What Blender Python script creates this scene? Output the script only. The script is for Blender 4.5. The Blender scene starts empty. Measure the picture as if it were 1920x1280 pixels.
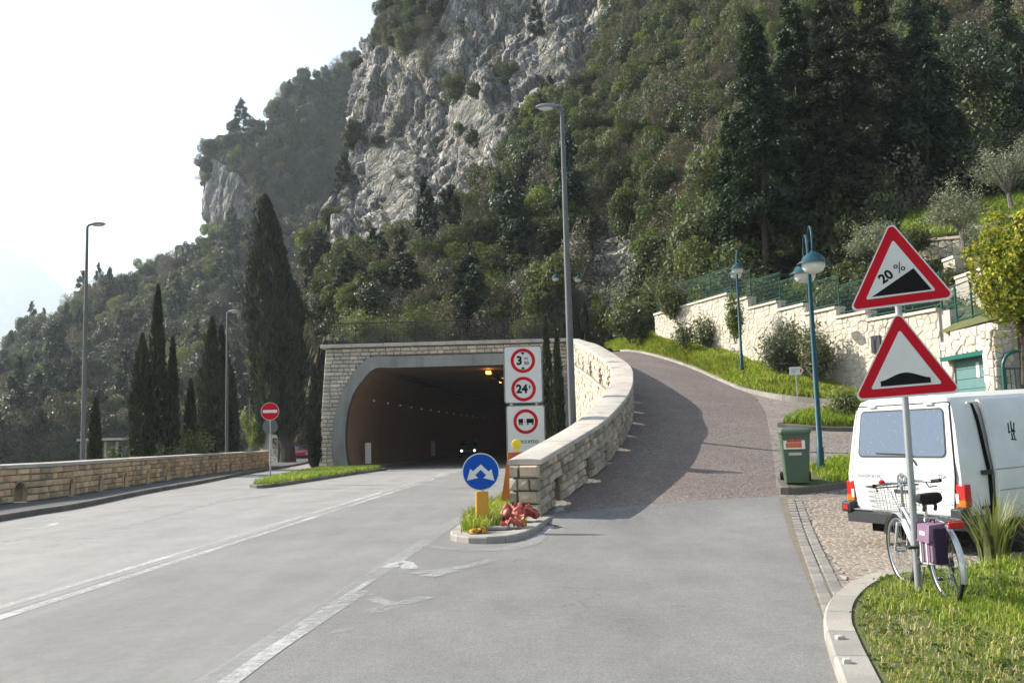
import bpy, bmesh, math, random
import numpy as np
from mathutils import Vector, Matrix, Euler
R = math.radians
random.seed(7)
rng = np.random.default_rng(7)
sc = bpy.context.scene
col = sc.collection

# ------------------------------------------------------------------ camera, sky, sun, exposure
F, CX, CY, EYE = 1750.0, 960.0, 640.0, 1.5
PIT, ROLL = R(5.97), R(1.6)
_f = Vector((0, math.cos(PIT), math.sin(PIT)))
_r0 = Vector((1, 0, 0))
_u0 = _r0.cross(_f)
_r = _r0 * math.cos(ROLL) - _u0 * math.sin(ROLL)
_u = _u0 * math.cos(ROLL) + _r0 * math.sin(ROLL)
cam_d = bpy.data.cameras.new('camera')
cam = bpy.data.objects.new('camera', cam_d)
col.objects.link(cam)
cam.matrix_world = Matrix(((_r.x, _u.x, -_f.x, 0), (_r.y, _u.y, -_f.y, 0), (_r.z, _u.z, -_f.z, EYE), (0, 0, 0, 1)))
cam_d.sensor_width = 36
cam_d.lens = 36 * F / 1920
cam_d.clip_start = 0.1
cam_d.clip_end = 20000
sc.camera = cam

SUN_AZ, SUN_EL = R(-66), R(33)          # azimuth clockwise from +Y
SUN = Vector((math.sin(SUN_AZ) * math.cos(SUN_EL), math.cos(SUN_AZ) * math.cos(SUN_EL), math.sin(SUN_EL)))
w = bpy.data.worlds.new('World')
sc.world = w
w.use_nodes = True
_bg = w.node_tree.nodes['Background']
_sky = w.node_tree.nodes.new('ShaderNodeTexSky')
_sky.sky_type = 'NISHITA'
_sky.sun_disc = False
_sky.sun_elevation = SUN_EL
_sky.sun_rotation = SUN_AZ % (2 * math.pi)
_sky.air_density = 1.0
_sky.dust_density = 1.2
_sky.ozone_density = 1.0
w.node_tree.links.new(_sky.outputs[0], _bg.inputs[0])
_bg.inputs[1].default_value = 0.064
sun_d = bpy.data.lights.new('sun', 'SUN')
sun_d.energy = 5.0
sun_d.angle = R(0.5)
sun_d.color = (1.0, 0.94, 0.83)
sun = bpy.data.objects.new('sun', sun_d)
col.objects.link(sun)
sun.rotation_euler = (-SUN).to_track_quat('-Z', 'Y').to_euler()
sun.location = SUN * 60
sc.view_settings.view_transform = 'Standard'
sc.view_settings.look = 'None'
sc.view_settings.gamma = 1
sc.view_settings.use_curve_mapping = False
sc.view_settings.exposure = 1.5
sc.render.engine = 'CYCLES'
sc.cycles.use_denoising = True
sc.cycles.max_bounces = 6
sc.cycles.diffuse_bounces = 3
sc.cycles.glossy_bounces = 3
sc.cycles.transmission_bounces = 4
sc.cycles.transparent_max_bounces = 6
sc.cycles.volume_bounces = 1
sc.cycles.caustics_reflective = False
sc.cycles.caustics_refractive = False
HAZE = 0.0002


def P(px, py, Y):
    """the point at ground distance Y that the photograph shows at pixel px, py (1920 x 1280)"""
    d = _f * F + _r * (px - CX) + _u * (CY - py)
    return Vector((0, 0, EYE)) + d * (Y / d.y)


def PZ(px, py, z=0.0):
    d = _f * F + _r * (px - CX) + _u * (CY - py)
    return Vector((0, 0, EYE)) + d * ((z - EYE) / d.z)


# ------------------------------------------------------------------ objects
def tag(o, label=None, cat=None, group=None, kind=None):
    if label: o['label'] = label
    if cat: o['category'] = cat
    if group: o['group'] = group
    if kind: o['kind'] = kind
    return o


def thing(name, label, cat, loc=(0, 0, 0), rz=0, group=None):
    o = bpy.data.objects.new(name, None)
    col.objects.link(o)
    o.empty_display_size = 0.3
    o.location = loc
    o.rotation_euler = (0, 0, rz)
    return tag(o, label, cat, group)


def link(name, me, parent=None, mat=None):
    o = bpy.data.objects.new(name, me)
    col.objects.link(o)
    if parent: o.parent = parent
    return o


def copy_tree(o, parent=None):
    c = o.copy()
    col.objects.link(c)
    c.parent = parent
    for ch in list(o.children):
        copy_tree(ch, c)
    return c


def frame(o, x, y, z):
    """matrix with origin o and axes x, y, z"""
    x, y, z = Vector(x), Vector(y), Vector(z)
    return Matrix(((x.x, y.x, z.x, o[0]), (x.y, y.y, z.y, o[1]), (x.z, y.z, z.z, o[2]), (0, 0, 0, 1)))


class MB:
    def __init__(s): s.v, s.f, s.m = [], [], []

    def add(s, vs, fs, mat=0, M=None):
        k = len(s.v)
        if M is not None: vs = [M @ Vector(q) for q in vs]
        s.v += [tuple(q) for q in vs]
        s.f += [tuple(i + k for i in q) for q in fs]
        s.m += [mat] * len(fs)
        return s

    def box(s, c, d, M=None, mat=0):
        x, y, z = d[0] / 2, d[1] / 2, d[2] / 2
        vs = [(c[0] + i * x, c[1] + j * y, c[2] + k * z) for i in (-1, 1) for j in (-1, 1) for k in (-1, 1)]
        return s.add(vs, [(0, 1, 3, 2), (4, 6, 7, 5), (0, 4, 5, 1), (2, 3, 7, 6), (0, 2, 6, 4), (1, 5, 7, 3)], mat, M)

    def ring(s, rings, closed=True, cap=(True, True), mat=0, M=None):
        n = len(rings[0])
        vs = [q for r in rings for q in r]
        fs = []
        for i in range(len(rings) - 1):
            for j in range(n if closed else n - 1):
                a, b = i * n + j, i * n + (j + 1) % n
                fs.append((a, b, b + n, a + n))
        if closed and cap[0]: fs.append(tuple(range(n - 1, -1, -1)))
        if closed and cap[1]: fs.append(tuple((len(rings) - 1) * n + j for j in range(n)))
        return s.add(vs, fs, mat, M)

    def tube(s, pts, r, n=10, mat=0, M=None, cap=(True, True)):
        pts = [Vector(q) for q in pts]
        rs = r if isinstance(r, (list, tuple)) else [r] * len(pts)
        rings = []
        t0 = (pts[1] - pts[0]).normalized()
        a = t0.orthogonal().normalized()
        for i, q in enumerate(pts):
            t = (pts[min(i + 1, len(pts) - 1)] - pts[max(i - 1, 0)])
            t = t.normalized() if t.length > 1e-9 else t0
            a = (a - t * a.dot(t))
            a = a.normalized() if a.length > 1e-6 else t.orthogonal().normalized()
            b = t.cross(a)
            rings.append([q + (a * math.cos(2 * math.pi * k / n) + b * math.sin(2 * math.pi * k / n)) * rs[i] for k in range(n)])
        return s.ring(rings, True, cap, mat, M)

    def lathe(s, prof, n=20, M=None, mat=0, cap=(True, True)):
        rings = [[(r * math.cos(2 * math.pi * k / n), r * math.sin(2 * math.pi * k / n), z) for k in range(n)] for r, z in prof]
        return s.ring(rings, True, cap, mat, M)

    def prism(s, poly, z0, z1, M=None, mat=0):
        return s.ring([[(x, y, z0) for x, y in poly], [(x, y, z1) for x, y in poly]], True, (True, True), mat, M)

    def mesh(s, name, mats, smooth=None):
        me = bpy.data.meshes.new(name)
        me.from_pydata(s.v, [], s.f)
        for m in (mats if isinstance(mats, (list, tuple)) else [mats]): me.materials.append(m)
        if any(s.m): me.polygons.foreach_set('material_index', s.m)
        bm = bmesh.new(); bm.from_mesh(me); bmesh.ops.recalc_face_normals(bm, faces=bm.faces); bm.to_mesh(me); bm.free()
        if smooth is not None:
            me.polygons.foreach_set('use_smooth', [True] * len(me.polygons))
            me.set_sharp_from_angle(angle=R(smooth))
        me.update()
        return me

    def build(s, name, mats, parent=None, smooth=None, bevel=0, seg=2):
        o = link(name, s.mesh(name, mats, smooth), parent)
        if bevel:
            b = o.modifiers.new('bevel', 'BEVEL')
            b.width, b.segments, b.limit_method, b.angle_limit = bevel, seg, 'ANGLE', R(35)
            if smooth is None:
                o.data.polygons.foreach_set('use_smooth', [True] * len(o.data.polygons))
                o.data.set_sharp_from_angle(angle=R(40))
        return o


def np_mesh(name, V, Fa, mats, smooth=False, mi=None):
    """fast mesh of equal-sided faces"""
    V = np.asarray(V, np.float32); Fa = np.asarray(Fa, np.int32)
    me = bpy.data.meshes.new(name)
    me.vertices.add(len(V)); me.vertices.foreach_set('co', V.ravel())
    k = Fa.shape[1]
    me.loops.add(Fa.size); me.loops.foreach_set('vertex_index', Fa.ravel())
    me.polygons.add(len(Fa)); me.polygons.foreach_set('loop_start', np.arange(0, Fa.size, k, dtype=np.int32))
    if smooth: me.polygons.foreach_set('use_smooth', np.ones(len(Fa), bool))
    for m in (mats if isinstance(mats, (list, tuple)) else [mats]): me.materials.append(m)
    if mi is not None: me.polygons.foreach_set('material_index', np.asarray(mi, np.int32))
    me.update(calc_edges=True); me.validate()
    return me


# ------------------------------------------------------------------ noise (numpy)
_perm = rng.random((64, 64, 64)).astype(np.float32)


def vnoise(p):
    p = np.asarray(p, np.float64)
    i = np.floor(p).astype(int); f = p - i; f = f * f * (3 - 2 * f)
    o = 0
    for dx in (0, 1):
        for dy in (0, 1):
            for dz in (0, 1):
                wgt = (f[:, 0] if dx else 1 - f[:, 0]) * (f[:, 1] if dy else 1 - f[:, 1]) * (f[:, 2] if dz else 1 - f[:, 2])
                o = o + wgt * _perm[(i[:, 0] + dx) % 64, (i[:, 1] + dy) % 64, (i[:, 2] + dz) % 64]
    return o * 2 - 1


def fbm(p, oct=4, gain=.5):
    p = np.asarray(p, np.float64); o = 0; a = 1
    for k in range(oct):
        o = o + a * vnoise(p * 2 ** k + 17.3 * k); a *= gain
    return o


# ------------------------------------------------------------------ materials
def newmat(name):
    m = bpy.data.materials.new(name); m.use_nodes = True
    nt = m.node_tree
    return m, nt, nt.nodes['Principled BSDF']


def nd(nt, typ, ins=None, **kw):
    n = nt.nodes.new(typ)
    for k, v in kw.items(): setattr(n, k, v)
    for k, v in (ins or {}).items():
        if isinstance(v, bpy.types.NodeSocket): nt.links.new(v, n.inputs[k])
        else: n.inputs[k].default_value = v
    return n


def c4(c): return (c[0], c[1], c[2], 1)


def pos(nt, sx=1, sy=1, sz=1):
    g = nd(nt, 'ShaderNodeNewGeometry')
    if (sx, sy, sz) == (1, 1, 1): return g.outputs['Position']
    return nd(nt, 'ShaderNodeMapping', {0: g.outputs['Position'], 3: (sx, sy, sz)}).outputs[0]


def noise(nt, vec, scale, detail=4, rough=.55):
    return nd(nt, 'ShaderNodeTexNoise', {'Vector': vec, 'Scale': scale, 'Detail': detail, 'Roughness': rough}).outputs[0]


def ramp(nt, fac, stops):
    n = nd(nt, 'ShaderNodeValToRGB', {0: fac})
    e = n.color_ramp.elements
    while len(e) < len(stops): e.new(0.5)
    for i, (p_, c) in enumerate(stops):
        e[i].position = p_
        e[i].color = c4(c) if not isinstance(c, (int, float)) else (c, c, c, 1)
    return n.outputs[0]


def mix(nt, fac, a, b, mode='MIX'):
    n = nd(nt, 'ShaderNodeMix', data_type='RGBA', blend_type=mode)
    for k, v in ((0, fac), (6, a), (7, b)):
        if isinstance(v, bpy.types.NodeSocket): nt.links.new(v, n.inputs[k])
        elif isinstance(v, (int, float)): n.inputs[k].default_value = v if k == 0 else (v, v, v, 1)
        else: n.inputs[k].default_value = c4(v)
    return n.outputs[2]


def math_(nt, op, a, b=0.0, clamp=False):
    n = nd(nt, 'ShaderNodeMath', {0: a, 1: b}, operation=op); n.use_clamp = clamp
    return n.outputs[0]


def bump(nt, b, h, strength=.3, dist=.02):
    n = nd(nt, 'ShaderNodeBump', {'Strength': strength, 'Distance': dist, 'Height': h})
    nt.links.new(n.outputs[0], b.inputs['Normal'])


def piece_random(nt):
    """a random number per piece: per object and per loose island of a joined mesh"""
    a = nd(nt, 'ShaderNodeObjectInfo').outputs['Random']
    i = nd(nt, 'ShaderNodeNewGeometry').outputs['Random Per Island']
    return math_(nt, 'FRACT', math_(nt, 'ADD', a, i))


def mottled(name, c1, c2, scale=2.0, rough=.85, fine=0.15, fscale=60, bstr=.3, bdist=.01, rnd=None, spec=.3, detail=5, stain=None, metallic=0):
    m, nt, b = newmat(name)
    v = pos(nt)
    n1 = noise(nt, v, scale, detail)
    c = mix(nt, ramp(nt, n1, [(.3, 0.0), (.7, 1.0)]), c1, c2)
    if rnd:
        pr = piece_random(nt)
        c = mix(nt, 1.0, c, ramp(nt, pr, rnd), 'MULTIPLY')
    n2 = noise(nt, v, fscale, 3)
    if fine: c = mix(nt, 1.0, c, ramp(nt, n2, [(.25, 1 - fine), (.75, 1 + fine)]), 'MULTIPLY')
    if stain:
        n3 = noise(nt, pos(nt, 1, 1, .25), stain[1], 4)
        c = mix(nt, ramp(nt, n3, [(.5, 0.0), (.7, stain[2])]), c, stain[0])
    nt.links.new(c, b.inputs['Base Color'])
    b.inputs['Roughness'].default_value = rough
    b.inputs['Metallic'].default_value = metallic
    b.inputs['Specular IOR Level'].default_value = spec
    if bstr: bump(nt, b, mix(nt, .6, n1, n2), bstr, bdist)
    return m


def paint(name, c, rough=.35, metallic=0, dirt=.12, spec=.35, coat=0):
    m, nt, b = newmat(name)
    n1 = noise(nt, pos(nt), 3.0, 5)
    n2 = noise(nt, pos(nt), 45.0, 3)
    k = mix(nt, ramp(nt, n1, [(.35, 1.0), (.75, 1 - dirt)]), 0.0, 1.0)
    cc = mix(nt, 1.0, c, ramp(nt, n1, [(.3, 1.0), (.8, 1 - dirt)]), 'MULTIPLY')
    cc = mix(nt, 1.0, cc, ramp(nt, n2, [(.3, 1 - dirt * .4), (.7, 1.0)]), 'MULTIPLY')
    nt.links.new(cc, b.inputs['Base Color'])
    nt.links.new(math_(nt, 'ADD', math_(nt, 'MULTIPLY', n1, .25), rough - .12), b.inputs['Roughness'])
    b.inputs['Metallic'].default_value = metallic
    b.inputs['Specular IOR Level'].default_value = spec
    b.inputs['Coat Weight'].default_value = coat
    return m


def glow(name, c, s):
    m, nt, b = newmat(name)
    b.inputs['Base Color'].default_value = (c[0] * .3, c[1] * .3, c[2] * .3, 1)
    b.inputs['Emission Color'].default_value = c4(c)
    b.inputs['Emission Strength'].default_value = s
    return m


def leafmat(name, cols, trans=.3, rough=.6, spec=.25, tcol=None):
    """leaves: a colour of its own for every leaf, some light through it"""
    m, nt, b = newmat(name)
    pr = nd(nt, 'ShaderNodeNewGeometry').outputs['Random Per Island']
    n = len(cols)
    c = ramp(nt, pr, [(i / max(n - 1, 1), q) for i, q in enumerate(cols)])
    big = noise(nt, pos(nt), .35, 2)
    c = mix(nt, 1.0, c, ramp(nt, big, [(.3, .75), (.7, 1.25)]), 'MULTIPLY')
    ob = nd(nt, 'ShaderNodeObjectInfo').outputs['Random']
    c = mix(nt, 1.0, c, ramp(nt, ob, [(0, (.75, .8, .85)), (1, (1.25, 1.15, 1.0))]), 'MULTIPLY')
    nt.links.new(c, b.inputs['Base Color'])
    b.inputs['Roughness'].default_value = rough
    b.inputs['Specular IOR Level'].default_value = spec
    t = nd(nt, 'ShaderNodeBsdfTranslucent')
    nt.links.new(mix(nt, 1.0, c, (1.5, 1.6, .7), 'MULTIPLY'), t.inputs[0])
    ms = nd(nt, 'ShaderNodeMixShader', {0: trans})
    nt.links.new(b.outputs[0], ms.inputs[1]); nt.links.new(t.outputs[0], ms.inputs[2])
    nt.links.new(ms.outputs[0], nt.nodes['Material Output'].inputs[0])
    return m


STONE_RND = [(0, (.55, .54, .52)), (.25, (.8, .75, .68)), (.5, (1.0, .93, .84)), (.75, (1.05, 1.02, .98)), (.9, (1.2, 1.0, .88)), (1, (1.3, 1.22, 1.12))]
mt = {}
mt['stone'] = mottled('wall_stone', (.50, .455, .38), (.40, .37, .315), 3, .9, .2, 50, .6, .015, STONE_RND, stain=((.17, .16, .115), 1.3, .55))
mt['stone_warm'] = mottled('warm_wall_stone', (.66, .53, .36), (.52, .43, .31), 3, .9, .2, 50, .6, .015, STONE_RND, stain=((.22, .19, .13), 1.0, .5))
mt['stone_pale'] = mottled('pale_wall_stone', (.58, .52, .43), (.48, .43, .36), 3, .9, .15, 50, .5, .015, [(0, (.8, .78, .76)), (.5, (1, .96, .9)), (1, (1.12, 1.03, .95))])
mt['block'] = mottled('facade_block', (.66, .61, .54), (.54, .50, .44), 2, .9, .2, 40, .5, .015, [(0, (.7, .68, .66)), (.5, (.95, .92, .88)), (1, (1.15, 1.1, 1.02))])
mt['mortar'] = mottled('mortar', (.20, .17, .13), (.13, .115, .09), 6, .95, .2, 80, .4, .01)
mt['mortar_pale'] = mottled('pale_mortar', (.42, .38, .32), (.33, .3, .26), 6, .95, .2, 80, .4, .01)
mt['mortar_white'] = mottled('white_mortar', (.56, .52, .46), (.46, .43, .38), 4, .95, .15, 60, .3, .01)
mt['coping'] = mottled('coping_stone', (.54, .49, .435), (.44, .41, .37), 1.5, .85, .12, 70, .25, .006, [(0, (.88, .88, .88)), (1, (1.08, 1.04, 1.0))], stain=((.2, .18, .15), 2.2, .45))
mt['white_stone'] = mottled('white_rubble', (.62, .57, .48), (.53, .485, .41), 2, .9, .12, 40, .5, .015, [(0, (.82, .8, .78)), (.5, (.97, .95, .92)), (1, (1.08, 1.05, 1.0))])
mt['concrete'] = mottled('concrete', (.30, .30, .285), (.23, .235, .23), 1.2, .9, .12, 45, .3, .006, stain=((.13, .13, .12), 1.6, .5))
mt['kerb'] = mottled('kerb_stone', (.36, .335, .30), (.26, .245, .22), 2, .9, .18, 60, .4, .008, [(0, (.85, .85, .85)), (1, (1.12, 1.1, 1.08))])
mt['kerb_dark'] = mottled('dark_kerb', (.17, .155, .135), (.11, .10, .09), 2, .9, .2, 60, .4, .008, [(0, (.8, .8, .8)), (1, (1.15, 1.12, 1.1))])
mt['gutter'] = mottled('gutter_stone', (.25, .235, .215), (.19, .18, .168), 2, .9, .18, 60, .3, .005, [(0, (.85, .85, .85)), (1, (1.12, 1.08, 1.05))])
mt['soil'] = mottled('soil', (.11, .09, .055), (.07, .075, .03), 1.5, .95, .25, 40, .6, .02)
mt['ground'] = mottled('ground', (.10, .095, .06), (.06, .075, .03), .15, .95, .25, 10, .4, .02)
mt['grass_soil'] = mottled('grassy_soil', (.075, .10, .03), (.12, .11, .05), 2.5, .95, .3, 40, .6, .02)
mt['steel'] = paint('galvanised_steel', (.42, .43, .44), .45, .6, .2)
mt['steel_dark'] = paint('weathered_pole_steel', (.16, .165, .165), .5, .4, .2)
mt['sign_grey'] = paint('sign_back_grey', (.30, .31, .32), .55, .2, .15)
mt['white'] = paint('sign_white', (.72, .72, .69), .5, 0, .1, .2)
mt['red'] = paint('sign_red', (.55, .006, .018), .5, 0, .12, .15)
mt['black'] = paint('black_print', (.010, .010, .011), .6, 0, .05, .12)
mt['blue'] = paint('sign_blue', (.004, .08, .42), .5, 0, .08, .15)
mt['yellow'] = paint('bollard_yellow', (.62, .31, .02), .45, 0, .18)
mt['lamp_yellow'] = paint('lantern_yellow', (.85, .62, .04), .3, 0, .1)
mt['orange'] = paint('barrier_orange', (.55, .17, .015), .5, 0, .25)
mt['barrier_red'] = paint('faded_red_plastic', (.50, .12, .09), .55, 0, .25)
mt['teal'] = paint('teal_lamp_paint', (.005, .065, .088), .5, .1, .25)
mt['green_fence'] = paint('green_fence_paint', (.015, .075, .06), .5, 0, .15)
mt['rail_dark'] = paint('dark_railing', (.03, .035, .035), .6, .2, .2)
mt['bin_green'] = paint('bin_green_plastic', (.07, .115, .075), .55, 0, .2)
mt['bin_lid'] = paint('bin_lid_plastic', (.085, .13, .088), .55, 0, .2)
mt['rubber'] = paint('black_rubber', (.018, .018, .019), .75, 0, .2, .3)
mt['dark_plastic'] = paint('dark_grey_plastic', (.035, .037, .042), .5, 0, .2)
mt['van_white'] = paint('van_white_paint', (.78, .78, .75), .38, 0, .2, .45, .25)
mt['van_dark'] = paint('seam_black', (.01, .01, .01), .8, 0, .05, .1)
mt['tail_red'] = paint('tail_lamp_red', (.50, .015, .015), .2, 0, .05, .6)
mt['tail_amber'] = paint('tail_lamp_amber', (.62, .16, .01), .2, 0, .05, .6)
mt['tail_clear'] = paint('tail_lamp_clear', (.6, .58, .56), .2, 0, .05, .6)
mt['chrome'] = paint('chrome', (.62, .62, .63), .25, 1, .1)
mt['silver'] = paint('bicycle_silver', (.58, .59, .61), .35, .35, .1)
mt['purple'] = paint('purple_canvas', (.24, .15, .22), .85, 0, .25, .15)
mt['purple_dark'] = paint('dark_purple_canvas', (.045, .028, .055), .85, 0, .2, .15)
mt['door_teal'] = paint('garage_teal_paint', (.12, .235, .235), .55, 0, .2)
mt['gate_green'] = paint('gate_green_paint', (.01, .12, .09), .45, 0, .12)
mt['bark'] = mottled('bark', (.075, .06, .045), (.045, .036, .028), 4, .95, .3, 30, .8, .03)
mt['bark_grey'] = mottled('grey_bark', (.20, .175, .145), (.12, .105, .085), 4, .95, .3, 30, .8, .03)
mt['car_red'] = paint('car_red_paint', (.35, .03, .05), .3, 0, .1, .5, .5)
mt['car_dark'] = paint('car_dark_paint', (.03, .02, .02), .3, 0, .1, .5, .5)
mt['plaster'] = mottled('plaster', (.62, .58, .50), (.5, .47, .42), 1, .9, .1, 20, .2, .01)
mt['roof_tile'] = mottled('roof_tile', (.30, .16, .10), (.22, .12, .08), 4, .9, .2, 30, .4, .02)


def glass(name, c, rough=.05, trans=0.0):
    m, nt, b = newmat(name)
    b.inputs['Base Color'].default_value = c4(c)
    b.inputs['Roughness'].default_value = rough
    b.inputs['Specular IOR Level'].default_value = .8
    b.inputs['Transmission Weight'].default_value = trans
    return m


mt['glass_dark'] = glass('dark_glass', (.02, .025, .03))
mt['globe'] = glass('lamp_globe_glass', (.72, .72, .70), .25)


def rear_glass():
    m, nt, b = newmat('dusty_rear_glass')
    v = pos(nt)
    n = noise(nt, v, 40, 4, .7)
    c = mix(nt, ramp(nt, n, [(.62, 0.0), (.72, .5)]), (.085, .125, .195), (.7, .71, .73))
    nt.links.new(c, b.inputs['Base Color'])
    b.inputs['Roughness'].default_value = .12
    b.inputs['Specular IOR Level'].default_value = .9
    return m


mt['rear_glass'] = rear_glass()


def asphalt(name, ca, cb, cc, speck=.25, worn=1.0):
    m, nt, b = newmat(name)
    v = pos(nt)
    n1 = noise(nt, v, .35, 5, .6)
    n2 = noise(nt, pos(nt, 1.4, .12, 1), 1.1, 4, .6)        # long wheel-worn streaks
    n3 = noise(nt, v, 130, 2, .6)
    n4 = noise(nt, v, 9, 5, .7)
    c = mix(nt, ramp(nt, n1, [(.3, 0.0), (.7, 1.0)]), ca, cb)
    c = mix(nt, ramp(nt, n2, [(.4, 0.0), (.75, .55 * worn)]), c, cc)
    c = mix(nt, 1.0, c, ramp(nt, n4, [(.25, .88), (.75, 1.1)]), 'MULTIPLY')
    c = mix(nt, 1.0, c, ramp(nt, n3, [(.25, 1 - speck), (.5, 1.0), (.72, 1 + speck * 1.6)]), 'MULTIPLY')
    n5 = noise(nt, v, 38, 4, .75)
    c = mix(nt, 1.0, c, ramp(nt, n5, [(.3, 1 - speck * .75), (.5, 1.0), (.7, 1 + speck * .7)]), 'MULTIPLY')
    nc = noise(nt, v, .42, 5, .55)
    ck = ramp(nt, math_(nt, 'ABSOLUTE', math_(nt, 'SUBTRACT', nc, .5)), [(.0008, 1.0), (.0028, 0.0)])
    c = mix(nt, math_(nt, 'MULTIPLY', ck, ramp(nt, noise(nt, v, .16, 2), [(.5, 0.0), (.6, .55)])), c, (.07, .068, .065))
    n6 = noise(nt, pos(nt, 1, .55, 1), .9, 6, .7)
    c = mix(nt, 1.0, c, ramp(nt, n6, [(.35, .86), (.55, 1.0), (.7, 1.09)]), 'MULTIPLY')
    nt.links.new(c, b.inputs['Base Color'])
    b.inputs['Roughness'].default_value = .85
    b.inputs['Specular IOR Level'].default_value = .25
    bump(nt, b, n3, .5, .006)
    return m


mt['asphalt_main'] = asphalt('main_road_asphalt', (.225, .218, .208), (.188, .183, .176), (.262, .253, .24), .14)
mt['asphalt_far'] = asphalt('lane_asphalt', (.29, .277, .265), (.25, .24, .23), (.32, .305, .29), .1)
mt['asphalt_side'] = asphalt('junction_asphalt', (.200, .194, .186), (.165, .161, .155), (.23, .222, .212), .36, .6)
mt['pavement_dark'] = asphalt('pavement_asphalt', (.10, .10, .10), (.08, .08, .08), (.12, .12, .12), .2, .4)


def setts(name, c1, c2, scale):
    m, nt, b = newmat(name)
    v = pos(nt, 1, 1, 0)
    wob = nd(nt, 'ShaderNodeTexNoise', {'Vector': v, 'Scale': .8}).outputs[1]
    v2 = mix(nt, .12, v, wob)
    vo = nd(nt, 'ShaderNodeTexVoronoi', {'Vector': v2, 'Scale': scale, 'Randomness': .55})
    ve = nd(nt, 'ShaderNodeTexVoronoi', {'Vector': v2, 'Scale': scale, 'Randomness': .55}, feature='DISTANCE_TO_EDGE')
    cc = mix(nt, vo.outputs['Color'], c1, c2)
    big = noise(nt, pos(nt), .5, 4)
    cc = mix(nt, 1.0, cc, ramp(nt, big, [(.3, .82), (.7, 1.15)]), 'MULTIPLY')
    j = ramp(nt, ve.outputs[0], [(.02, 0.0), (.12, 1.0)])
    cc = mix(nt, j, (.115, .09, .08), cc)
    nt.links.new(cc, b.inputs['Base Color'])
    b.inputs['Roughness'].default_value = .8
    bump(nt, b, j, .6, .012)
    return m


mt['setts_ramp'] = setts('porphyry_setts', (.160, .126, .112), (.228, .188, .168), 12)
mt['setts_drive'] = setts('drive_setts', (.23, .20, .17), (.29, .255, .225), 12)
mt['sett'] = mottled('single_sett', (.30, .26, .22), (.24, .21, .18), 3, .9, .2, 60, .3, .004, [(0, (.82, .8, .78)), (.5, (1, .97, .94)), (1, (1.12, 1.06, 1.0))])


def worn_paint(name, c=(.62, .62, .60), lo=.42, hi=.62):
    m, nt, b = newmat(name)
    n = noise(nt, pos(nt), 9, 7, .8)
    n2 = noise(nt, pos(nt, 1, .35, 1), 1.1, 4, .65)
    n3 = noise(nt, pos(nt), 60, 2, .6)
    k = mix(nt, .5, mix(nt, .25, n, n3), n2)
    nt.links.new(ramp(nt, k, [(lo, .92), (hi, 0.0)]), b.inputs['Alpha'])
    b.inputs['Base Color'].default_value = c4(c)
    b.inputs['Roughness'].default_value = .8
    return m


mt['line'] = worn_paint('road_paint_white', (.50, .495, .48), .41, .60)
mt['line_faint'] = worn_paint('road_paint_faint', (.36, .355, .34), .36, .58)
mt['line_old'] = worn_paint('road_paint_old', (.44, .44, .43), .38, .54)

mt['leaf_cypress'] = leafmat('cypress_needles', [(.012, .024, .014), (.022, .038, .02), (.036, .054, .026), (.05, .05, .03)], .08)
mt['leaf_dark'] = leafmat('evergreen_leaves', [(.024, .040, .020), (.038, .058, .027), (.06, .08, .036), (.044, .066, .031)], .2, .5, .4)
mt['leaf_mid'] = leafmat('slope_leaves', [(.048, .068, .030), (.074, .096, .040), (.105, .120, .055)], .3)
mt['leaf_light'] = leafmat('fresh_leaves', [(.075, .115, .03), (.115, .155, .04), (.15, .18, .05)], .35)
mt['leaf_brown'] = leafmat('budding_twigs', [(.09, .078, .062), (.135, .118, .094), (.11, .105, .07)], .15)
mt['leaf_olive'] = leafmat('olive_leaves', [(.16, .19, .15), (.24, .27, .22), (.10, .13, .09)], .2, .5, .4)
mt['leaf_conifer'] = leafmat('conifer_needles', [(.012, .026, .013), (.02, .042, .02), (.032, .06, .027)], .1)
mt['leaf_conifer_brown'] = leafmat('brownish_needles', [(.02, .026, .014), (.033, .038, .02), (.044, .05, .026)], .1)
mt['leaf_bush'] = leafmat('bush_leaves', [(.07, .10, .035), (.11, .14, .06), (.16, .18, .09), (.09, .11, .05)], .3, .5, .4)
mt['leaf_oleander'] = leafmat('oleander_leaves', [(.09, .11, .06), (.14, .16, .09), (.22, .21, .14), (.08, .09, .05)], .25, .5, .4)
mt['leaf_yellow'] = leafmat('yellow_leaves', [(.28, .28, .03), (.15, .19, .03), (.09, .13, .025), (.46, .41, .06), (.07, .11, .022), (.12, .16, .03)], .35)
mt['grass'] = leafmat('grass_blades', [(.09, .16, .018), (.14, .225, .026), (.20, .28, .04), (.31, .31, .09)], .35, .6)
mt['grass_dry'] = leafmat('mixed_grass', [(.13, .19, .03), (.21, .26, .05), (.46, .40, .19), (.25, .28, .06)], .35, .6)
mt['straw'] = leafmat('dead_straw', [(.42, .36, .22), (.30, .24, .13), (.50, .45, .30)], .1)
mt['blade_plant'] = leafmat('sword_leaves', [(.10, .13, .035), (.17, .19, .06), (.30, .27, .11), (.08, .11, .03)], .3, .5, .4)
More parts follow.
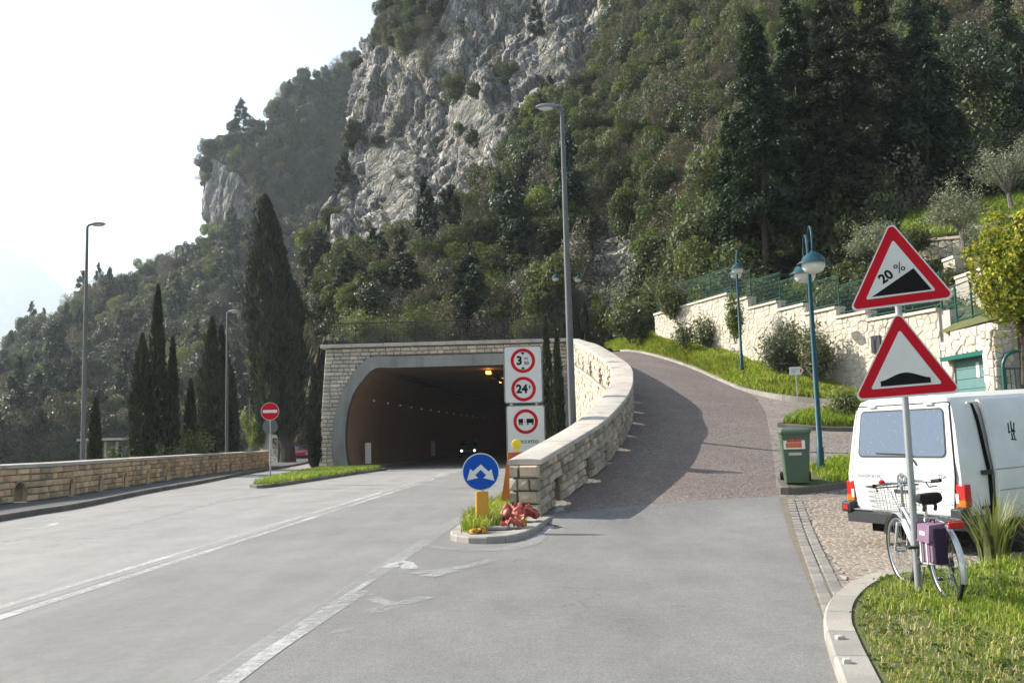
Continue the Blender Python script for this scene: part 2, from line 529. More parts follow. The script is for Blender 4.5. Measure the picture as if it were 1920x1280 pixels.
# ------------------------------------------------------------------ paths
class Path:
    """a smooth line through points (x, y, z), read by length"""
    def __init__(s, pts, step=.1):
        pts = [Vector(q) for q in pts]
        e = [pts[0] * 2 - pts[1]] + pts + [pts[-1] * 2 - pts[-2]]
        out = []
        for i in range(1, len(e) - 2):
            n = max(2, int((e[i + 1] - e[i]).length / step))
            for k in range(n):
                t = k / n
                a, b, c, d = e[i - 1], e[i], e[i + 1], e[i + 2]
                out.append(((b * 2) + (c - a) * t + (a * 2 - b * 5 + c * 4 - d) * t * t + (b * 3 - a - c * 3 + d) * t ** 3) * .5)
        out.append(pts[-1])
        s.p = np.array([tuple(q) for q in out])
        s.s = np.concatenate([[0], np.cumsum(np.linalg.norm(np.diff(s.p[:, :2], axis=0), axis=1))])
        s.len = s.s[-1]

    def at(s, t): return Vector([np.interp(t, s.s, s.p[:, k]) for k in range(3)])

    def tan(s, t):
        v = s.at(min(t + .15, s.len)) - s.at(max(t - .15, 0))
        return v.normalized()

    def nrm(s, t):                       # horizontal, to the right of the way it runs
        v = s.tan(t)
        return Vector((v.y, -v.x, 0)).normalized()


def lerp_pts(tab): return lambda y: float(np.interp(y, [q[0] for q in tab], [q[1] for q in tab]))


# ------------------------------------------------------------------ heights
wall_px = [(1013, 969, 17.2), (1110, 896, 20), (1139, 869, 21.3), (1160, 842, 22.8), (1175, 818, 24.4), (1185, 793, 26), (1187, 771, 28), (1184, 750, 30)]
wall_pts = [P(*q) for q in wall_px]
for q in [(1166, 673, 32.6), (1122, 646, 37), (1100, 639, 42), (1090, 636, 48), (1084, 634, 53.6)]:
    v = P(*q); v.z -= 1.07; wall_pts.append(v)
WL = Path(wall_pts)                      # foot of the ramp wall on the ramp's side
Rpx = [(1462, 930, 17.9), (1453, 880, 20.5), (1446, 830, 24), (1441, 800, 26.5), (1432, 765, 30.5), (1405, 737, 34), (1350, 712, 37.5), (1300, 690, 41), (1240, 670, 45.5), (1190, 659, 50)]
Rpts = [P(*q) for q in Rpx] + [Vector((5.9, 55, 6.45)), Vector((4.2, 60, 6.6)), Vector((0, 63, 6.6)), Vector((-13, 64, 6.5))]
RR = Path(Rpts)
PR = lerp_pts([(-20, 0), (11, 0), (13, .02), (15, .10)] + [(q.y, q.z) for q in Rpts[:10]])
PL = lerp_pts([(-20, 0), (16.6, 0)] + [(q.y, q.z) for q in wall_pts])


def zfun(x, y):
    k = min(max((x - 2.6) / 2.2, 0), 1)
    k = k * k * (3 - 2 * k)
    return PL(y) * (1 - k) + PR(y) * k


kerb_pts = [PZ(*q) for q in [(0, 977), (150, 952), (277, 925), (375, 907), (480, 886)]]
k0, k1 = kerb_pts[0], kerb_pts[1]
d = (kerb_pts[2] - k0).normalized()
KL = Path([k0 - d * 34, k0 - d * 12] + kerb_pts + [Vector((-16.6, 74, 0)), Vector((-19.5, 90, 0)), Vector((-25, 108, 0)), Vector((-34, 125, 0))])
kerbL = lerp_pts([(q[1], q[0]) for q in KL.p])
dbl = lambda y: -4.93 + (y - 9.06) * .0506
edge = lambda y: -1.9 + (y - 6.17) * .0747
gut_a = [(-14, -2.6), (0, .62), (5.75, 1.95), (7.46, 2.38), (Rpts[0].y, Rpts[0].x)]
gut = lerp_pts(gut_a)


def strip(name, xa, xb, y0, y1, ny, nx, zf, mat, kind='structure'):
    V, Fa = [], []
    for i in range(ny + 1):
        y = y0 + (y1 - y0) * i / ny
        for j in range(nx + 1):
            x = xa(y) + (xb(y) - xa(y)) * j / nx
            V.append((x, y, zf(x, y)))
    for i in range(ny):
        for j in range(nx):
            a = i * (nx + 1) + j
            Fa.append((a, a + 1, a + nx + 2, a + nx + 1))
    o = link(name, np_mesh(name, V, Fa, mat, True))
    tag(o, kind=kind)
    return o


flat = lambda x, y: 0.0
# the ground, one sheet to the horizon; it drops away behind the low wall
g = MB()
g.add([(-4800, -4800, -.45), (4800, -4800, -.45), (4800, 4800, -.45), (-4800, 4800, -.45)], [(0, 1, 2, 3)])
tag(g.build('ground', mt['ground']), kind='structure')
strip('road', kerbL, dbl, -14, 54, 40, 4, flat, mt['asphalt_far'])
strip('road', dbl, edge, -14, 54, 40, 4, flat, mt['asphalt_main'])
strip('road', edge, gut, -14, 15.6, 60, 16, zfun, mt['asphalt_side'])
strip('road', edge, lambda y: .9, 15.6, 17.0, 2, 2, flat, mt['asphalt_side'])
strip('road', edge, lambda y: 2.9, 17.0, 54, 20, 2, flat, mt['asphalt_side'])
strip('tunnel_road', lambda y: -10.4 + .06 * (y - 54), lambda y: 4 + .06 * (y - 54), 54, 190, 20, 2, flat, mt['asphalt_main'])
strip('side_road', kerbL, lambda y: kerbL(y) + 6.2, 54, 122, 30, 2, flat, mt['asphalt_far'])

# the ramp, the paved drive and the verge
V, Fa = [], []
NS, NX = 90, 14
for i in range(NS + 1):
    t = i / NS
    a = WL.at(min(t * 1.02, 1) * WL.len) if t < .98 else WL.at(WL.len)
    b = RR.at(t * 40.5)
    a = a - WL.nrm(min(t, 1) * WL.len) * .25
    for j in range(NX + 1):
        k = j / NX
        q = a.lerp(b, k)
        q.z += .05 * math.sin(math.pi * k)
        V.append(tuple(q))
for i in range(NS):
    for j in range(NX):
        a = i * (NX + 1) + j
        Fa.append((a, a + 1, a + NX + 2, a + NX + 1))
tag(link('ramp_road', np_mesh('ramp_road', V, Fa, mt['setts_ramp'], True)), kind='structure')
ap = []
for i in range(9):
    for j in range(NX + 1):
        q = Vector(V[j]); k = i / 8
        x0 = .9 + (gut(15.6) - .9) * j / NX
        q0 = Vector((x0, 15.6, zfun(x0, 15.6)))
        r = q0.lerp(q, k); r.z = q0.z + (q.z - q0.z) * k ** 1.6
        ap.append(tuple(r))
tag(link('road', np_mesh('road', ap, [(i * (NX + 1) + j, i * (NX + 1) + j + 1, (i + 1) * (NX + 1) + j + 1, (i + 1) * (NX + 1) + j) for i in range(8) for j in range(NX)], mt['asphalt_side'], True)), kind='structure')
top = MB()
e_ = RR.at(40.5)
top.add([(WL.p[-1][0] - .4, 53.9, 6.16), (e_.x, e_.y, e_.z), (6.5, 57, 6.5), (5.2, 68, 6.6), (-10.4, 72, 6.6), (-10.4, 54.4, 6.2)], [(0, 1, 2, 3, 4, 5)])
tag(top.build('ramp_top', mt['setts_ramp']), kind='structure')
strip('parking_area', lambda y: gut(y) + .29, lambda y: 9.5 + (y - 7) * .5, 3, 17.9, 30, 10, lambda x, y: PR(y), mt['setts_drive'])
rx = lerp_pts([(q[1], q[0]) for q in RR.p if q[1] < 34.5])
strip('drive', rx, lambda y: 20.0, 17.9, 34, 30, 8, lambda x, y: PR(y), mt['setts_drive'])

# ------------------------------------------------------------------ stones
def stone_unit(seed, rough=.06):
    """a dressed stone in a unit cube: x along the wall, y outwards, z up"""
    r = random.Random(seed)
    j = lambda a: r.uniform(-a, a)
    v = [(x * .5, -.5, z * .5) for x, z in ((-1, -1), (1, -1), (1, 1), (-1, 1))]
    v += [(x * .5 + j(.02), .1 + j(.1), z * .5 + j(.03)) for x, z in ((-1, -1), (1, -1), (1, 1), (-1, 1))]
    v += [(x * .43 + j(.03), .42 + j(.1), z * .38 + j(.05)) for x, z in ((-1, -1), (1, -1), (1, 1), (-1, 1))]
    v += [(j(.15), .5 + j(.08), j(.15))]
    f = []
    for a in (0, 4):
        for i in range(4):
            b = (i + 1) % 4
            f.append((a + i, a + b, a + 4 + b, a + 4 + i))
    for i in range(4): f.append((8 + i, 8 + (i + 1) % 4, 12))
    return v, f


UNITS = [stone_unit(i) for i in range(9)]
_stone_me = {}


def stone_mesh(k, mat):
    key = (k, mat.name)
    if key not in _stone_me:
        v, f = UNITS[k]
        me = bpy.data.meshes.new('stone'); me.from_pydata(v, [], f); me.materials.append(mat)
        bm = bmesh.new(); bm.from_mesh(me); bmesh.ops.recalc_face_normals(bm, faces=bm.faces); bm.to_mesh(me); bm.free()
        _stone_me[key] = me
    return _stone_me[key]


def lay(parent, items, mat, limit, name='stone'):
    """items: (size in the photo, matrix). The largest become objects, the rest one joined part"""
    items.sort(key=lambda q: -q[0])
    for i, (_, M) in enumerate(items[:limit]):
        o = link(name, stone_mesh(random.randrange(9), mat), parent)
        o.matrix_basis = M
    rest = items[limit:]
    if rest:
        mb = MB()
        for _, M in rest:
            v, f = UNITS[random.randrange(9)]
            mb.add(v, f, 0, M)
        tag(mb.build(name, mat, parent), kind='stuff')


def view_size(q): return 1000.0 / max((Vector(q) - Vector((0, 0, EYE))).length, 1)


def sweep(mb, path, s0, s1, sec, mat=0, step=.5, zoff=0.0):
    """sweep a closed section [(out, up)] along path; out is to the right"""
    n = max(1, int(math.ceil((s1 - s0) / step)))
    rings = []
    for i in range(n + 1):
        s = s0 + (s1 - s0) * i / n
        o, nn = path.at(s), path.nrm(s)
        rings.append([(o.x + nn.x * a, o.y + nn.y * a, o.z + b + zoff) for a, b in sec])
    mb.ring(rings, True, (True, True), mat)


def face_stones(path, side, off, s0, s1, z0, z1, ch, wmin, wmax, holes=(), hw=.2, hh=.5, depth=.12, seen=None, floor=None, tilt=1.0):
    """stones in courses on one face of a wall; holes are arch openings (middle s)"""
    out = []
    nc = max(1, round((z1 - z0) / ch)); h = (z1 - z0) / nc
    for c in range(nc):
        zc = z0 + h * (c + .5)
        s = s0 + random.uniform(-.2, 0)
        while s < s1:
            wd = random.uniform(wmin, wmax)
            a, b = max(s, s0), min(s + wd, s1)
            s += wd
            segs = [(a, b)]
            for hs in holes:
                top = zc - h / 2 - z0
                if top < hh:
                    hww = hw * (1 if top < hh * .45 else .75)
                    nn = []
                    for (p, q) in segs:
                        if q <= hs - hww or p >= hs + hww: nn.append((p, q)); continue
                        if p < hs - hww: nn.append((p, hs - hww))
                        if q > hs + hww: nn.append((hs + hww, q))
                    segs = nn
            for p, q in segs:
                if q - p < .05: continue
                m_ = (p + q) / 2
                o, t, n = path.at(m_), path.tan(m_), path.nrm(m_)
                if side < 0: n = -n
                zz = o.z + zc
                if floor is not None and zz < floor + h / 2: continue
                if floor is not None:
                    t = Vector((t.x, t.y, t.z * tilt)).normalized()
                x = t * (1 if side > 0 else -1)
                up = n.cross(x) * -1
                up = x.cross(n) * 1.0
                if up.z < 0: up = -up
                hj = h - random.uniform(.012, .022)
                dd = depth * random.uniform(.85, 1.2)
                ctr = o + n * (off + dd / 2 - depth * .55) ; ctr.z = zz
                M = frame(ctr, x * ((q - p) - random.uniform(.012, .022)), n * dd, up * hj)
                out.append((view_size(ctr) * (1 if seen is None or seen(ctr) else .01), M))
    return out


# ------------------------------------------------------------------ ramp wall
rw = thing('ramp_wall', 'curved pale stone wall with smooth coping climbing beside the ramp above the tunnel road', 'wall')
TH = .56
holes = [1.0, 2.85, 4.45, 6.1, 7.75, 9.5, 11.4, 13.3] + [15.2 + 1.9 * i for i in range(12)]
HW, HH, TOPZ = .2, .47, .95
core = MB()
sol = 0.0
for hs in holes + [WL.len + 5]:
    e = min(hs - HW, WL.len)
    if e > sol: sweep(core, WL, sol, e, [(-.06, -.35), (-.06, TOPZ), (-TH + .06, TOPZ), (-TH + .06, -.35)])
    if hs > WL.len: break
    for k in range(6):                   # the arch, cut in slices
        a, b = hs - HW + 2 * HW * k / 6, hs - HW + 2 * HW * (k + 1) / 6
        u = ((a + b) / 2 - hs) / HW
        ah = HH * (.45 + .55 * math.sqrt(max(0, 1 - u * u)))
        sweep(core, WL, a, b, [(-.06, ah), (-.06, TOPZ), (-TH + .06, TOPZ), (-TH + .06, ah)])
        sweep(core, WL, a, b, [(-.06, -.35), (-.06, -.02), (-TH + .06, -.02), (-TH + .06, -.35)])
    sol = hs + HW
# the retaining part under the ramp, on the tunnel road's side
rings = []
for i in range(80):
    s = WL.len * i / 79
    o, n = WL.at(s), WL.nrm(s)
    a = o - n * (TH - .06); b = o - n * .12
    zt = max(o.z - .34, -.1)
    rings.append([(a.x, a.y, -.3), (a.x, a.y, zt), (b.x, b.y, zt), (b.x, b.y, -.3)])
core.ring(rings)
core.build('core', mt['mortar'], rw)
items = face_stones(WL, 1, -.03, .02, 19.5, 0.0, TOPZ, .16, .15, .40, holes, HW, HH)
for k in range(4):                       # the end face
    zz = .0 + .235 * k + .118
    o, t, n = WL.at(0), WL.tan(0), WL.nrm(0)
    cuts = [0, (.2, .42, .24, .38)[k], TH + .02] if k != 2 else [0, .17, .41, TH + .02]
    for a, b in zip(cuts, cuts[1:]):
        ctr = o - n * ((a + b) / 2 - .01) - Vector((t.x, t.y, 0)) * .03; ctr.z = o.z + zz
        items.append((999, frame(ctr, -n * (b - a - .018), Vector((-t.x, -t.y, 0)).normalized() * .17, Vector((0, 0, .215)))))
lay(rw, items, mt['stone'], 300)
inner = face_stones(WL, -1, TH - .03, 14, WL.len, 0.0, TOPZ, .19, .22, .42, holes, HW, HH)
inner += face_stones(WL, -1, TH - .03, 14, WL.len, -6.06, -.06, .2, .25, .5, floor=0.0)
lay(rw, inner, mt['stone_pale'], 0)
led = MB()
sweep(led, WL, 12, WL.len, [(-TH + .02, -.03), (-TH - .06, -.03), (-TH - .06, -.1), (-TH + .02, -.1)])
led.build('ledge', mt['coping'], rw)
s = -.04
COPE = [(.055, 0), (.055, .07), (.035, .088), (-.12, .10), (-.28, .105), (-.44, .10), (-.595, .088), (-.615, .07), (-.615, 0)]
while s < WL.len - .3:
    L = random.choice([1.5, 1.9, 2.2]) if s > .2 else 1.75
    mb = MB(); sweep(mb, WL, max(s, 0) , min(s + L - .022, WL.len), COPE, 0, .3, TOPZ)
    mb.build('coping_slab', mt['coping'], rw, 30)
    s += L

# ------------------------------------------------------------------ low wall on the left
lw = thing('roadside_wall', 'long low stone wall with arched drain holes beside the left pavement', 'wall')
lpx = [(0, 944, 25.7), (97, 933, 28), (187, 919, 32.5), (296, 902, 40), (394, 888, 49.3), (480, 877, 59.6), (504, 873, 65)]
lp = [P(*q) for q in lpx]
for q in lp: q.z = .125
d = (lp[2] - lp[0]).normalized()
LWP = Path([lp[0] - d * 16, lp[0] - d * 7] + lp)
LH = .95
s_at = lambda y: float(np.interp(y, LWP.p[:, 1], LWP.s))
lho = [s_at(26.6) + 3.0 * i for i in range(-5, 13)]
core = MB(); sol = 0.0
for hs in lho + [LWP.len + 5]:
    e = min(hs - .26, LWP.len)
    if e > sol: sweep(core, LWP, sol, e, [(-.06, -.6), (-.06, LH), (-.44, LH), (-.44, -.6)], step=1.5)
    if hs > LWP.len: break
    for k in range(6):
        a, b = hs - .26 + .52 * k / 6, hs - .26 + .52 * (k + 1) / 6
        u = ((a + b) / 2 - hs) / .26
        ah = .56 * (.4 + .6 * math.sqrt(max(0, 1 - u * u)))
        sweep(core, LWP, a, b, [(-.06, ah), (-.06, LH), (-.44, LH), (-.44, ah)])
        sweep(core, LWP, a, b, [(-.06, -.6), (-.06, -.01), (-.44, -.01), (-.44, -.6)])
    sol = hs + .26
core.build('core', mt['mortar'], lw)
items = face_stones(LWP, 1, -.03, 8, LWP.len, 0.0, LH, .19, .26, .55, lho, .26, .56)
lay(lw, items, mt['stone_warm'], 300)
for hs in lho:                            # arch rings of the drain holes
    if hs < 6 or hs > LWP.len - 1: continue
    o, t, n = LWP.at(hs), LWP.tan(hs), LWP.nrm(hs)
    mb = MB(); ra, rb = [], []
    M = frame(o + n * .012, Vector((t.x, t.y, 0)).normalized(), n, (0, 0, 1))
    pts = [(-.25, 0)] + [(-.25 * math.cos(math.pi * k / 10), .26 + .29 * math.sin(math.pi * k / 10)) for k in range(11)] + [(.25, 0)]
    rings = []
    for (x, z) in pts:
        k = 1.22
        rings.append([(x, -.1, z), (x, .0, z), (x * k, .0, z * 1.1 if z > .26 else z), (x * k, -.1, z * 1.1 if z > .26 else z)])
    mb.ring(rings, True, (True, True), 0, M)
    mb.build('drain_arch', mt['stone_warm'], lw)
s = 0
while s < LWP.len - .2:
    mb = MB(); sweep(mb, LWP, s, min(s + 1.99, LWP.len), [(.07, 0), (.07, .1), (-.25, .13), (-.57, .1), (-.57, 0)], 0, 1, LH)
    mb.build('coping_slab', mt['coping'], lw); s += 2


# ------------------------------------------------------------------ kerbs and islands
def kerb_line(parent, path, s0, s1, wd, h, length, mat, zoff=0.0, side=1, base=.25, zf=None):
    s = s0
    while s < s1 - .05:
        e = min(s + length, s1)
        mb = MB()
        n = max(1, int((e - s) / .25)); rings = []
        for i in range(n + 1):
            q = s + .005 + (e - s - .01) * i / n
            o, nn = path.at(q), path.nrm(q) * side
            z = o.z + zoff
            rings.append([(o.x, o.y, z - base), (o.x, o.y, z + h - .02), (o.x + nn.x * .02, o.y + nn.y * .02, z + h),
                          (o.x + nn.x * wd, o.y + nn.y * wd, z + h), (o.x + nn.x * wd, o.y + nn.y * wd, z - base)])
        mb.ring(rings)
        mb.build('kerb_stone', mat, parent)
        s = e


pv = strip('pavement', lambda y: float(np.interp(y, LWP.p[:, 1], LWP.p[:, 0])) - .1 if y < 65 else kerbL(y) - 3.5, lambda y: kerbL(y) - .18, 8, 100, 60, 2, lambda x, y: .13, mt['pavement_dark'])
kerb_line(pv, KL, 20, KL.len - 25, .2, .14, 1.0, mt['kerb_dark'], 0, -1)


def island(name, pts, h, zf, soil, kerbmat, kw=.18, klen=.8, kerb_upto=None):
    """a raised bed inside a ring of kerb stones; pts run anticlockwise seen from above"""
    ps = [Vector((x, y, zf(x, y))) for x, y in pts]
    path = Path(ps + [ps[0]], .12)
    mb = MB()
    idx = range(0, len(path.p), 2)
    ring = [(path.p[i][0], path.p[i][1], zf(path.p[i][0], path.p[i][1]) + h - .012) for i in idx]
    c = Vector(ring[0]) * 0
    for q in ring: c += Vector(q)
    c /= len(ring)
    ring = [tuple(Vector(q).lerp(c, min(.4, kw * .7 / max((Vector(q) - c).length, .1)))) for q in ring]
    mb.add(ring + [(c.x, c.y, zf(c.x, c.y) + h + .015)], [(i, (i + 1) % len(ring), len(ring)) for i in range(len(ring))])
    o = tag(mb.build(name, soil), kind='structure')
    kerb_line(o, path, 0, kerb_upto or path.len, kw, h, klen, kerbmat, 0, -1)
    return path


isl_entry = [(-9.75, 34.5), (-9.0, 33.9), (-8.5, 38), (-7.9, 45), (-7.35, 53.7), (-11.1, 53.7), (-11.0, 47), (-10.3, 39)]
island('grass_island', isl_entry, .12, flat, mt['grass_soil'], mt['kerb_dark'])
isl_nose = [(-1.05, 15.0), (-.98, 14.3), (-.6, 13.8), (-.1, 13.95), (.2, 14.7), (.38, 15.6), (.62, 17.0), (.9, 18.0), (.85, 22), (1.6, 30), (1.0, 30), (-.05, 24), (-.6, 19.5), (-.95, 16.5)]
island('traffic_island', isl_nose, .1, flat, mt['kerb'], mt['kerb'], .16, .9)
zpr = lambda x, y: PR(y)
isl_bin = [(5.05, 18.05), (5.6, 18.1), (7.2, 18.75), (9.5, 19.6), (9.3, 21.6), (7.0, 20.9), (5.4, 19.3)]
island('kerbed_bed', isl_bin, .13, zpr, mt['grass_soil'], mt['kerb_dark'], .16)
isl_d = [(7.4, 26.4), (8.3, 25.6), (10.2, 25.2), (12.0, 25.6), (12.2, 28.6), (10.2, 28.9), (8.5, 28.2)]
island('kerbed_bed', isl_d, .12, zpr, mt['grass_soil'], mt['kerb_dark'], .16)
# the near lawn on the right, with its broad curved kerb
lawn_edge = [PZ(*q) for q in [(1540, 1400), (1572, 1280), (1552, 1218), (1545, 1180), (1560, 1140), (1602, 1106), (1660, 1088)]]
LE = Path([Vector((1.05, 2.4, 0))] + lawn_edge[1:] + [Vector((4.6, 9.75, 0)), Vector((6.2, 10.1, 0)), Vector((8.5, 10.4, 0))], .08)
lawn_poly = [(q[0], q[1]) for q in LE.p[::3]] + [(14, 10.8), (14, 1.5), (1.2, 1.5)]
mb = MB(); mb.add([(x + (.1 if x < 13 else 0), y - .05, .085) for x, y in lawn_poly] , [tuple(range(len(lawn_poly)))])
lawn = tag(mb.build('lawn', mt['grass_soil']), kind='structure')
kerb_line(lawn, LE, 0, LE.len - 2, .20, .1, .75, mt['kerb'], 0, 1)
# gutter: two rows of small slabs between asphalt and setts
GP = Path([Vector((x, y, PR(y))) for y, x in [(5.6, 1.92), (6.4, 2.11), (7.46, 2.38), (10.5, 3.18), (14, 4.09), (17.6, 5.03)]])
gm = tag(strip('gutter', lambda y: gut(y) - .01, lambda y: gut(y) + .30, 6.9, 17.9, 30, 1, lambda x, y: PR(y) + .002, mt['mortar']))
for r_ in (0, 1):
    s = .9 + .1 * r_
    while s < GP.len - .3:
        L = random.uniform(.26, .36); m_ = s + L / 2
        o, t, n = GP.at(m_), GP.tan(m_), GP.nrm(m_)
        M = frame(o + n * (.07 + .135 * r_) + Vector((0, 0, .003)), t * (L - .012), Vector((0, 0, .02)), n * .122)
        q = link('gutter_slab', stone_mesh(random.randrange(9), mt['gutter']), gm); q.matrix_basis = M
        s += L
# setts of the parking area, near enough to show
mb = MB(); pitch = .112
for i in range(140):
    y = 7.5 + i * pitch * .93
    if y > 17.4: break
    x0 = gut(y) + .34
    x = x0 + random.uniform(0, .08)
    xm = {True: 9, False: float(np.interp(y, [7.5, 8.2, 8.9, 9.5, 9.9, 10.3], [2.7, 2.75, 3.05, 3.7, 4.9, 9.0]))}[y > 10.3]
    while x < min(xm, x0 + 3.4):
        L = random.uniform(.085, .125)
        M = frame((x + L / 2, y + .02 * math.sin(x * 5), PR(y) + .004 + random.uniform(-.003, .003)), (L - .008, random.uniform(-.008, .008), 0), (0, 0, .018), (random.uniform(-.005, .005), pitch * .93 - .009, 0))
        v, f = UNITS[random.randrange(9)]
        mb.add(v, f, 0, M); x += L
sett_o = tag(mb.build('sett', mt['sett'], bpy.data.objects['parking_area']), kind='stuff')

# ------------------------------------------------------------------ paint on the road
def stripe(name, fn, y0, y1, wd, mat, z=.004, n=40, parent=None):
    V, Fa = [], []
    for i in range(n + 1):
        y = y0 + (y1 - y0) * i / n; x = fn(y)
        V += [(x - wd / 2, y, z), (x + wd / 2, y, z)]
    for i in range(n): Fa.append((2 * i, 2 * i + 1, 2 * i + 3, 2 * i + 2))
    tag(link(name, np_mesh(name, V, Fa, mat)), kind='structure')


def patch(px, mat, z=.005):
    mb = MB(); vs = [tuple(PZ(x, y, z)) for x, y in px]
    mb.add(vs, [tuple(range(len(vs)))])
    tag(mb.build('road_marking', mat), kind='structure')


def pxline(px, wd, mat, z=.005, zf=None):
    pa = Path([PZ(x, y, z) for x, y in px], .2); V = []; Fa = []
    for i, q in enumerate(pa.p):
        n = pa.nrm(pa.s[i]) * wd / 2
        V += [(q[0] - n.x, q[1] - n.y, z + (zf(q[0], q[1]) if zf else 0)), (q[0] + n.x, q[1] + n.y, z + (zf(q[0], q[1]) if zf else 0))]
    for i in range(len(pa.p) - 1): Fa.append((2 * i, 2 * i + 1, 2 * i + 3, 2 * i + 2))
    tag(link('road_marking', np_mesh('road_marking', V, Fa, mat)), kind='structure')


stripe('road_marking', lambda y: dbl(y) - .17, -10, 110, .13, mt['line'])
stripe('road_marking', lambda y: dbl(y) + .17, -10, 110, .15, mt['line'])
stripe('road_marking', lambda y: edge(y) - .1, -10, 90, .22, mt['line_faint'])
pxline([(560, 1172), (640, 1122), (700, 1085)], .07, mt['line'], .0065)
pxline([(412, 1290), (520, 1212), (600, 1160), (672, 1112)], .14, mt['line'], .006)
pxline([(672, 1108), (712, 1126), (745, 1132)], .16, mt['line'], .0055)
pxline([(690, 1148), (745, 1132), (800, 1118)], .2, mt['line_old'], .007)
pxline([(620, 1187), (660, 1177)], .1, mt['line_old'], .0055)
pxline([(730, 1063), (755, 1052), (770, 1066)], .2, mt['line'], .0055)
pxline([(775, 1075), (805, 1070), (860, 1064), (930, 1048)], .20, mt['line_faint'], .0055)
pxline([(800, 1080), (850, 1068)], .22, mt['line_old'], .0075)
pxline([(785, 1021), (850, 1028), (930, 1030), (985, 1020), (1012, 1004)], .30, mt['line_faint'], .0055)
pxline([(1012, 1004), (1045, 975), (1092, 945)], .16, mt['line'], .006, zfun)
pxline([(180, 997), (280, 975), (360, 952), (430, 933), (480, 924)], .15, mt['line_faint'])
pxline([(360, 950), (420, 938), (520, 926)], .5, mt['line_faint'], .0065)
pxline([(15, 991), (60, 990), (88, 987), (105, 980)], .14, mt['line'])
pxline([(-20, 1022), (10, 1021), (42, 1017)], .15, mt['line'])
# ------------------------------------------------------------------ tunnel portal
tp = thing('tunnel_portal', 'stone faced tunnel mouth with a smooth concrete arch around the dark road opening', 'tunnel')
FY = 54.0
inn = [P(x, y, FY) for x, y in [(655, 884), (648, 840), (649, 790), (661, 742), (680, 713), (703, 691)]]
out = [P(x, y, FY) for x, y in [(628, 882), (623, 838), (628, 785), (641, 738), (664, 697), (694, 670)]]
XC = -3.45
inn = [(q.x, max(q.z, 0)) for q in inn]; out = [(q.x, max(q.z, 0)) for q in out]
inn[0] = (inn[0][0], 0.0); out[0] = (out[0][0], 0.0)
def smooth2(h):
    pa = Path([Vector((x, z, 0)) for x, z in h], .25)
    return [(q[0], q[1]) for q in pa.p[::1]]


inn = smooth2(inn + [(inn[-1][0] + 1.2, inn[-1][1] + .02)]); out = smooth2(out + [(out[-1][0] + 1.2, out[-1][1] + .02)])
k_ = min(len(inn), len(out)); inn = [inn[round(i * (len(inn) - 1) / (k_ - 1))] for i in range(k_)]; out = [out[round(i * (len(out) - 1) / (k_ - 1))] for i in range(k_)]
inn[0], out[0] = (inn[0][0], 0.0), (out[0][0], 0.0)
full = lambda h: h + [(2 * XC - x, z) for x, z in reversed(h)]
IN, OUT = full(inn), full(out)
TOPZF = 7.0
xl_ = lambda z: -11.35 + .5 * z / 7.0
# concrete ring, standing a little proud
mb = MB()
for i in range(len(IN) - 1):
    a, b, c, d_ = IN[i], IN[i + 1], OUT[i + 1], OUT[i]
    mb.add([(a[0], FY - .12, a[1]), (b[0], FY - .12, b[1]), (c[0], FY - .12, c[1]), (d_[0], FY - .12, d_[1]),
            (a[0], FY + .9, a[1]), (b[0], FY + .9, b[1]), (c[0], FY + .9, c[1]), (d_[0], FY + .9, d_[1])],
           [(0, 1, 2, 3), (0, 4, 5, 1), (3, 2, 6, 7)])
mb.build('arch', mt['concrete'], tp)
zi = [q[1] for q in out]; xi = [q[0] for q in out]


def half(z):                              # outer ring, left side, at height z
    return float(np.interp(z, zi, xi)) if z <= zi[-1] else None


core = MB(); z = 0
while z < TOPZF - .01:
    h = .25
    zz = z + h / 2
    L, Rr = xl_(zz) + .1, 4.2
    hx = half(zz)
    if hx is None: core.box(((L + Rr) / 2, FY + .5, zz), (Rr - L, .9, h))
    else:
        core.box(((L + hx + .05) / 2, FY + .5, zz), (hx + .05 - L, .9, h))
        r0 = 2 * XC - hx - .05
        core.box(((r0 + Rr) / 2, FY + .5, zz), (Rr - r0, .9, h))
    z += h
core.box((xl_(3) + .6, FY + 5, 3.3), (1.0, 8.2, 7.2))
core.build('core', mt['mortar'], tp)
items = []
ch = TOPZF / 31
for c in range(31):
    zc = ch * (c + .5)
    hx = half(zc)
    spans = [(xl_(zc), 3.2)] if hx is None else [(xl_(zc), hx), (2 * XC - hx, 3.2)]
    for a, b in spans:
        x = a
        while x < b - .05:
            wd = min(random.uniform(.32, .62), b - x)
            if b - x - wd < .15: wd = b - x
            sz = 10 if x < .6 else .1
            if not (hx is None and zc < out[-1][1] + .08):
                items.append((sz, frame((x + wd / 2, FY + .03, zc), (wd - .028, 0, 0), (0, -.14, 0), (0, 0, ch - .028))))
            x += wd
lay(tp, items, mt['block'], 300)
mb = MB()
for i in range(8): mb.box((-11.1 + 1.83 * i + .9, FY + .2, TOPZF + .13), (1.815, 1.0, .2))
mb.build('parapet_cap', mt['coping'], tp, bevel=.02)
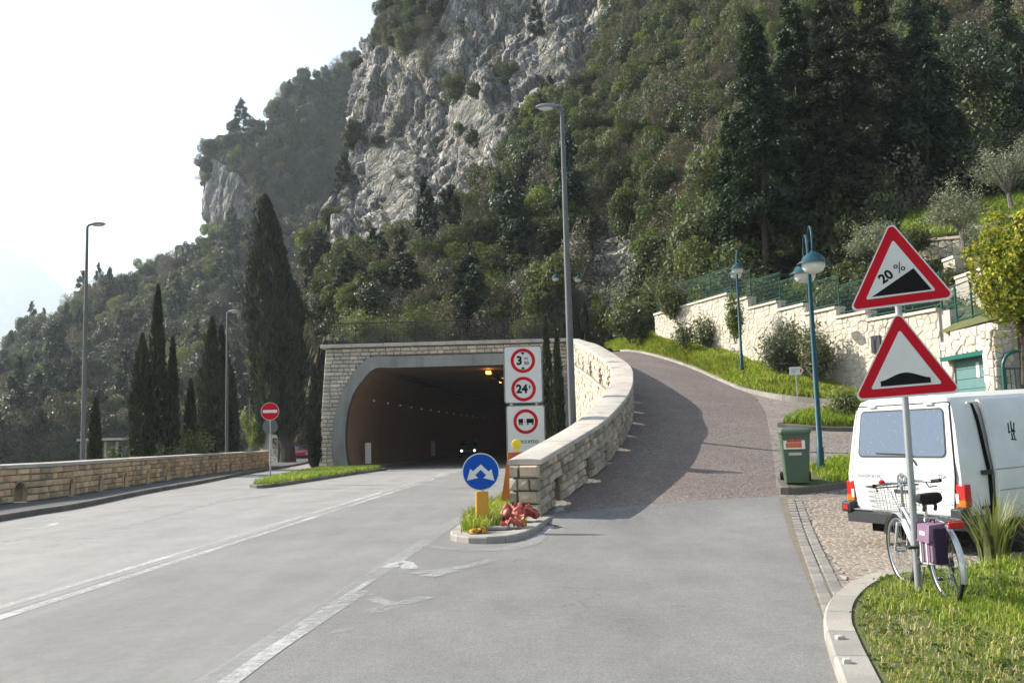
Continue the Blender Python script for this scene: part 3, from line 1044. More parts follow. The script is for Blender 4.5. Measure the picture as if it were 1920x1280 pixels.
# lining
lining, nt, b = newmat('tunnel_lining')
v = pos(nt)
n1 = noise(nt, pos(nt, 1, 1, .15), 1.2, 5, .6)
wv = nd(nt, 'ShaderNodeTexWave', {'Vector': pos(nt, 0, 1, 0), 'Scale': .16, 'Distortion': .4}).outputs[1]
c = mix(nt, n1, (.43, .28, .175), (.26, .17, .11))
c = mix(nt, 1.0, c, ramp(nt, wv, [(0, .72), (.3, .95), (.85, 1.0), (.95, 1.5)]), 'MULTIPLY')
nt.links.new(c, b.inputs['Base Color']); b.inputs['Roughness'].default_value = .75
mb = MB(); rings = []
for k in range(29):
    y = FY + .2 + k * 5.0
    dx = .07 * (y - FY) + .00035 * (y - FY) ** 2
    rings.append([(x + dx + (.05 if x < XC else -.05), y, z) for x, z in IN])
mb.ring(rings, closed=False)
mb.add([(q[0], q[1], q[2]) for q in rings[-1]], [tuple(range(len(IN)))])
mb.build('lining', lining, tp)
mb = MB(); rings = []
for k in range(25):                       # walkway kerb inside
    y = FY + .3 + k * 5.0; dx = .07 * (y - FY) + .00035 * (y - FY) ** 2
    x0 = IN[0][0] + dx + .02
    rings.append([(x0, y, 0), (x0, y, .16), (x0 + .75, y, .16), (x0 + .8, y, 0)])
mb.ring(rings); mb.build('walkway', mt['concrete'], tp)
lamp_w = glow('tunnel_lamp_white', (1.0, .9, .72), .045)
lamp_o = glow('tunnel_lamp_sodium', (1.0, .42, .08), 2.0)
trunk = mottled('cable_tray', (.10, .075, .05), (.07, .05, .04), 2, .7, .1)
tdx = lambda y: .07 * (y - FY) + .00035 * (y - FY) ** 2
for i in range(15):
    y = 59 + i * 4.2
    x = float(np.interp(4.15, [q[1] for q in inn], [q[0] for q in inn])) + tdx(y) + .18
    mb = MB(); mb.box((x, y, 4.15), (.06, .5, .08)); mb.build('wall_lamp', lamp_w, tp)
for i in range(13):
    y = 57 + i * 9
    mb = MB(); mb.box((2 * XC - inn[-1][0] - 1.6 + tdx(y), y, inn[-1][1] - .22), (.3, 1.0, .14)); mb.build('ceiling_lamp', lamp_o, tp)
for xx in (-7.4, -1.6):
    mb = MB(); mb.ring([[(xx + a + tdx(y), y, inn[-1][1] - .3 + b_) for a, b_ in ((-.12, 0), (.12, 0), (.12, .14), (-.12, .14))] for y in np.linspace(FY + 4, 180, 20)])
    mb.build('cable_tray', trunk, tp)
for i, (px, py, Y) in enumerate([(675, 867, 57), (767, 855, 80), (822, 848, 106), (862, 842, 140)]):
    q = P(px, py, Y)
    mb = MB(); mb.box((inn[0][0] + .5 + tdx(Y) if i else inn[0][0] + .62, Y, .9), (.36, .06, 1.25)); mb.build('delineator', mt['white'], tp, bevel=.01)

# railing above the mouth
rl = thing('railing', 'dark metal railing with thin bars along the top of the tunnel mouth', 'railing')
r0, r1, zr = Vector((-10.9, FY + .35, TOPZF + .23)), Vector((3.0, FY + .35, TOPZF + .23)), 1.3
mb = MB()
for h in (.12, 1.28): 
    q = MB(); q.tube([r0 + Vector((0, 0, h)), r1 + Vector((0, 0, h))], .03, 6); q.build('rail', mt['rail_dark'], rl)
bar = MB(); bar.tube([(0, 0, .12), (0, 0, 1.28)], .012, 5); bar = bar.mesh('bar', mt['rail_dark'])
post = MB(); post.box((0, 0, .66), (.06, .06, 1.36)); post = post.mesh('post', mt['rail_dark'])
for i in range(112):
    q = r0.lerp(r1, i / 111)
    o = link('post' if i % 14 == 0 else 'bar', post if i % 14 == 0 else bar, rl); o.location = q

# ------------------------------------------------------------------ mountain
def table(cols, rows, T, px, py):
    T = np.array(T, float)                # T[row][col]
    cols, rows = np.array(cols, float), np.array(rows, float)
    ro = np.argsort(rows); rows, T = rows[ro], T[ro]
    px, py = np.clip(px, cols[0], cols[-1]), np.clip(py, rows[0], rows[-1])
    i = np.clip(np.searchsorted(cols, px) - 1, 0, len(cols) - 2); j = np.clip(np.searchsorted(rows, py) - 1, 0, len(rows) - 2)
    a = (px - cols[i]) / (cols[i + 1] - cols[i]); b = (py - rows[j]) / (rows[j + 1] - rows[j])
    a = a * a * (3 - 2 * a); 
    return (T[j, i] * (1 - a) + T[j, i + 1] * a) * (1 - b) + (T[j + 1, i] * (1 - a) + T[j + 1, i + 1] * a) * b


_fa, _ra, _ua = np.array(_f), np.array(_r), np.array(_u)


def Pn(px, py, Y):
    d = _fa[None] * F + (px - CX)[:, None] * _ra[None] + (CY - py)[:, None] * _ua[None]
    return np.array([[0, 0, EYE]]) + d * (Y / d[:, 1])[:, None]


def inpoly(px, py, poly):
    r = np.zeros(len(px), bool); n = len(poly)
    for i in range(n):
        x0, y0 = poly[i]; x1, y1 = poly[(i + 1) % n]
        c = ((y0 > py) != (y1 > py)) & (px < (x1 - x0) * (py - y0) / (y1 - y0 + 1e-9) + x0)
        r ^= c
    return r


ROCKS_B = [[(690, 88), (745, 100), (800, 60), (870, 0), (870, -60), (1130, -60), (1140, 0), (1155, 60), (1115, 120), (1070, 180), (1015, 215), (985, 265), (960, 335), (890, 390), (830, 420), (770, 450), (705, 470), (645, 480), (638, 440), (590, 430), (585, 385), (615, 365), (650, 320), (655, 250), (660, 140)],
           [(1225, 290), (1310, 270), (1345, 330), (1300, 360), (1240, 340)], [(900, 610), (915, 560), (965, 520), (1062, 505), (1080, 600)],
           [(1085, 470), (1150, 425), (1225, 480), (1225, 560), (1160, 610), (1085, 600)], [(1320, 340), (1370, 330), (1345, 480), (1310, 500)],
           [(1385, 440), (1640, 400), (1640, 520), (1385, 540)], [(628, 440), (650, 445), (640, 520), (625, 500)]]
ROCKS_A = [[(378, 310), (400, 300), (440, 335), (478, 360), (470, 425), (440, 440), (395, 455), (378, 400)]]
SOFT = [[(735, 110), (790, 130), (860, 140), (870, 60), (800, 40)], [(850, 150), (905, 160), (935, 260), (880, 290), (840, 220)], [(690, 290), (740, 250), (800, 300), (740, 360), (700, 350)],
        [(1000, 60), (1040, 40), (1060, 130), (1010, 140)], [(590, 330), (660, 340), (660, 390), (600, 385)], [(700, 370), (760, 350), (780, 400), (720, 420)], [(930, 120), (960, 130), (960, 220), (930, 230)]]


def mountain(name, nu, nv, xl, xr, ybot, ytop, Yf, rocks, amp_rock, amp_soil, wrap, mat, label_kind='structure', ns=1.0, wrap_px=28.0):
    U, Vv = np.meshgrid(np.linspace(0, 1, nu), np.linspace(0, 1, nv))
    u, v = U.ravel(), Vv.ravel()
    # rows run from the foot of each column to the top
    px = xl(np.full_like(u, 600)) + (xr - xl(np.full_like(u, 600))) * u
    for _ in range(4):
        py = ybot(px) + (ytop(px) - ybot(px)) * v
        px = xl(py) + (xr - xl(py)) * u
    Y = Yf(px, py)
    dl = np.maximum(px - xl(py), 0)
    if wrap: Y = Y + wrap * np.exp(-dl / wrap_px) * (np.clip((340 - py) / 120, 0, 1) if name == 'cliff' else 1)
    p = Pn(px, py, Y)
    rock = np.zeros(len(px))
    jx, jy = 14 * fbm(np.stack([px / 30, py / 30, px * 0 + 3], 1), 3), 14 * fbm(np.stack([px / 30, py / 30, px * 0 + 9], 1), 3)
    for ip, poly in enumerate(rocks): rock = np.maximum(rock, inpoly(px + jx, py + jy, poly) * (1.0 if ip == 0 else .68))
    if rocks is ROCKS_B:
        for poly in SOFT: rock = np.where(inpoly(px + jx, py + jy, poly), .56, rock)
    g = p.reshape(nv, nu, 3)
    du = np.gradient(g, axis=1); dv = np.gradient(g, axis=0)
    n = np.cross(du, dv); n /= (np.linalg.norm(n, axis=2, keepdims=True) + 1e-9)
    n = n.reshape(-1, 3)
    n *= np.where((n[:, 1] > 0) , -1, 1)[:, None]
    def cells(q, seed):
        """blocks of rock: a height for every cell, and how near the next cell is"""
        i = np.floor(q).astype(int); best = np.full(len(q), 9.0); sec_ = np.full(len(q), 9.0); val = np.zeros(len(q))
        for dx in (-1, 0, 1):
            for dy in (-1, 0, 1):
                for dz in (-1, 0, 1):
                    c = i + np.array([dx, dy, dz]); h = [_perm[(c[:, 0] + seed + k * 7) % 64, (c[:, 1] + k * 13) % 64, (c[:, 2] + k * 29) % 64] for k in range(4)]
                    d = np.linalg.norm(c + np.stack(h[:3], 1) - q, axis=1)
                    n_ = d < best
                    sec_ = np.where(n_, best, np.minimum(sec_, d)); val = np.where(n_, h[3], val); best = np.minimum(best, d)
        return val - .5, sec_ - best
    p_keep = p; p = p / ns
    tall = np.array([1, 1, .17])
    big = fbm(p * np.array([1, 1, .22]) / 15.0, 3)
    warp = p + np.stack([fbm(p / 5.0 + k * 11, 2) for k in range(3)], 1) * .7
    v1, e1 = cells(warp * tall / 7.0, 3); v2, e2 = cells(warp * tall / 2.7, 11); v3, e3 = cells(p * np.array([1, 1, .5]) / 1.15, 23)
    cliff = big * 1.15 + v1 * .75 - .5 * np.exp(-e1 * 18) + v2 * .42 - .26 * np.exp(-e2 * 16) + v3 * .24 - .12 * np.exp(-e3 * 9) + fbm(p * np.array([1, 1, .5]) / .8, 2) * .06
    p = p_keep
    soil = fbm(p / 14.0, 4) * 1.0 + fbm(p / 3.0, 2) * .3
    cliff = cliff - cliff.mean()
    def blur(A, k):
        A = A.reshape(nv, nu)
        for _ in range(k):
            A = np.pad(A, 1, mode='edge'); A = (A[1:-1, 1:-1] * 2 + A[:-2, 1:-1] + A[2:, 1:-1] + A[1:-1, :-2] + A[1:-1, 2:]) / 6
        return A.ravel()
    wr = blur(np.clip(rock * 1.2, 0, 1), 7)
    wr = wr * np.where(wr > .75, 1, .8)
    D = cliff * amp_rock * wr * np.clip((py + 999) / 999, 1, 1) + soil * amp_soil * (1 - wr)
    D = np.where((rock > 0) & (rock < .7) , D * .5, D)
    D = np.where(rock < .9, blur(D, 2), D)
    p = p + n * D.reshape(-1)[:, None]
    pts = p.reshape(nv, nu, 3)
    # close it behind the silhouette: the flank turns away, the crest runs back
    back = []
    for k, (dy, dx) in enumerate(((6, 2), (25, 14), (80, 60))):
        c = pts[:, :1] + np.array([dx, dy, 0]); back.append(c)
    pts = np.concatenate(back[::-1] + [pts], 1)
    crest = []
    for dy, dz in ((8, 1.0), (30, 2.0), (90, -2.0)):
        c = pts[-1:] + np.array([0, dy, dz]); crest.append(c)
    pts = np.concatenate([pts] + crest, 0)
    H, W = pts.shape[:2]
    idx = np.arange(H * W).reshape(H, W)
    Fa = np.stack([idx[:-1, :-1], idx[:-1, 1:], idx[1:, 1:], idx[1:, :-1]], -1).reshape(-1, 4)
    me = np_mesh(name, pts.reshape(-1, 3), Fa, mat, False)
    at = me.attributes.new('bare_rock', 'FLOAT', 'POINT')
    rr = np.zeros((H, W), np.float32); rr[:nv, W - nu:] = rock.reshape(nv, nu)
    at.data.foreach_set('value', rr.ravel())
    o = tag(link(name, me), kind=label_kind)
    return dict(px=px, py=py, p=p, rock=rock, n=n, obj=o)


def rock_material():
    m, nt, b = newmat('limestone_and_scrub')
    a = nd(nt, 'ShaderNodeAttribute', attribute_name='bare_rock').outputs['Fac']
    v = pos(nt)
    ns = noise(nt, pos(nt, 1, 1, .18), .35, 6, .62)          # vertical water stains
    nb = noise(nt, v, .12, 5, .6)
    nf = noise(nt, v, 1.6, 6, .7)
    c = mix(nt, ramp(nt, nb, [(.35, 0.0), (.65, 1.0)]), (.37, .365, .355), (.47, .43, .38))
    c = mix(nt, ramp(nt, ns, [(.44, 0.0), (.56, .8)]), c, (.085, .09, .095))
    c = mix(nt, ramp(nt, noise(nt, pos(nt, 1, 1, .1), 1.1, 5, .7), [(.5, 0.0), (.62, .65)]), c, (.10, .10, .10))
    c = mix(nt, 1.0, c, ramp(nt, nf, [(.3, .75), (.7, 1.15)]), 'MULTIPLY')
    c = mix(nt, ramp(nt, noise(nt, pos(nt, 1, 1, .12), .5, 4, .6), [(.58, 0.0), (.66, .5)]), c, (.40, .29, .19))
    c = mix(nt, ramp(nt, noise(nt, pos(nt, 1, 1, .6), .22, 6, .72), [(.55, 0.0), (.62, .8)]), c, (.085, .095, .05))   # ledge plants
    g1 = nd(nt, 'ShaderNodeTexVoronoi', {'Vector': mix(nt, .3, pos(nt, 1, 1, .28), nd(nt, 'ShaderNodeTexNoise', {'Vector': v, 'Scale': .5, 'Detail': 4}).outputs[1]), 'Scale': .8}, feature='DISTANCE_TO_EDGE').outputs[0]
    c = mix(nt, ramp(nt, g1, [(.0, .75), (.07, 0.0)]), c, (.09, .088, .082))
    s = mix(nt, noise(nt, v, .5, 5, .6), (.075, .07, .04), (.14, .12, .085))
    s = mix(nt, ramp(nt, noise(nt, v, 1.3, 4, .6), [(.45, 0.0), (.6, .8)]), s, (.06, .075, .03))
    k = math_(nt, 'ADD', a, math_(nt, 'MULTIPLY', math_(nt, 'SUBTRACT', noise(nt, v, .7, 5, .65), .5), .9))
    nt.links.new(mix(nt, ramp(nt, k, [(.4, 0.0), (.6, 1.0)]), s, c), b.inputs['Base Color'])
    b.inputs['Roughness'].default_value = .95
    b.inputs['Specular IOR Level'].default_value = .15
    wv_ = mix(nt, .35, pos(nt, 1, 1, .3), nd(nt, 'ShaderNodeTexNoise', {'Vector': v, 'Scale': .5, 'Detail': 4}).outputs[1])
    f1 = nd(nt, 'ShaderNodeTexVoronoi', {'Vector': wv_, 'Scale': .55}, feature='DISTANCE_TO_EDGE').outputs[0]
    f2 = nd(nt, 'ShaderNodeTexVoronoi', {'Vector': wv_, 'Scale': 1.7}, feature='DISTANCE_TO_EDGE').outputs[0]
    fis = math_(nt, 'MINIMUM', ramp(nt, f1, [(0, 0.0), (.10, 1.0)]), ramp(nt, f2, [(0, .35), (.12, 1.0)]))
    bump(nt, b, mix(nt, .5, mix(nt, .4, mix(nt, .5, nf, noise(nt, pos(nt, 1, 1, .22), 2.6, 7, .8)), ns), fis), 1.0, .9)
    return m


mt['rock'] = rock_material()
ic = lambda xs, ys: (lambda q: np.interp(q, xs, ys))
BC = [500, 650, 800, 950, 1100, 1250, 1400, 1550, 1700, 1900, 2150]
BR = [860, 700, 600, 500, 400, 300, 200, 100, 0, -150]
BT = [[112, 72, 66, 64, 60, 52, 46, 42, 40, 38, 36], [125, 76, 66, 64, 60, 52, 46, 42, 40, 38, 36], [135, 84, 72, 68, 64, 54, 48, 44, 42, 40, 38],
      [150, 110, 92, 80, 74, 62, 54, 50, 47, 44, 42], [170, 150, 125, 100, 86, 70, 62, 57, 53, 48, 46], [185, 165, 150, 125, 100, 82, 72, 65, 60, 55, 52],
      [200, 172, 160, 145, 120, 98, 84, 75, 68, 62, 58], [215, 178, 168, 158, 142, 118, 98, 86, 78, 70, 64], [230, 186, 175, 168, 156, 138, 115, 100, 90, 80, 72],
      [250, 200, 185, 180, 172, 155, 135, 118, 105, 92, 84]]
xlB = ic([-150, 0, 45, 85, 130, 260, 300, 340, 380, 430, 480, 560, 640, 760, 880], [850, 748, 708, 688, 664, 657, 650, 634, 612, 597, 590, 580, 560, 520, 500])
ybB = ic([480, 585, 612, 1080, 1230, 1300, 1770, 2150], [885, 885, 640, 640, 640, 640, 640, 640])
MB_ = mountain('cliff', 620, 440, xlB, 2150, ybB, lambda x: np.full_like(x, -150.0), lambda x, y: table(BC, BR, BT, x, y), ROCKS_B, 2.6, 1.2, 13, mt['rock'], wrap_px=75.0)
AC = [-300, 0, 200, 400, 560, 720]
cyA = ic([-300, -60, 0, 60, 140, 200, 300, 400, 480, 560, 720], [900, 730, 690, 640, 588, 552, 510, 462, 440, 430, 430])
ta = lambda x, y: 150 + (np.interp(x, [-300, 0, 400, 720], [330, 300, 300, 350]) - 150) * np.clip((870 - y) / np.maximum(870 - cyA(x), 10), 0, 1) ** 1.1
MA_ = mountain('hillside', 200, 90, lambda y: np.full_like(y, -330.0), 720, lambda x: np.full_like(x, 872.0), cyA, ta, [], 1, 2.0, 0, mt['rock'])
cyH = ic([383, 395, 430, 470, 500, 508, 560, 600, 640, 668, 760], [318, 287, 260, 253, 252, 214, 166, 152, 130, 112, 60])
xlH = ic([250, 285, 320, 390, 440, 470, 520], [398, 386, 381, 384, 396, 404, 404])
MH_ = mountain('headland', 240, 140, xlH, 760, lambda x: np.full_like(x, 520.0), cyH, lambda x, y: np.interp(y, [60, 250, 320, 440, 520], [400, 350, 336, 325, 318]) + .06 * (x - 385), ROCKS_A, 3.0, 2.0, 30, mt['rock'], ns=2.2, wrap_px=70.0)
# the mountain across the lake
nu, nv = 90, 40
cyF = ic([-900, -500, -200, 0, 60, 110, 150, 260, 420], [300, 420, 400, 458, 490, 548, 590, 700, 845])
px = np.repeat(np.linspace(-900, 420, nu)[None], nv, 0).ravel(); vv = np.repeat(np.linspace(0, 1, nv)[:, None], nu, 1).ravel()
py = 868 + (cyF(px) - 868) * vv
Yd = 3700 + 700 * vv
pp = Pn(px, py, Yd)
pp[:, 1] += fbm(pp / 330, 5) * 170; pp[:, 2] += fbm(pp / 250 + 9, 4) * 20 * vv
pp = np.concatenate([pp, pp[-nu:] + np.array([0, 700, -250])])
idx = np.arange((nv + 1) * nu).reshape(nv + 1, nu)
Fa = np.stack([idx[:-1, :-1], idx[:-1, 1:], idx[1:, 1:], idx[1:, :-1]], -1).reshape(-1, 4)
tag(link('mountain', np_mesh('mountain', pp, Fa, mottled('far_mountain', (.12, .13, .08), (.30, .28, .24), .008, .95, .1, .1, 0), True)), kind='structure')

# ------------------------------------------------------------------ leaves
def quads(c, nrm_, size, aspect=1.0, spread=1.0, r=rng):
    """leaf cards: centres c, preferred normals nrm_, sizes -> V, F"""
    n = len(c)
    k = nrm_ + r.normal(0, spread, (n, 3)); k /= np.linalg.norm(k, axis=1, keepdims=True) + 1e-9
    a = np.cross(k, r.normal(0, 1, (n, 3))); a /= np.linalg.norm(a, axis=1, keepdims=True) + 1e-9
    b = np.cross(k, a)
    s = (size * r.uniform(.6, 1.3, n))[:, None]
    w_ = s * aspect
    V = np.stack([c - a * s, c - b * w_ + k * s * .15, c + a * s, c + b * w_ + k * s * .15], 1).reshape(-1, 3)
    return V, np.arange(n * 4).reshape(-1, 4)


def blob_points(n, rad, lumps, seed, shell=.55, flat=1.0, up=0.0):
    """points through the volume of a lumpy crown, and outward normals"""
    r = np.random.default_rng(seed)
    d = r.normal(0, 1, (lumps, 3)); d /= np.linalg.norm(d, axis=1, keepdims=True)
    lc = d * r.uniform(.25, .9, (lumps, 1)) * rad
    lr = r.uniform(.16, .52, lumps) * rad
    w_ = lr ** 2; k = r.choice(lumps, n, p=w_ / w_.sum())
    e = r.normal(0, 1, (n, 3)); e /= np.linalg.norm(e, axis=1, keepdims=True)
    rr = r.uniform(shell, 1.05, n) ** .6
    c = lc[k] + e * (lr[k] * rr)[:, None]
    c[:, 2] = c[:, 2] * flat + up
    return c, e


def broad_crown(n, rad, seed, size, flat=.9, lumps=11):
    c, e = blob_points(n, rad, lumps, seed, .5, flat, rad * .95)
    return quads(c, e, np.full(n, size), .6, .7, np.random.default_rng(seed + 1))


SPIRE = ([0, .06, .3, .5, .7, .85, .95, 1], [.45, .85, 1, .93, .7, .42, .18, .02])
BROAD = ([0, .04, .15, .48, .6, .73, .87, .95, 1], [.35, .7, 1, 1, .82, .64, .38, .2, .03])


def spindle(n, h, rad, seed, size, base=.0, shape=SPIRE, leaf=.3, lean=0.0):
    """an upright cypress: flames of foliage pointing up, gaps between"""
    r = np.random.default_rng(seed)
    t = r.uniform(0, 1, n) ** 1.12
    prof = np.interp(t, *shape)
    a = r.uniform(0, 2 * np.pi, n)
    z = base + (h - base) * t
    an = np.stack([np.cos(a) * 1.3, np.sin(a) * 1.3, z * (3.2 / max(rad, .3)) * .18 + seed], 1)
    lob = 1 + .30 * vnoise(an * 1.5) + .34 * vnoise(an * np.array([3.3, 3.3, 1.6]) + 7)
    keep = vnoise(an * 2.6 + 31) > -.62
    rr = rad * prof * lob * np.sqrt(r.uniform(.4, 1.0, n))
    c = np.stack([np.cos(a) * rr + lean * t ** 1.5, np.sin(a) * rr, z], 1)
    stray = (r.random(n) < .16) & (vnoise(an * 4.1 + 3) > .05)
    c[:, :2] *= np.where(stray, r.uniform(1.05, 1.4, n), 1.0)[:, None]
    s = size * r.uniform(.5, 1.35, n) * keep
    o = np.stack([np.cos(a), np.sin(a), np.zeros(n)], 1); tg = np.stack([-np.sin(a), np.cos(a), np.zeros(n)], 1)
    up = np.array([0, 0, 1.0]) + o * r.uniform(.05, .7, (n, 1)) + tg * r.normal(0, .3, (n, 1)); up /= np.linalg.norm(up, axis=1, keepdims=True)
    sd = tg * r.uniform(.3, 1, (n, 1)) + o * r.normal(0, .6, (n, 1)); sd /= np.linalg.norm(sd, axis=1, keepdims=True)
    V = np.stack([c - up * s[:, None] * .8, c + sd * s[:, None] * leaf, c + up * s[:, None] * 1.1, c - sd * s[:, None] * leaf], 1).reshape(-1, 3)
    return V, np.arange(n * 4).reshape(-1, 4)


def conifer_crown(n, h, rad, seed, size, base=.12, droop=.35, taper=.8, layers=None):
    """whorls of drooping boughs thick with needles"""
    r = np.random.default_rng(seed)
    nb = layers or int(h * 7)
    zt = base + (1 - base) * np.sort(r.uniform(0, 1, nb)) ** .9
    L = rad * (1 - zt) ** taper * r.uniform(.65, 1.2, nb) + .25
    az = r.uniform(0, 2 * np.pi, nb)
    w_ = L ** 1.3; k = r.choice(nb, n, p=w_ / w_.sum())
    t = r.uniform(.12, 1, n) ** .75
    x = L[k] * t
    z = zt[k] * h + x * .12 - droop * x * t + r.normal(0, .12, n) * (1 + L[k] * .2)
    sid = r.normal(0, .16, n) * (L[k] * .6 + .3)
    c = np.stack([np.cos(az[k]) * x - np.sin(az[k]) * sid, np.sin(az[k]) * x + np.cos(az[k]) * sid, z], 1)
    dirv = np.stack([np.cos(az[k]), np.sin(az[k]), np.full(n, -.4)], 1)
    dirv += r.normal(0, .5, (n, 3)); dirv /= np.linalg.norm(dirv, axis=1, keepdims=True)
    b = np.cross(dirv, r.normal(0, 1, (n, 3))); b /= np.linalg.norm(b, axis=1, keepdims=True)
    s = (size * r.uniform(.6, 1.3, n))[:, None]
    V = np.stack([c - dirv * s, c + b * s * .35, c + dirv * s, c - b * s * .35], 1).reshape(-1, 3)
    return V, np.arange(n * 4).reshape(-1, 4)


def trunk_mesh(h, r0, seed, limbs=5, lean=.06, spread=1.2, from_=.4):
    rr = random.Random(seed); mb = MB(); n = 6
    pts = [Vector((rr.uniform(-lean, lean) * h * i / n, rr.uniform(-lean, lean) * h * i / n, h * i / n)) for i in range(n + 1)]
    mb.tube(pts, [r0 * (1.25 if i == 0 else 1 - .8 * i / n) for i in range(n + 1)], 7)
    for i in range(limbs):
        k = rr.uniform(from_, .95); q = pts[0].lerp(pts[-1], k); a = rr.uniform(0, 6.28)
        e = q + Vector((math.cos(a) * spread, math.sin(a) * spread, spread * rr.uniform(.3, .9))) * rr.uniform(.5, 1)
        mb.tube([q, q.lerp(e, .5) + Vector((0, 0, .1)), e], [r0 * .4, r0 * .25, r0 * .08], 5)
    return mb


# ------------------------------------------------------------------ trees of the slopes
KINDS = {'dark': ('leaf_dark', 'bark'), 'mid': ('leaf_mid', 'bark_grey'), 'light': ('leaf_light', 'bark_grey'), 'brown': ('leaf_brown', 'bark_grey'), 'pine': ('leaf_conifer', 'bark')}
PROTO, LOW = {}, {}
for kn, (lm, bm_) in KINDS.items():
    PROTO[kn], LOW[kn] = [], []
    for s_ in range(3):
        sd = hash((len(kn), s_)) % 1000 + 13 * s_ + len(kn) * 101
        if kn == 'pine':
            V, Fa = conifer_crown(4500, 5.2, 1.5, sd, .14, .2, .15, .7)
            tr = trunk_mesh(5.0, .11, sd, 0)
        elif kn == 'brown':
            V, Fa = broad_crown(3600, 1.7, sd, .062, 1.0, 16)
            tr = trunk_mesh(2.6, .08, sd, 14, .08, 1.3, .15)
        else:
            V, Fa = broad_crown(5200, 1.75, sd, .085, .95, 14)
            tr = trunk_mesh(2.2, .1, sd, 6, .08, 1.0, .3)
        PROTO[kn].append((np_mesh('crown', V, Fa, mt[lm]), tr.mesh('trunk', mt[bm_])))

LOOK = {'dark': 'dark green tree', 'mid': 'olive green tree', 'light': 'light green tree', 'brown': 'greyish brown tree', 'pine': 'layered pine'}


def where(x, y):
    a = 'left of the tunnel' if x < 640 else 'over the tunnel, left half' if x < 720 else 'over the tunnel arch' if x < 790 else 'over the tunnel railing' if x < 870 else 'over the tunnel, right half' if x < 945 else 'left of the tall lamp' if x < 1045 else \
        'right of the tall lamp' if x < 1120 else 'above the ramp bend' if x < 1240 else 'above the white wall' if x < 1370 else 'behind the conifers' if x < 1640 else 'above the terraces'
    b = 'at the slope foot' if y > 540 else 'just above the slope foot' if y > 470 else 'low on the slope' if y > 400 else 'below mid slope' if y > 320 else 'at mid slope' if y > 240 else 'above mid slope' if y > 160 else 'high on the slope' if y > 80 else 'topmost on the slope'
    return b + ', ' + a


def kind_for(r, px, py, far):
    n = vnoise(np.array([[px / 110, py / 90, 2.0]]))[0]
    a = r.random()
    if 1080 < px < 1720 and not far: return 'brown' if a < .3 else 'mid' if a < .84 else 'light' if a < .94 else 'dark'
    if far: return 'mid' if a < .16 else 'dark' if a < .72 else 'light' if a < .76 else 'brown' if a < .92 else 'pine'
    if a < .15: return 'pine'
    if n > .25: return 'brown' if a < .5 else 'mid'
    if n > -.1: return 'mid' if a < .5 else 'brown' if a < .72 else 'dark'
    return 'dark' if a < .5 else 'mid' if a < .8 else 'brown' if a < .92 else 'light'


r_ = random.Random(5)
spots = []


def scatter(Mx, n, far, smin, smax, keep, gap):
    got = []
    cell = {}
    N = len(Mx['px']); tries = 0
    while len(got) < n and tries < n * 40:
        tries += 1
        i = r_.randrange(N)
        x, y = Mx['px'][i], Mx['py'][i]
        if not (-60 < x < 1990 and y > -60): continue
        if Mx['rock'][i] > .9 or (Mx['rock'][i] > .5 and r_.random() > .05) or (Mx['rock'][i] > .2 and r_.random() > .12): continue
        if not keep(x, y): continue
        g = gap * (1.0 if far else 70.0 / max(Mx['p'][i][1], 40)) 
        key = (int(x // 30), int(y // 30))
        if any((x - a) ** 2 + (y - b) ** 2 < g * g for dx in (-1, 0, 1) for dy in (-1, 0, 1) for a, b in cell.get((key[0] + dx, key[1] + dy), ())): continue
        cell.setdefault(key, []).append((x, y))
        sc_ = r_.uniform(smin, smax)
        got.append((x, y, Mx['p'][i], sc_, kind_for(r_, x, y, far)))
    return got


treesB = scatter(MB_, 1700, False, .55, 1.4, lambda x, y: not (1330 < x < 1920 and 60 < y < 500 and r_.random() < .5) and not (900 < x < 1080 and 440 < y < 660 and r_.random() < .85) and not (1075 < x < 1240 and 420 < y < 700 and r_.random() < .97) and not (1215 < x < 1350 and 265 < y < 440 and r_.random() < .85) and not (690 < x < 1010 and 280 < y < 500 and r_.random() < .6), 19)
treesA = scatter(MA_, 2300, True, .8, 2.3, lambda x, y: True, 7.5)
treesH = scatter(MH_, 900, True, .8, 2.4, lambda x, y: True, 7.5)
treesB.sort(key=lambda q: -q[3] / q[2][1])
rest = treesB[300:]
near = treesB[:300]
names = [LOOK[q[4]] + ' ' + where(q[0], q[1]) for q in near]
ORD = ['leftmost', 'second', 'third', 'fourth', 'fifth', 'sixth', 'seventh', 'eighth', 'ninth', 'tenth', 'eleventh', 'twelfth', 'thirteenth', 'fourteenth', 'fifteenth', 'sixteenth']
final = {}
for i, nm in enumerate(names):
    same = sorted((k for k in range(len(near)) if names[k] == nm), key=lambda k: near[k][0])
    if len(same) > 1:
        k = same.index(i)
        final[i] = nm + (', leftmost' if k == 0 else ', rightmost' if k == len(same) - 1 else ', ' + ORD[k] + ' from left')
    else: final[i] = nm
for i_, (x, y, p_, s_, kn) in enumerate(near):
    t = thing('pine_tree' if kn == 'pine' else 'slope_tree', final[i_], 'tree', (p_[0], p_[1], p_[2] - .5 * s_), r_.uniform(0, 6.28), LOOK[kn] + 's on the wooded slope')
    t.scale = (s_ * r_.uniform(.8, 1.3), s_ * r_.uniform(.8, 1.3), s_ * r_.uniform(.75, 1.6))
    cr, tr = PROTO[kn][r_.randrange(3)]
    link('crown', cr, t); link('trunk', tr, t)


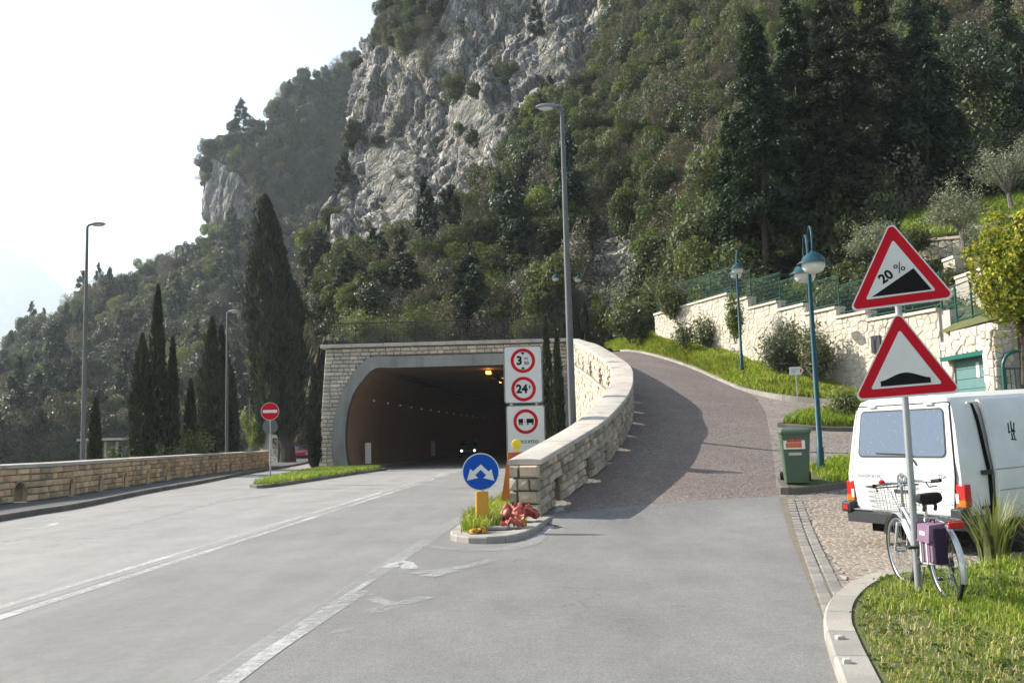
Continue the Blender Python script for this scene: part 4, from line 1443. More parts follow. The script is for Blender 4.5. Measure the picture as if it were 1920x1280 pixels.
def wood(nm, lst):
    """a wood that reads as one mass: one object, a tree set on each of its points"""
    ks = list(KINDS)
    me = bpy.data.meshes.new(nm)
    me.from_pydata([(q[2][0], q[2][1], q[2][2] - .5 * q[3]) for q in lst], [], [])
    for an, ty, vals in (('tree_kind', 'INT', [ks.index(q[4]) for q in lst]), ('tree_size', 'FLOAT_VECTOR', [v_ for q in lst for v_ in (q[3] * r_.uniform(.75, 1.35), q[3] * r_.uniform(.75, 1.35), q[3] * r_.uniform(.7, 1.5))]), ('tree_turn', 'FLOAT', [r_.uniform(0, 6.28) for q in lst])):
        me.attributes.new(an, ty, 'POINT').data.foreach_set('vector' if ty == 'FLOAT_VECTOR' else 'value', vals)
    o = tag(link(nm, me), kind='stuff')
    ng = bpy.data.node_groups.new(nm, 'GeometryNodeTree')
    ng.interface.new_socket('Geometry', in_out='INPUT', socket_type='NodeSocketGeometry')
    ng.interface.new_socket('Geometry', in_out='OUTPUT', socket_type='NodeSocketGeometry')
    gi, go = ng.nodes.new('NodeGroupInput'), ng.nodes.new('NodeGroupOutput')
    jn = ng.nodes.new('GeometryNodeJoinGeometry')
    at = {}
    for an, ty in (('tree_kind', 'INT'), ('tree_size', 'FLOAT_VECTOR'), ('tree_turn', 'FLOAT')):
        n = ng.nodes.new('GeometryNodeInputNamedAttribute'); n.data_type = ty; n.inputs[0].default_value = an; at[an] = n.outputs[0]
    cx = ng.nodes.new('ShaderNodeCombineXYZ'); ng.links.new(at['tree_turn'], cx.inputs[2])
    for i, kn in enumerate(ks):
        src = bpy.data.objects.new('crown', PROTO[kn][1][0])
        oi = ng.nodes.new('GeometryNodeObjectInfo'); oi.inputs['Object'].default_value = src
        eq = ng.nodes.new('FunctionNodeCompare'); eq.data_type = 'INT'; eq.operation = 'EQUAL'
        ia, ib = [q for q in eq.inputs if q.type == 'INT'][:2]
        ng.links.new(at['tree_kind'], ia); ib.default_value = i
        ip = ng.nodes.new('GeometryNodeInstanceOnPoints')
        ng.links.new(gi.outputs[0], ip.inputs['Points']); ng.links.new(eq.outputs[0], ip.inputs['Selection'])
        ng.links.new(oi.outputs['Geometry'], ip.inputs['Instance']); ng.links.new(at['tree_size'], ip.inputs['Scale'])
        ng.links.new(cx.outputs[0], ip.inputs['Rotation'])
        ng.links.new(ip.outputs[0], jn.inputs[0])
    ng.links.new(jn.outputs[0], go.inputs[0])
    o.modifiers.new('trees', 'NODES').node_group = ng
    return o


for nm, lst in (('slope_wood', rest), ('hillside_wood', treesA), ('headland_wood', treesH)): wood(nm, lst)
# low scrub between the trees and on the ledges
sel = rng.choice(len(MB_['px']), 26000)
ok = (MB_['rock'][sel] < .5) | (rng.random(26000) < np.where(MB_['rock'][sel] > .9, .16, .5))
ok &= (MB_['px'][sel] < 1990) & (MB_['py'][sel] > -40)
sel = sel[ok]
c = np.repeat(MB_['p'][sel], 14, 0) + rng.normal(0, .33, (len(sel) * 14, 3)) + np.array([0, 0, .25])
V, Fa = quads(c, np.repeat(MB_['n'][sel], 14, 0), np.full(len(c), .12), .6, .9)
mi = np.repeat(rng.choice(4, len(sel), p=[.3, .25, .1, .35]), 14)
tag(link('slope_scrub', np_mesh('slope_scrub', V, Fa, [mt['leaf_dark'], mt['leaf_mid'], mt['leaf_light'], mt['leaf_brown']], False, mi)), kind='stuff')
# ------------------------------------------------------------------ white garden wall, verge
def on_line(px, py, A, B):
    """where the view through px meets the upright plane over the line A-B"""
    d = _f * F + _r * (px - CX) + _u * (CY - py)
    e = B - A
    t = (A.x * e.y - A.y * e.x) / (d.x * e.y - d.y * e.x)
    return Vector((0, 0, EYE)) + d * t


WA, WB = Vector((7.45, 48, 0)), Vector((13.7, 30, 0))
segs = [((1226, 576), (1365, 562)), ((1365, 561), (1402, 559)), ((1402, 577), (1457, 562)), ((1457, 580), (1508, 567)), ((1508, 587), (1567, 573)), ((1567, 594), (1625, 580)), ((1625, 600), (1690, 583)), ((1690, 592), (1757, 574))]
bases = ic([1226, 1360, 1420, 1500, 1600, 1757], [640, 668, 690, 715, 742, 770])
ww = thing('garden_wall', 'white rubble stone garden wall stepping down beside the grass verge', 'wall')


def voronoi_cells(w_, h_, cell, seed):
    """irregular stones filling a w x h face: lists of corners"""
    r = random.Random(seed); nx, ny = max(1, int(w_ / cell)), max(1, int(h_ / (cell * .8)))
    pt = {}
    for i in range(-2, nx + 2):
        for j in range(-2, ny + 2): pt[i, j] = ((i + .5 + r.uniform(-.38, .38)) * w_ / nx, (j + .5 + r.uniform(-.38, .38)) * h_ / ny)
    out = []
    for i in range(nx):
        for j in range(ny):
            p = pt[i, j]; poly = [(0, 0), (w_, 0), (w_, h_), (0, h_)]
            for a in range(-2, 3):
                for b in range(-2, 3):
                    if (a, b) == (0, 0) or (i + a, j + b) not in pt: continue
                    q = pt[i + a, j + b]; mx, my = (p[0] + q[0]) / 2, (p[1] + q[1]) / 2; nx_, ny_ = q[0] - p[0], q[1] - p[1]
                    new = []
                    for k in range(len(poly)):
                        u0, u1 = poly[k], poly[(k + 1) % len(poly)]
                        d0 = (u0[0] - mx) * nx_ + (u0[1] - my) * ny_; d1 = (u1[0] - mx) * nx_ + (u1[1] - my) * ny_
                        if d0 <= 0: new.append(u0)
                        if d0 * d1 < 0: t = d0 / (d0 - d1); new.append((u0[0] + (u1[0] - u0[0]) * t, u0[1] + (u1[1] - u0[1]) * t))
                    poly = new
                    if len(poly) < 3: break
                if len(poly) < 3: break
            if len(poly) >= 3: out.append((p, poly))
    return out


def rubble(parent, O, x, n, w_, h_, cell, mat, limit, seed, gap=.02, depth=.05, top=None):
    """irregular stones on a face: origin O, along x, facing n"""
    r = random.Random(seed); rest = MB(); cnt = 0
    up = Vector((0, 0, 1))
    for c, poly in voronoi_cells(w_, h_, cell, seed):
        if top is not None and c[1] > top(c[0]): continue
        cx = sum(p[0] for p in poly) / len(poly); cy = sum(p[1] for p in poly) / len(poly)
        ar = max(math.dist(p, (cx, cy)) for p in poly)
        if ar < .04: continue
        k = 1 - gap / ar; k2 = k * .78; dd = depth * r.uniform(.6, 1.3)
        base = [O + x * (cx + (a - cx) * k) + up * (cy + (b - cy) * k) - n * .02 for a, b in poly]
        mid = [q + n * (.02 + dd * .6) for q in base]
        fr = [O + x * (cx + (a - cx) * k2) + up * (cy + (b - cy) * k2) + n * dd for a, b in poly]
        m = len(poly); f = []
        for i in range(m):
            j = (i + 1) % m
            f += [(i, j, m + j, m + i), (m + i, m + j, 2 * m + j, 2 * m + i)]
        f.append(tuple(2 * m + i for i in range(m)))
        if cnt < limit:
            o_ = O + x * cx + up * cy
            mb = MB(); mb.add([q - o_ for q in base + mid + fr], f); o = mb.build('stone', mat, parent); o.location = o_
        else: rest.add(base + mid + fr, f)
        cnt += 1
    if rest.v: tag(rest.build('stone', mat, parent), kind='stuff')
    return cnt


e_ = (WB - WA).normalized(); n_ = Vector((e_.y, -e_.x, 0)).normalized()
if n_.x > 0: n_ = -n_                    # faces the ramp
core = MB(); base_pts = []; tops = []; made = 0
for i, (a, b) in enumerate(segs):
    A, B = on_line(*a, WA, WB), on_line(*b, WA, WB)
    zt = (A.z + B.z) / 2
    za = on_line(a[0], bases(a[0]), WA, WB).z; zb = on_line(b[0], bases(b[0]), WA, WB).z
    base_pts += [Vector((A.x, A.y, za)), Vector((B.x, B.y, zb))]
    tops.append((A, B, zt))
    zl = min(za, zb) - .5
    L = (Vector((B.x, B.y)) - Vector((A.x, A.y))).length
    core.ring([[(q.x + n_.x * k, q.y + n_.y * k, z) for k, z in ((-.03, zl), (-.03, zt - .1), (-.4, zt - .1), (-.4, zl))] for q in (A, B)])
    cnt_ = rubble(ww, Vector((A.x, A.y, zl)) - n_ * .03, e_, n_, L, zt - .1 - zl, .27, mt['white_stone'], 0 if i < 2 else max(0, 300 - made), 31 + i, .011, .03)
    made += cnt_ if i > 1 else 0
    mb = MB(); mb.ring([[(q.x + n_.x * k, q.y + n_.y * k, z) for k, z in ((.06, zt - .1), (.06, zt), (-.46, zt), (-.46, zt - .1))] for q in (A + e_ * .01, B - e_ * .01)])
    mb.build('coping_slab', mt['white_stone'], ww)
E_ = tops[-1][1]; zE = tops[-1][2]
core.ring([[(q[0], q[1], z) for z in (zE - 4.2, zE - .12)] + [(q[0] - .4 * n_.y, q[1] + .4 * n_.x, z) for z in (zE - .12, zE - 4.2)] for q in ((E_.x - n_.x * .1, E_.y - n_.y * .1), (E_.x - n_.x * 3, E_.y - n_.y * 3))])
core.build('core', mt['mortar_white'], ww)
wq = P(1644, 645, 31.5); hatch = on_line(1644, 645, WA, WB)
mb = MB(); mb.box((0, 0, 0), (.45, .05, .6), frame(hatch + n_ * .04, e_, n_, (0, 0, 1))); mb.build('grille', mt['dark_plastic'], ww)

# fence of green mesh on the wall
gf = thing('mesh_fence', 'green wire mesh fence with posts standing on top of the white stepped wall', 'fence')
wires = MB(); post_me = MB(); post_me.box((0, 0, .6), (.05, .05, 1.25)); post_me = post_me.mesh('post', mt['green_fence'])
for A, B, zt in tops:
    L = (Vector((B.x, B.y)) - Vector((A.x, A.y))).length; a0 = Vector((A.x, A.y, zt)) - n_ * .2
    n = max(1, round(L / 2))
    for i in range(n + 1 if (A, B, zt) == tops[-1] else n):
        o = link('post', post_me, gf); o.location = a0 + e_ * (L * i / n)
    for h in (.12, 1.15):
        q = MB(); q.tube([a0 + Vector((0, 0, h)), a0 + e_ * L + Vector((0, 0, h))], .022, 6); q.build('rail', mt['green_fence'], gf)
    k = 0
    while k < L:
        q = a0 + e_ * k; wires.add([q + Vector((0, 0, .12)), q + e_ * .008 + Vector((0, 0, .12)), q + e_ * .008 + Vector((0, 0, 1.15)), q + Vector((0, 0, 1.15))], [(0, 1, 2, 3)]); k += .075
    for h in np.arange(.25, 1.15, .17):
        q = a0 + Vector((0, 0, h)); wires.add([q, q + e_ * L, q + e_ * L + Vector((0, 0, .008)), q + Vector((0, 0, .008))], [(0, 1, 2, 3)])
tag(wires.build('mesh_wire', mt['green_fence'], gf), kind='stuff')

# the verge between ramp and wall
low = [RR.at(s) for s in np.linspace(RR.len - 24, 17.5, 40)]
low = [q for q in low if q.y < 58]
low += [P(1470, 745, 32.2), P(1560, 753, 31), P(1620, 762, 30), Vector((13.5, 28.8, 2.0))]
lowP = Path(low, .2)
up = [Vector((6.2, 66, 7.6)), Vector((7.3, 55, 7.3))] + [q for i, q in enumerate(base_pts) if i % 2 == 0] + [base_pts[-1] + e_ * .4]
upP = Path(up, .2)
NV, NW = 70, 12
V, Fa = [], []
for i in range(NV + 1):
    a, b = lowP.at(lowP.len * i / NV), upP.at(upP.len * i / NV)
    for j in range(NW + 1):
        k = j / NW
        q = a.lerp(b, k); q.z = a.z + (b.z - a.z) * (1 - (1 - k) ** 1.7) + .05 + .06 * math.sin(i * .9 + j)
        if j == 0: q.z = a.z + .06
        V.append(tuple(q))
for i in range(NV):
    for j in range(NW):
        a = i * (NW + 1) + j; Fa.append((a, a + 1, a + NW + 2, a + NW + 1))
verge = tag(link('verge', np_mesh('verge', V, Fa, mt['grass_soil'], True)), kind='structure')
VERGE = np.array(V).reshape(NV + 1, NW + 1, 3)
kerb_line(verge, lowP, 2, lowP.len - .3, .16, .09, 1.1, mt['kerb'], 0, 1)


def verge_at(i, j):
    """a point on the verge: i along (0-1), j across (0-1)"""
    a, b = i * NV, j * NW
    i0, j0 = min(int(a), NV - 1), min(int(b), NW - 1); u, v = a - i0, b - j0
    return (VERGE[i0, j0] * (1 - u) + VERGE[i0 + 1, j0] * u) * (1 - v) + (VERGE[i0, j0 + 1] * (1 - u) + VERGE[i0 + 1, j0 + 1] * u) * v


# ------------------------------------------------------------------ grass
def blades(name, pts, h, wd, mats, lean=.5, parent=None, r=rng, mi=None):
    n = len(pts)
    a = r.uniform(0, 2 * np.pi, n); hh = h * r.uniform(.45, 1.35, n)
    d = np.stack([np.cos(a), np.sin(a), np.zeros(n)], 1); s = np.stack([-np.sin(a), np.cos(a), np.zeros(n)], 1) * (wd * r.uniform(.6, 1.4, n))[:, None]
    ln = (hh * lean * r.uniform(.1, 1.2, n))[:, None]
    up = np.zeros((n, 3)); up[:, 2] = 1
    m1 = pts + up * (hh * .6)[:, None] + d * ln * .35; tip = pts + up * (hh * (1 - .25 * lean))[:, None] + d * ln
    V = np.stack([pts - s, pts + s, m1 + s * .7, m1 - s * .7, tip], 1).reshape(-1, 3)
    k = np.arange(n)[:, None] * 5
    Fa = np.concatenate([k + np.array([[0, 1, 2]]), k + np.array([[0, 2, 3]]), k + np.array([[3, 2, 4]])], 1).reshape(-1, 3)
    if mi is not None: mi = np.repeat(mi, 3)
    return tag(link(name, np_mesh(name, V, Fa, mats, False, mi), parent), kind='stuff')


def poly_points(poly, n, zf, r=rng, inset=0.0):
    poly = np.array(poly); x0, y0 = poly.min(0); x1, y1 = poly.max(0); out = np.zeros((0, 2))
    c = poly.mean(0); pl = [tuple(q) for q in c + (poly - c) * (1 - inset)]
    while len(out) < n:
        q = np.stack([r.uniform(x0, x1, n), r.uniform(y0, y1, n)], 1)
        out = np.concatenate([out, q[inpoly(q[:, 0], q[:, 1], pl)]])
    out = out[:n]
    return np.stack([out[:, 0], out[:, 1], [zf(a, b) for a, b in out]], 1)


near_poly = [(q[0] + .22, q[1] - .12) for q in LE.p[::3] if q[1] < 10.3 and q[0] < 8] + [(8, 10.2), (8, 4.2), (1.75, 4.2)]
pts = poly_points(near_poly, 120000, lambda x, y: .085)
tall = vnoise(np.stack([pts[:, 0] * 1.1, pts[:, 1] * 1.1, pts[:, 0] * 0], 1))
far_ = np.clip((pts[:, 1] - 6.0) / 2.0, 0, 1)
keep = rng.random(len(pts)) < (.5 + .5 * far_) * np.where(tall < -.25, .3, 1.0)
pts, tall, far_ = pts[keep], tall[keep], far_[keep]
hh = (.035 + .055 * far_) * (1 + .7 * np.clip(tall, -.5, 1))
mi = (rng.random(len(pts)) < np.where(far_ > .5, .15, .6)).astype(int)
lawn_grass = blades('lawn_grass', pts, hh, .0032, [mt['grass'], mt['grass_dry']], .9, None, rng, mi)
tc = poly_points(near_poly, 260, lambda x, y: .085); tc = tc[(tc[:, 1] > 6.4) | (rng.random(len(tc)) < .25)]
tp2 = np.repeat(tc, 26, 0) + rng.normal(0, .05, (len(tc) * 26, 3)) * np.array([1, 1, 0])
blades('lawn_grass', tp2, .15, .0042, [mt['grass'], mt['grass_dry']], .9, None, rng, (rng.random(len(tp2)) < .25).astype(int))
sp_ = poly_points(near_poly, 9000, lambda x, y: .09); sp_ = sp_[vnoise(sp_ * np.array([1.3, 1.3, 0]) + 40) > -.05]
blades('lawn_straw', sp_, .06, .003, mt['straw'], 1.6)
# small leafy weeds in the lawn
wp = poly_points(near_poly, 900, lambda x, y: .1); c = np.repeat(wp, 14, 0) + rng.normal(0, .035, (900 * 14, 3)) * np.array([1, 1, .6])
V, Fa = quads(c, np.tile(np.array([[0, 0, 1.0]]), (len(c), 1)), np.full(len(c), .02), .6, .7)
tag(link('lawn_weeds', np_mesh('lawn_weeds', V, Fa, mt['leaf_light'])), kind='stuff')
ij = rng.random((70000, 2)); ij[:, 1] = .02 + .98 * ij[:, 1] 
a, b = ij[:, 0] * NV, ij[:, 1] * NW; i0, j0 = a.astype(int).clip(0, NV - 1), b.astype(int).clip(0, NW - 1); u, v = (a - i0)[:, None], (b - j0)[:, None]
pts = (VERGE[i0, j0] * (1 - u) + VERGE[i0 + 1, j0] * u) * (1 - v) + (VERGE[i0, j0 + 1] * (1 - u) + VERGE[i0 + 1, j0 + 1] * u) * v
blades('verge_grass', pts, .22 * (1 + .5 * vnoise(pts * np.array([.8, .8, 0]))), .016, [mt['grass'], mt['grass_dry']], .8, None, rng, (rng.random(len(pts)) < .4).astype(int))
pts = poly_points(isl_entry, 16000, lambda x, y: .12, rng, .06)
blades('island_grass', pts, .2, .014, mt['grass'], .8)
pts = poly_points([(-.85, 14.6), (-.55, 14.3), (-.35, 15.2), (-.1, 16.9), (.1, 18.2), (.5, 21), (1.0, 27), (-.05, 23.5), (-.6, 19.4), (-.9, 16.4)], 9000, lambda x, y: .1)
blades('island_grass', pts, .24, .008, [mt['grass'], mt['grass_dry']], .8, None, rng, (rng.random(len(pts)) < .4).astype(int))
pts = poly_points(isl_bin, 7000, lambda x, y: PR(y) + .12, rng, .08); pts = pts[pts[:, 0] > 6.1]
blades('bed_grass', pts, .16, .009, mt['grass'], .8)
pts = poly_points(isl_d, 7000, lambda x, y: PR(y) + .12, rng, .08)
blades('bed_grass', pts, .25, .013, mt['grass'], .8)


# ------------------------------------------------------------------ shrubs and trees near the road
def plant(name, label, cat, loc, V, Fa, mat, trunk=None, tmat='bark', group=None):
    t = thing(name, label, cat, loc, 0, group)
    link('crown', np_mesh('crown', V, Fa, mt[mat]), t)
    if trunk is not None: trunk.build('trunk', mt[tmat], t)
    return t


def cypress(label, px, base, top, Y, wpx, n, seed, mat='leaf_cypress', leaf=.24, base_h=.3, shape=SPIRE, z0=None, lean=0.0):
    b = P(px, base, Y); t_ = P(px, top, Y)
    z = z0 if z0 is not None else b.z
    h = t_.z - z; rad = wpx * Y / F / 2
    V, Fa = spindle(n, h, rad, seed, leaf, base_h, shape, .3, lean)
    tr = MB(); tr.tube([(0, 0, -.2), (0, 0, h * .5)], [max(rad * .12, .06), .03], 8)
    return plant('cypress', label, 'cypress', (b.x, b.y, z), V, Fa, mat, tr)


cypress('huge dense cypress rising beside the tunnel mouth, its bare forked trunk showing', 526, 868, 368, 78, 100, 42000, 3, leaf=.24, base_h=2.6, shape=BROAD, z0=0, lean=-1.25)
tr = MB(); q = bpy.data.objects['cypress']
tr.tube([(.6, 0, -.2), (.6, 0, 1.2), (.2, 0, 3.0), (0, 0, 7)], [.75, .6, .5, .3], 10)
for dx, dz in ((-1.6, 4.2), (1.9, 4.6), (1.2, 5), (-.7, 4.8)): tr.tube([(.5, 0, 1.5), (.5 + dx * .5, -.3, 2.8), (dx, -.4, dz)], [.3, .2, .1], 6)
tr.build('trunk', mt['bark'], q)
cypress('slim young cypress close against the left side of the tunnel facade', 590, 872, 688, 52.4, 25, 4200, 4, leaf=.15, base_h=.15, z0=.1)
for lab, px, top, Y, wpx, n, sd in [('broad left cypress of the clump behind the roadside wall', 264, 628, 50, 46, 8000, 11), ('tallest thin cypress of the clump behind the roadside wall', 293, 536, 52, 36, 9000, 12),
                                    ('thin cypress on the right edge of the clump behind the roadside wall', 322, 635, 50, 26, 5000, 13), ('small cypress alone between the two clumps behind the roadside wall', 357, 712, 52, 26, 3500, 14),
                                    ('pointed cypress next to the second street lamp, left one of its pair', 396, 596, 59, 52, 9000, 15), ('cypress just behind the second street lamp, right one of its pair', 414, 612, 60, 56, 9000, 16),
                                    ('low dark cypress right of the second street lamp pole', 436, 700, 60, 26, 3500, 17), ('short lone cypress beside the tall left street lamp and the little building', 178, 750, 42, 22, 3000, 18)]:
    cypress(lab, px, 868, top, Y, wpx, n, sd, leaf=.15, z0=-.4)
cypress('thin cypress right behind the three-sign panel', 1030, 830, 596, 33, 20, 3200, 21, leaf=.13, z0=.1)
cypress('thin cypress between the panel of signs and the tall lamp', 1050, 830, 622, 31, 18, 3000, 22, leaf=.13, z0=.1)
cypress('tiny cypress at the top of the ramp beside ivy covered rock', 1097, 632, 568, 60, 14, 1500, 23, leaf=.14)

# tall conifers behind the white wall
for i, (lab, px, base, top, Y, rad, mat, n, sd) in enumerate([
        ('tall dark conifer with bare lower trunk, left one behind the white wall', 1436, 500, 25, 46, 2.2, 'leaf_conifer', 30000, 41), ('tall full conifer standing behind the twin-globe lamp', 1512, 500, -15, 48, 2.4, 'leaf_conifer', 34000, 42),
        ('tall brownish conifer with a straight bare trunk, right of the near lamp', 1592, 490, -90, 47, 2.8, 'leaf_conifer_brown', 34000, 43), ('dark brownish conifer directly above the warning signs', 1668, 470, -40, 49, 3.1, 'leaf_conifer_brown', 30000, 44),
        ('deep green shaded conifer above the right edge of the warning signs', 1752, 450, 20, 48, 3.2, 'leaf_conifer', 28000, 45), ('lower dark conifer left of the tall group behind the white wall', 1385, 500, 215, 48, 1.7, 'leaf_conifer', 18000, 46)]):
    b, t_ = P(px, base, Y), P(px, top, Y); h = t_.z - b.z
    V, Fa = conifer_crown(n, h, rad, sd, .125, .15, .42, .78, int(h * 9))
    tr = MB(); tr.tube([(0, 0, -1.5), (.1, 0, h * .4), (0, 0, h)], [.19, .13, .02], 8)
    plant('conifer', lab, 'conifer', b, V, Fa, mat, tr)
for lab, px, py, Y, rad, sd, mat in [('big glossy holm oak crown in the upper right corner', 1880, 260, 46, 4.6, 51, 'leaf_dark'), ('dark shaded oak behind the conifers near the olive tree', 1800, 380, 49, 3.6, 52, 'leaf_conifer'),
                                     ('dense oak high in the upper right, above the shaded conifer', 1790, 120, 56, 4.2, 53, 'leaf_dark'), ('dark round oak between conifers high on the right', 1640, 110, 62, 3.8, 54, 'leaf_dark')]:
    q = P(px, py, Y)
    V, Fa = broad_crown(15000, rad, sd, .105, 1.0, 22)
    plant('oak_tree', lab, 'oak tree', q - Vector((0, 0, rad * 1.6)), V, Fa, mat, trunk_mesh(rad * 1.6, .25, sd, 6, .05, rad * .6))


def shrub(name, label, px, base, top, Y, wpx, n, seed, mat, size, cat='shrub', stems=8, z=None, flat=None):
    b = P(px, base, Y); h = (P(px, top, Y) - b).z; rad = wpx * Y / F / 2
    if z is not None: h += b.z - z; b.z = z
    rr = random.Random(seed); g_ = np.random.default_rng(seed); tr = MB(); ns = max(18, stems * 5)
    stem_pts = []
    for i in range(ns):
        a = rr.uniform(0, 6.28); k = rr.uniform(.08, 1.0) ** .7; top_ = h * rr.uniform(.55, 1.0) * (1 - .45 * k ** 2)
        e0 = Vector((math.cos(a) * rad * .12, math.sin(a) * rad * .12, -.1)); e1 = Vector((math.cos(a) * rad * k * .55, math.sin(a) * rad * k * .55, top_ * .55)); e2 = Vector((math.cos(a + .3) * rad * k, math.sin(a + .3) * rad * k, top_))
        stem_pts.append((e0, e1, e2))
        if i < stems * 2: tr.tube([e0, e1, e2], [.022, .014, .005], 4)
    S0, S1, S2 = (np.array([tuple(q[k]) for q in stem_pts]) for k in range(3))
    ki = g_.integers(0, ns, n); tt = g_.uniform(.22, 1.04, n)[:, None] ** .8
    c = S0[ki] * (1 - tt) ** 2 + 2 * S1[ki] * tt * (1 - tt) + S2[ki] * tt ** 2 + g_.normal(0, 1, (n, 3)) * (.10 + .10 * rad * tt)
    c[:, 2] = np.maximum(c[:, 2], .03)
    e = c - np.array([0, 0, h * .3]); e /= np.linalg.norm(e, axis=1, keepdims=True) + 1e-9
    V, Fa = quads(c, e, np.full(n, size), .32, .9, g_)
    t = thing(name, label, cat, b)
    link('foliage', np_mesh('foliage', V, Fa, mt[mat]), t); tr.build('stem', mt['bark_grey'], t)
    return t


shrub('shrub', 'dense grey green shrub at the left end of the white wall above the ramp', 1186, 640, 555, 50, 92, 7000, 61, 'leaf_bush', .11)
shrub('shrub', 'small leafy shrub on bare stems in front of the white wall', 1325, 655, 583, 43, 62, 1500, 62, 'leaf_bush', .09)
shrub('shrub', 'little shrub with two stems left of its larger twin on the grass verge', 1285, 650, 598, 42, 46, 900, 63, 'leaf_bush', .085)
shrub('oleander', 'large oleander bush behind the white arrow sign', 1475, 708, 602, 36, 105, 7500, 64, 'leaf_oleander', .085, 'bush')
shrub('oleander', 'tall upright oleander right of the near lamp, against the white wall', 1530, 712, 598, 34.5, 62, 4500, 65, 'leaf_oleander', .085, 'bush')
shrub('shrub', 'dark green shrub growing beside the left corner of the white van', 1588, 805, 725, 27, 60, 3200, 66, 'leaf_bush', .07)
shrub('hanging_vine', 'green vine hanging over the white wall behind the far twin lamp', 1380, 640, 545, 38.6, 26, 2600, 67, 'leaf_light', .07, 'vine', 2)
shrub('bush', 'wide pale leafy bush behind the roadside wall near the second lamp', 352, 868, 797, 51, 130, 8000, 68, 'leaf_bush', .1, 'bush', 8, -.4)
shrub('bush', 'small yellow green bush behind the roadside wall left of the wide bush', 262, 868, 846, 49, 60, 2400, 69, 'leaf_light', .09, 'bush', 5, -.4)
shrub('bush', 'low green bush behind the roadside wall near the little building', 205, 872, 838, 52, 60, 2000, 70, 'leaf_mid', .1, 'bush', 5, -.4)
shrub('ivy', 'pale green ivy climbing the rock at the top of the ramp', 1126, 640, 520, 62, 34, 2600, 71, 'leaf_light', .1, 'ivy', 2)
shrub('shrub', 'bright green bush on the bank above the tunnel railing', 930, 590, 505, 68, 80, 4500, 72, 'leaf_light', .1)
shrub('shrub', 'yellow green shrub right behind the tunnel railing near its middle', 790, 640, 575, 64, 120, 5000, 73, 'leaf_mid', .1)
shrub('shrub', 'leafy shrub behind the tunnel railing near its left end', 680, 640, 580, 63, 110, 5000, 74, 'leaf_bush', .1)
shrub('shrub', 'shrub behind the tunnel railing beside pale rock', 1000, 640, 585, 63, 80, 3500, 75, 'leaf_mid', .1)
for i, (px, py, w_) in enumerate([(1260, 575, 70), (1330, 560, 70), (1430, 560, 70), (1560, 570, 80), (1630, 540, 80), (1700, 520, 70)]):
    shrub('shrub', ['dull green bush behind the left end of the mesh fence', 'dull green bush behind the mesh fence near the far twin lamp', 'leafy bush behind the mesh fence left of the near lamp', 'leafy bush behind the mesh fence right of the near lamp',
                    'bush behind the mesh fence left of the warning signs', 'bush behind the upper warning sign'][i], px, py + 20, py - 45, 46 - i * 1.5, w_, 3000, 80 + i, ['leaf_mid', 'leaf_bush'][i % 2], .1)

# ------------------------------------------------------------------ garden on the right
gb = thing('garage', 'low stone garage with a teal door behind the van', 'garage')
A, B = P(1766, 690, 27.5), P(1872, 670, 24.5); A.z = B.z = 0
ex = (B - A).normalized(); en = Vector((ex.y, -ex.x, 0)); en = en if en.y < 0 else -en
L = (B - A).length; zg = PR(27) - .3; zt1 = P(1772, 641, 27.5).z; zt2 = P(1855, 606, 25).z
dz = P(1860, 664, 24.8).z; x0, x1 = (P(1790, 680, 26.9) - A).dot(ex), (P(1854, 680, 25) - A).dot(ex)
core = MB()
for a, b, z0, z1 in ((0, x0, zg, zt1), (x1, L, zg, zt2), (x0, x1, dz, zt2)):
    core.box(((a + b) / 2, -.3, (z0 + z1) / 2), (b - a, .5, z1 - z0), frame((A.x, A.y, 0), ex, -en * -1, (0, 0, 1)))
core.build('core', mt['mortar_pale'], gb)
cnt = 0
for sd, (a, b, z0, z1) in enumerate(((0, x0, zg, zt1), (x1, L, zg, zt2), (x0, x1, dz + .12, zt2))):
    O = A + ex * a + en * -.05; O.z = z0
    rubble(gb, O, ex, en, b - a, z1 - z0, .26, mt['block'], 90, 200 + sd, .014, .05)
mb = MB(); 
for i in range(7): mb.box(((x0 + x1) / 2, .12, zg + (dz - zg) * (i + .5) / 7), (x1 - x0, .05, (dz - zg) / 7 - .015), frame((A.x, A.y, 0), ex, -en, (0, 0, 1)))
dr = mb.build('door', mt['door_teal'], gb)
mb = MB(); mb.box(((x0 + x1) / 2 + .25, .09, dz - .35), (.16, .02, .42), frame((A.x, A.y, 0), ex, -en, (0, 0, 1))); mb.build('notice', mt['white'], dr)
mb = MB(); mb.box(((x0 + x1) / 2, -.1, dz + .06), (x1 - x0 + .5, .25, .12), frame((A.x, A.y, 0), ex, -en, (0, 0, 1))); mb.build('lintel', mt['gate_green'], gb)

pl = thing('gate_pillar', 'pale stone gate pillar between the garage and the green arched gate', 'pillar')
q = P(1874, 700, 24.3); q.z = PR(24)
mb = MB(); mb.box((0, 0, 1.3), (.5, .5, 2.9)); mb.build('core', mt['mortar_pale'], pl).location = q
rubble(pl, q + Vector((-.26, -.26, -.1)), Vector((1, 0, 0)), Vector((0, -1, 0)), .52, 2.85, .24, mt['block'], 60, 230, .012, .04)
rubble(pl, q + Vector((-.26, .26, -.1)), Vector((0, -1, 0)), Vector((-1, 0, 0)), .52, 2.85, .24, mt['block'], 60, 231, .012, .04)
gt = thing('arched_gate', 'green arched iron gate at the right edge, under the yellow bush', 'gate')
q = P(1912, 700, 23.9); q.z = PR(24)
mb = MB(); pts = [(-.42, 0, 0)] + [(-.42 * math.cos(math.pi * i / 12), 0, 1.75 + .42 * math.sin(math.pi * i / 12)) for i in range(13)] + [(.42, 0, 0)]
mb.tube(pts, .045, 8); mb.build('arch_frame', mt['gate_green'], gt).location = q
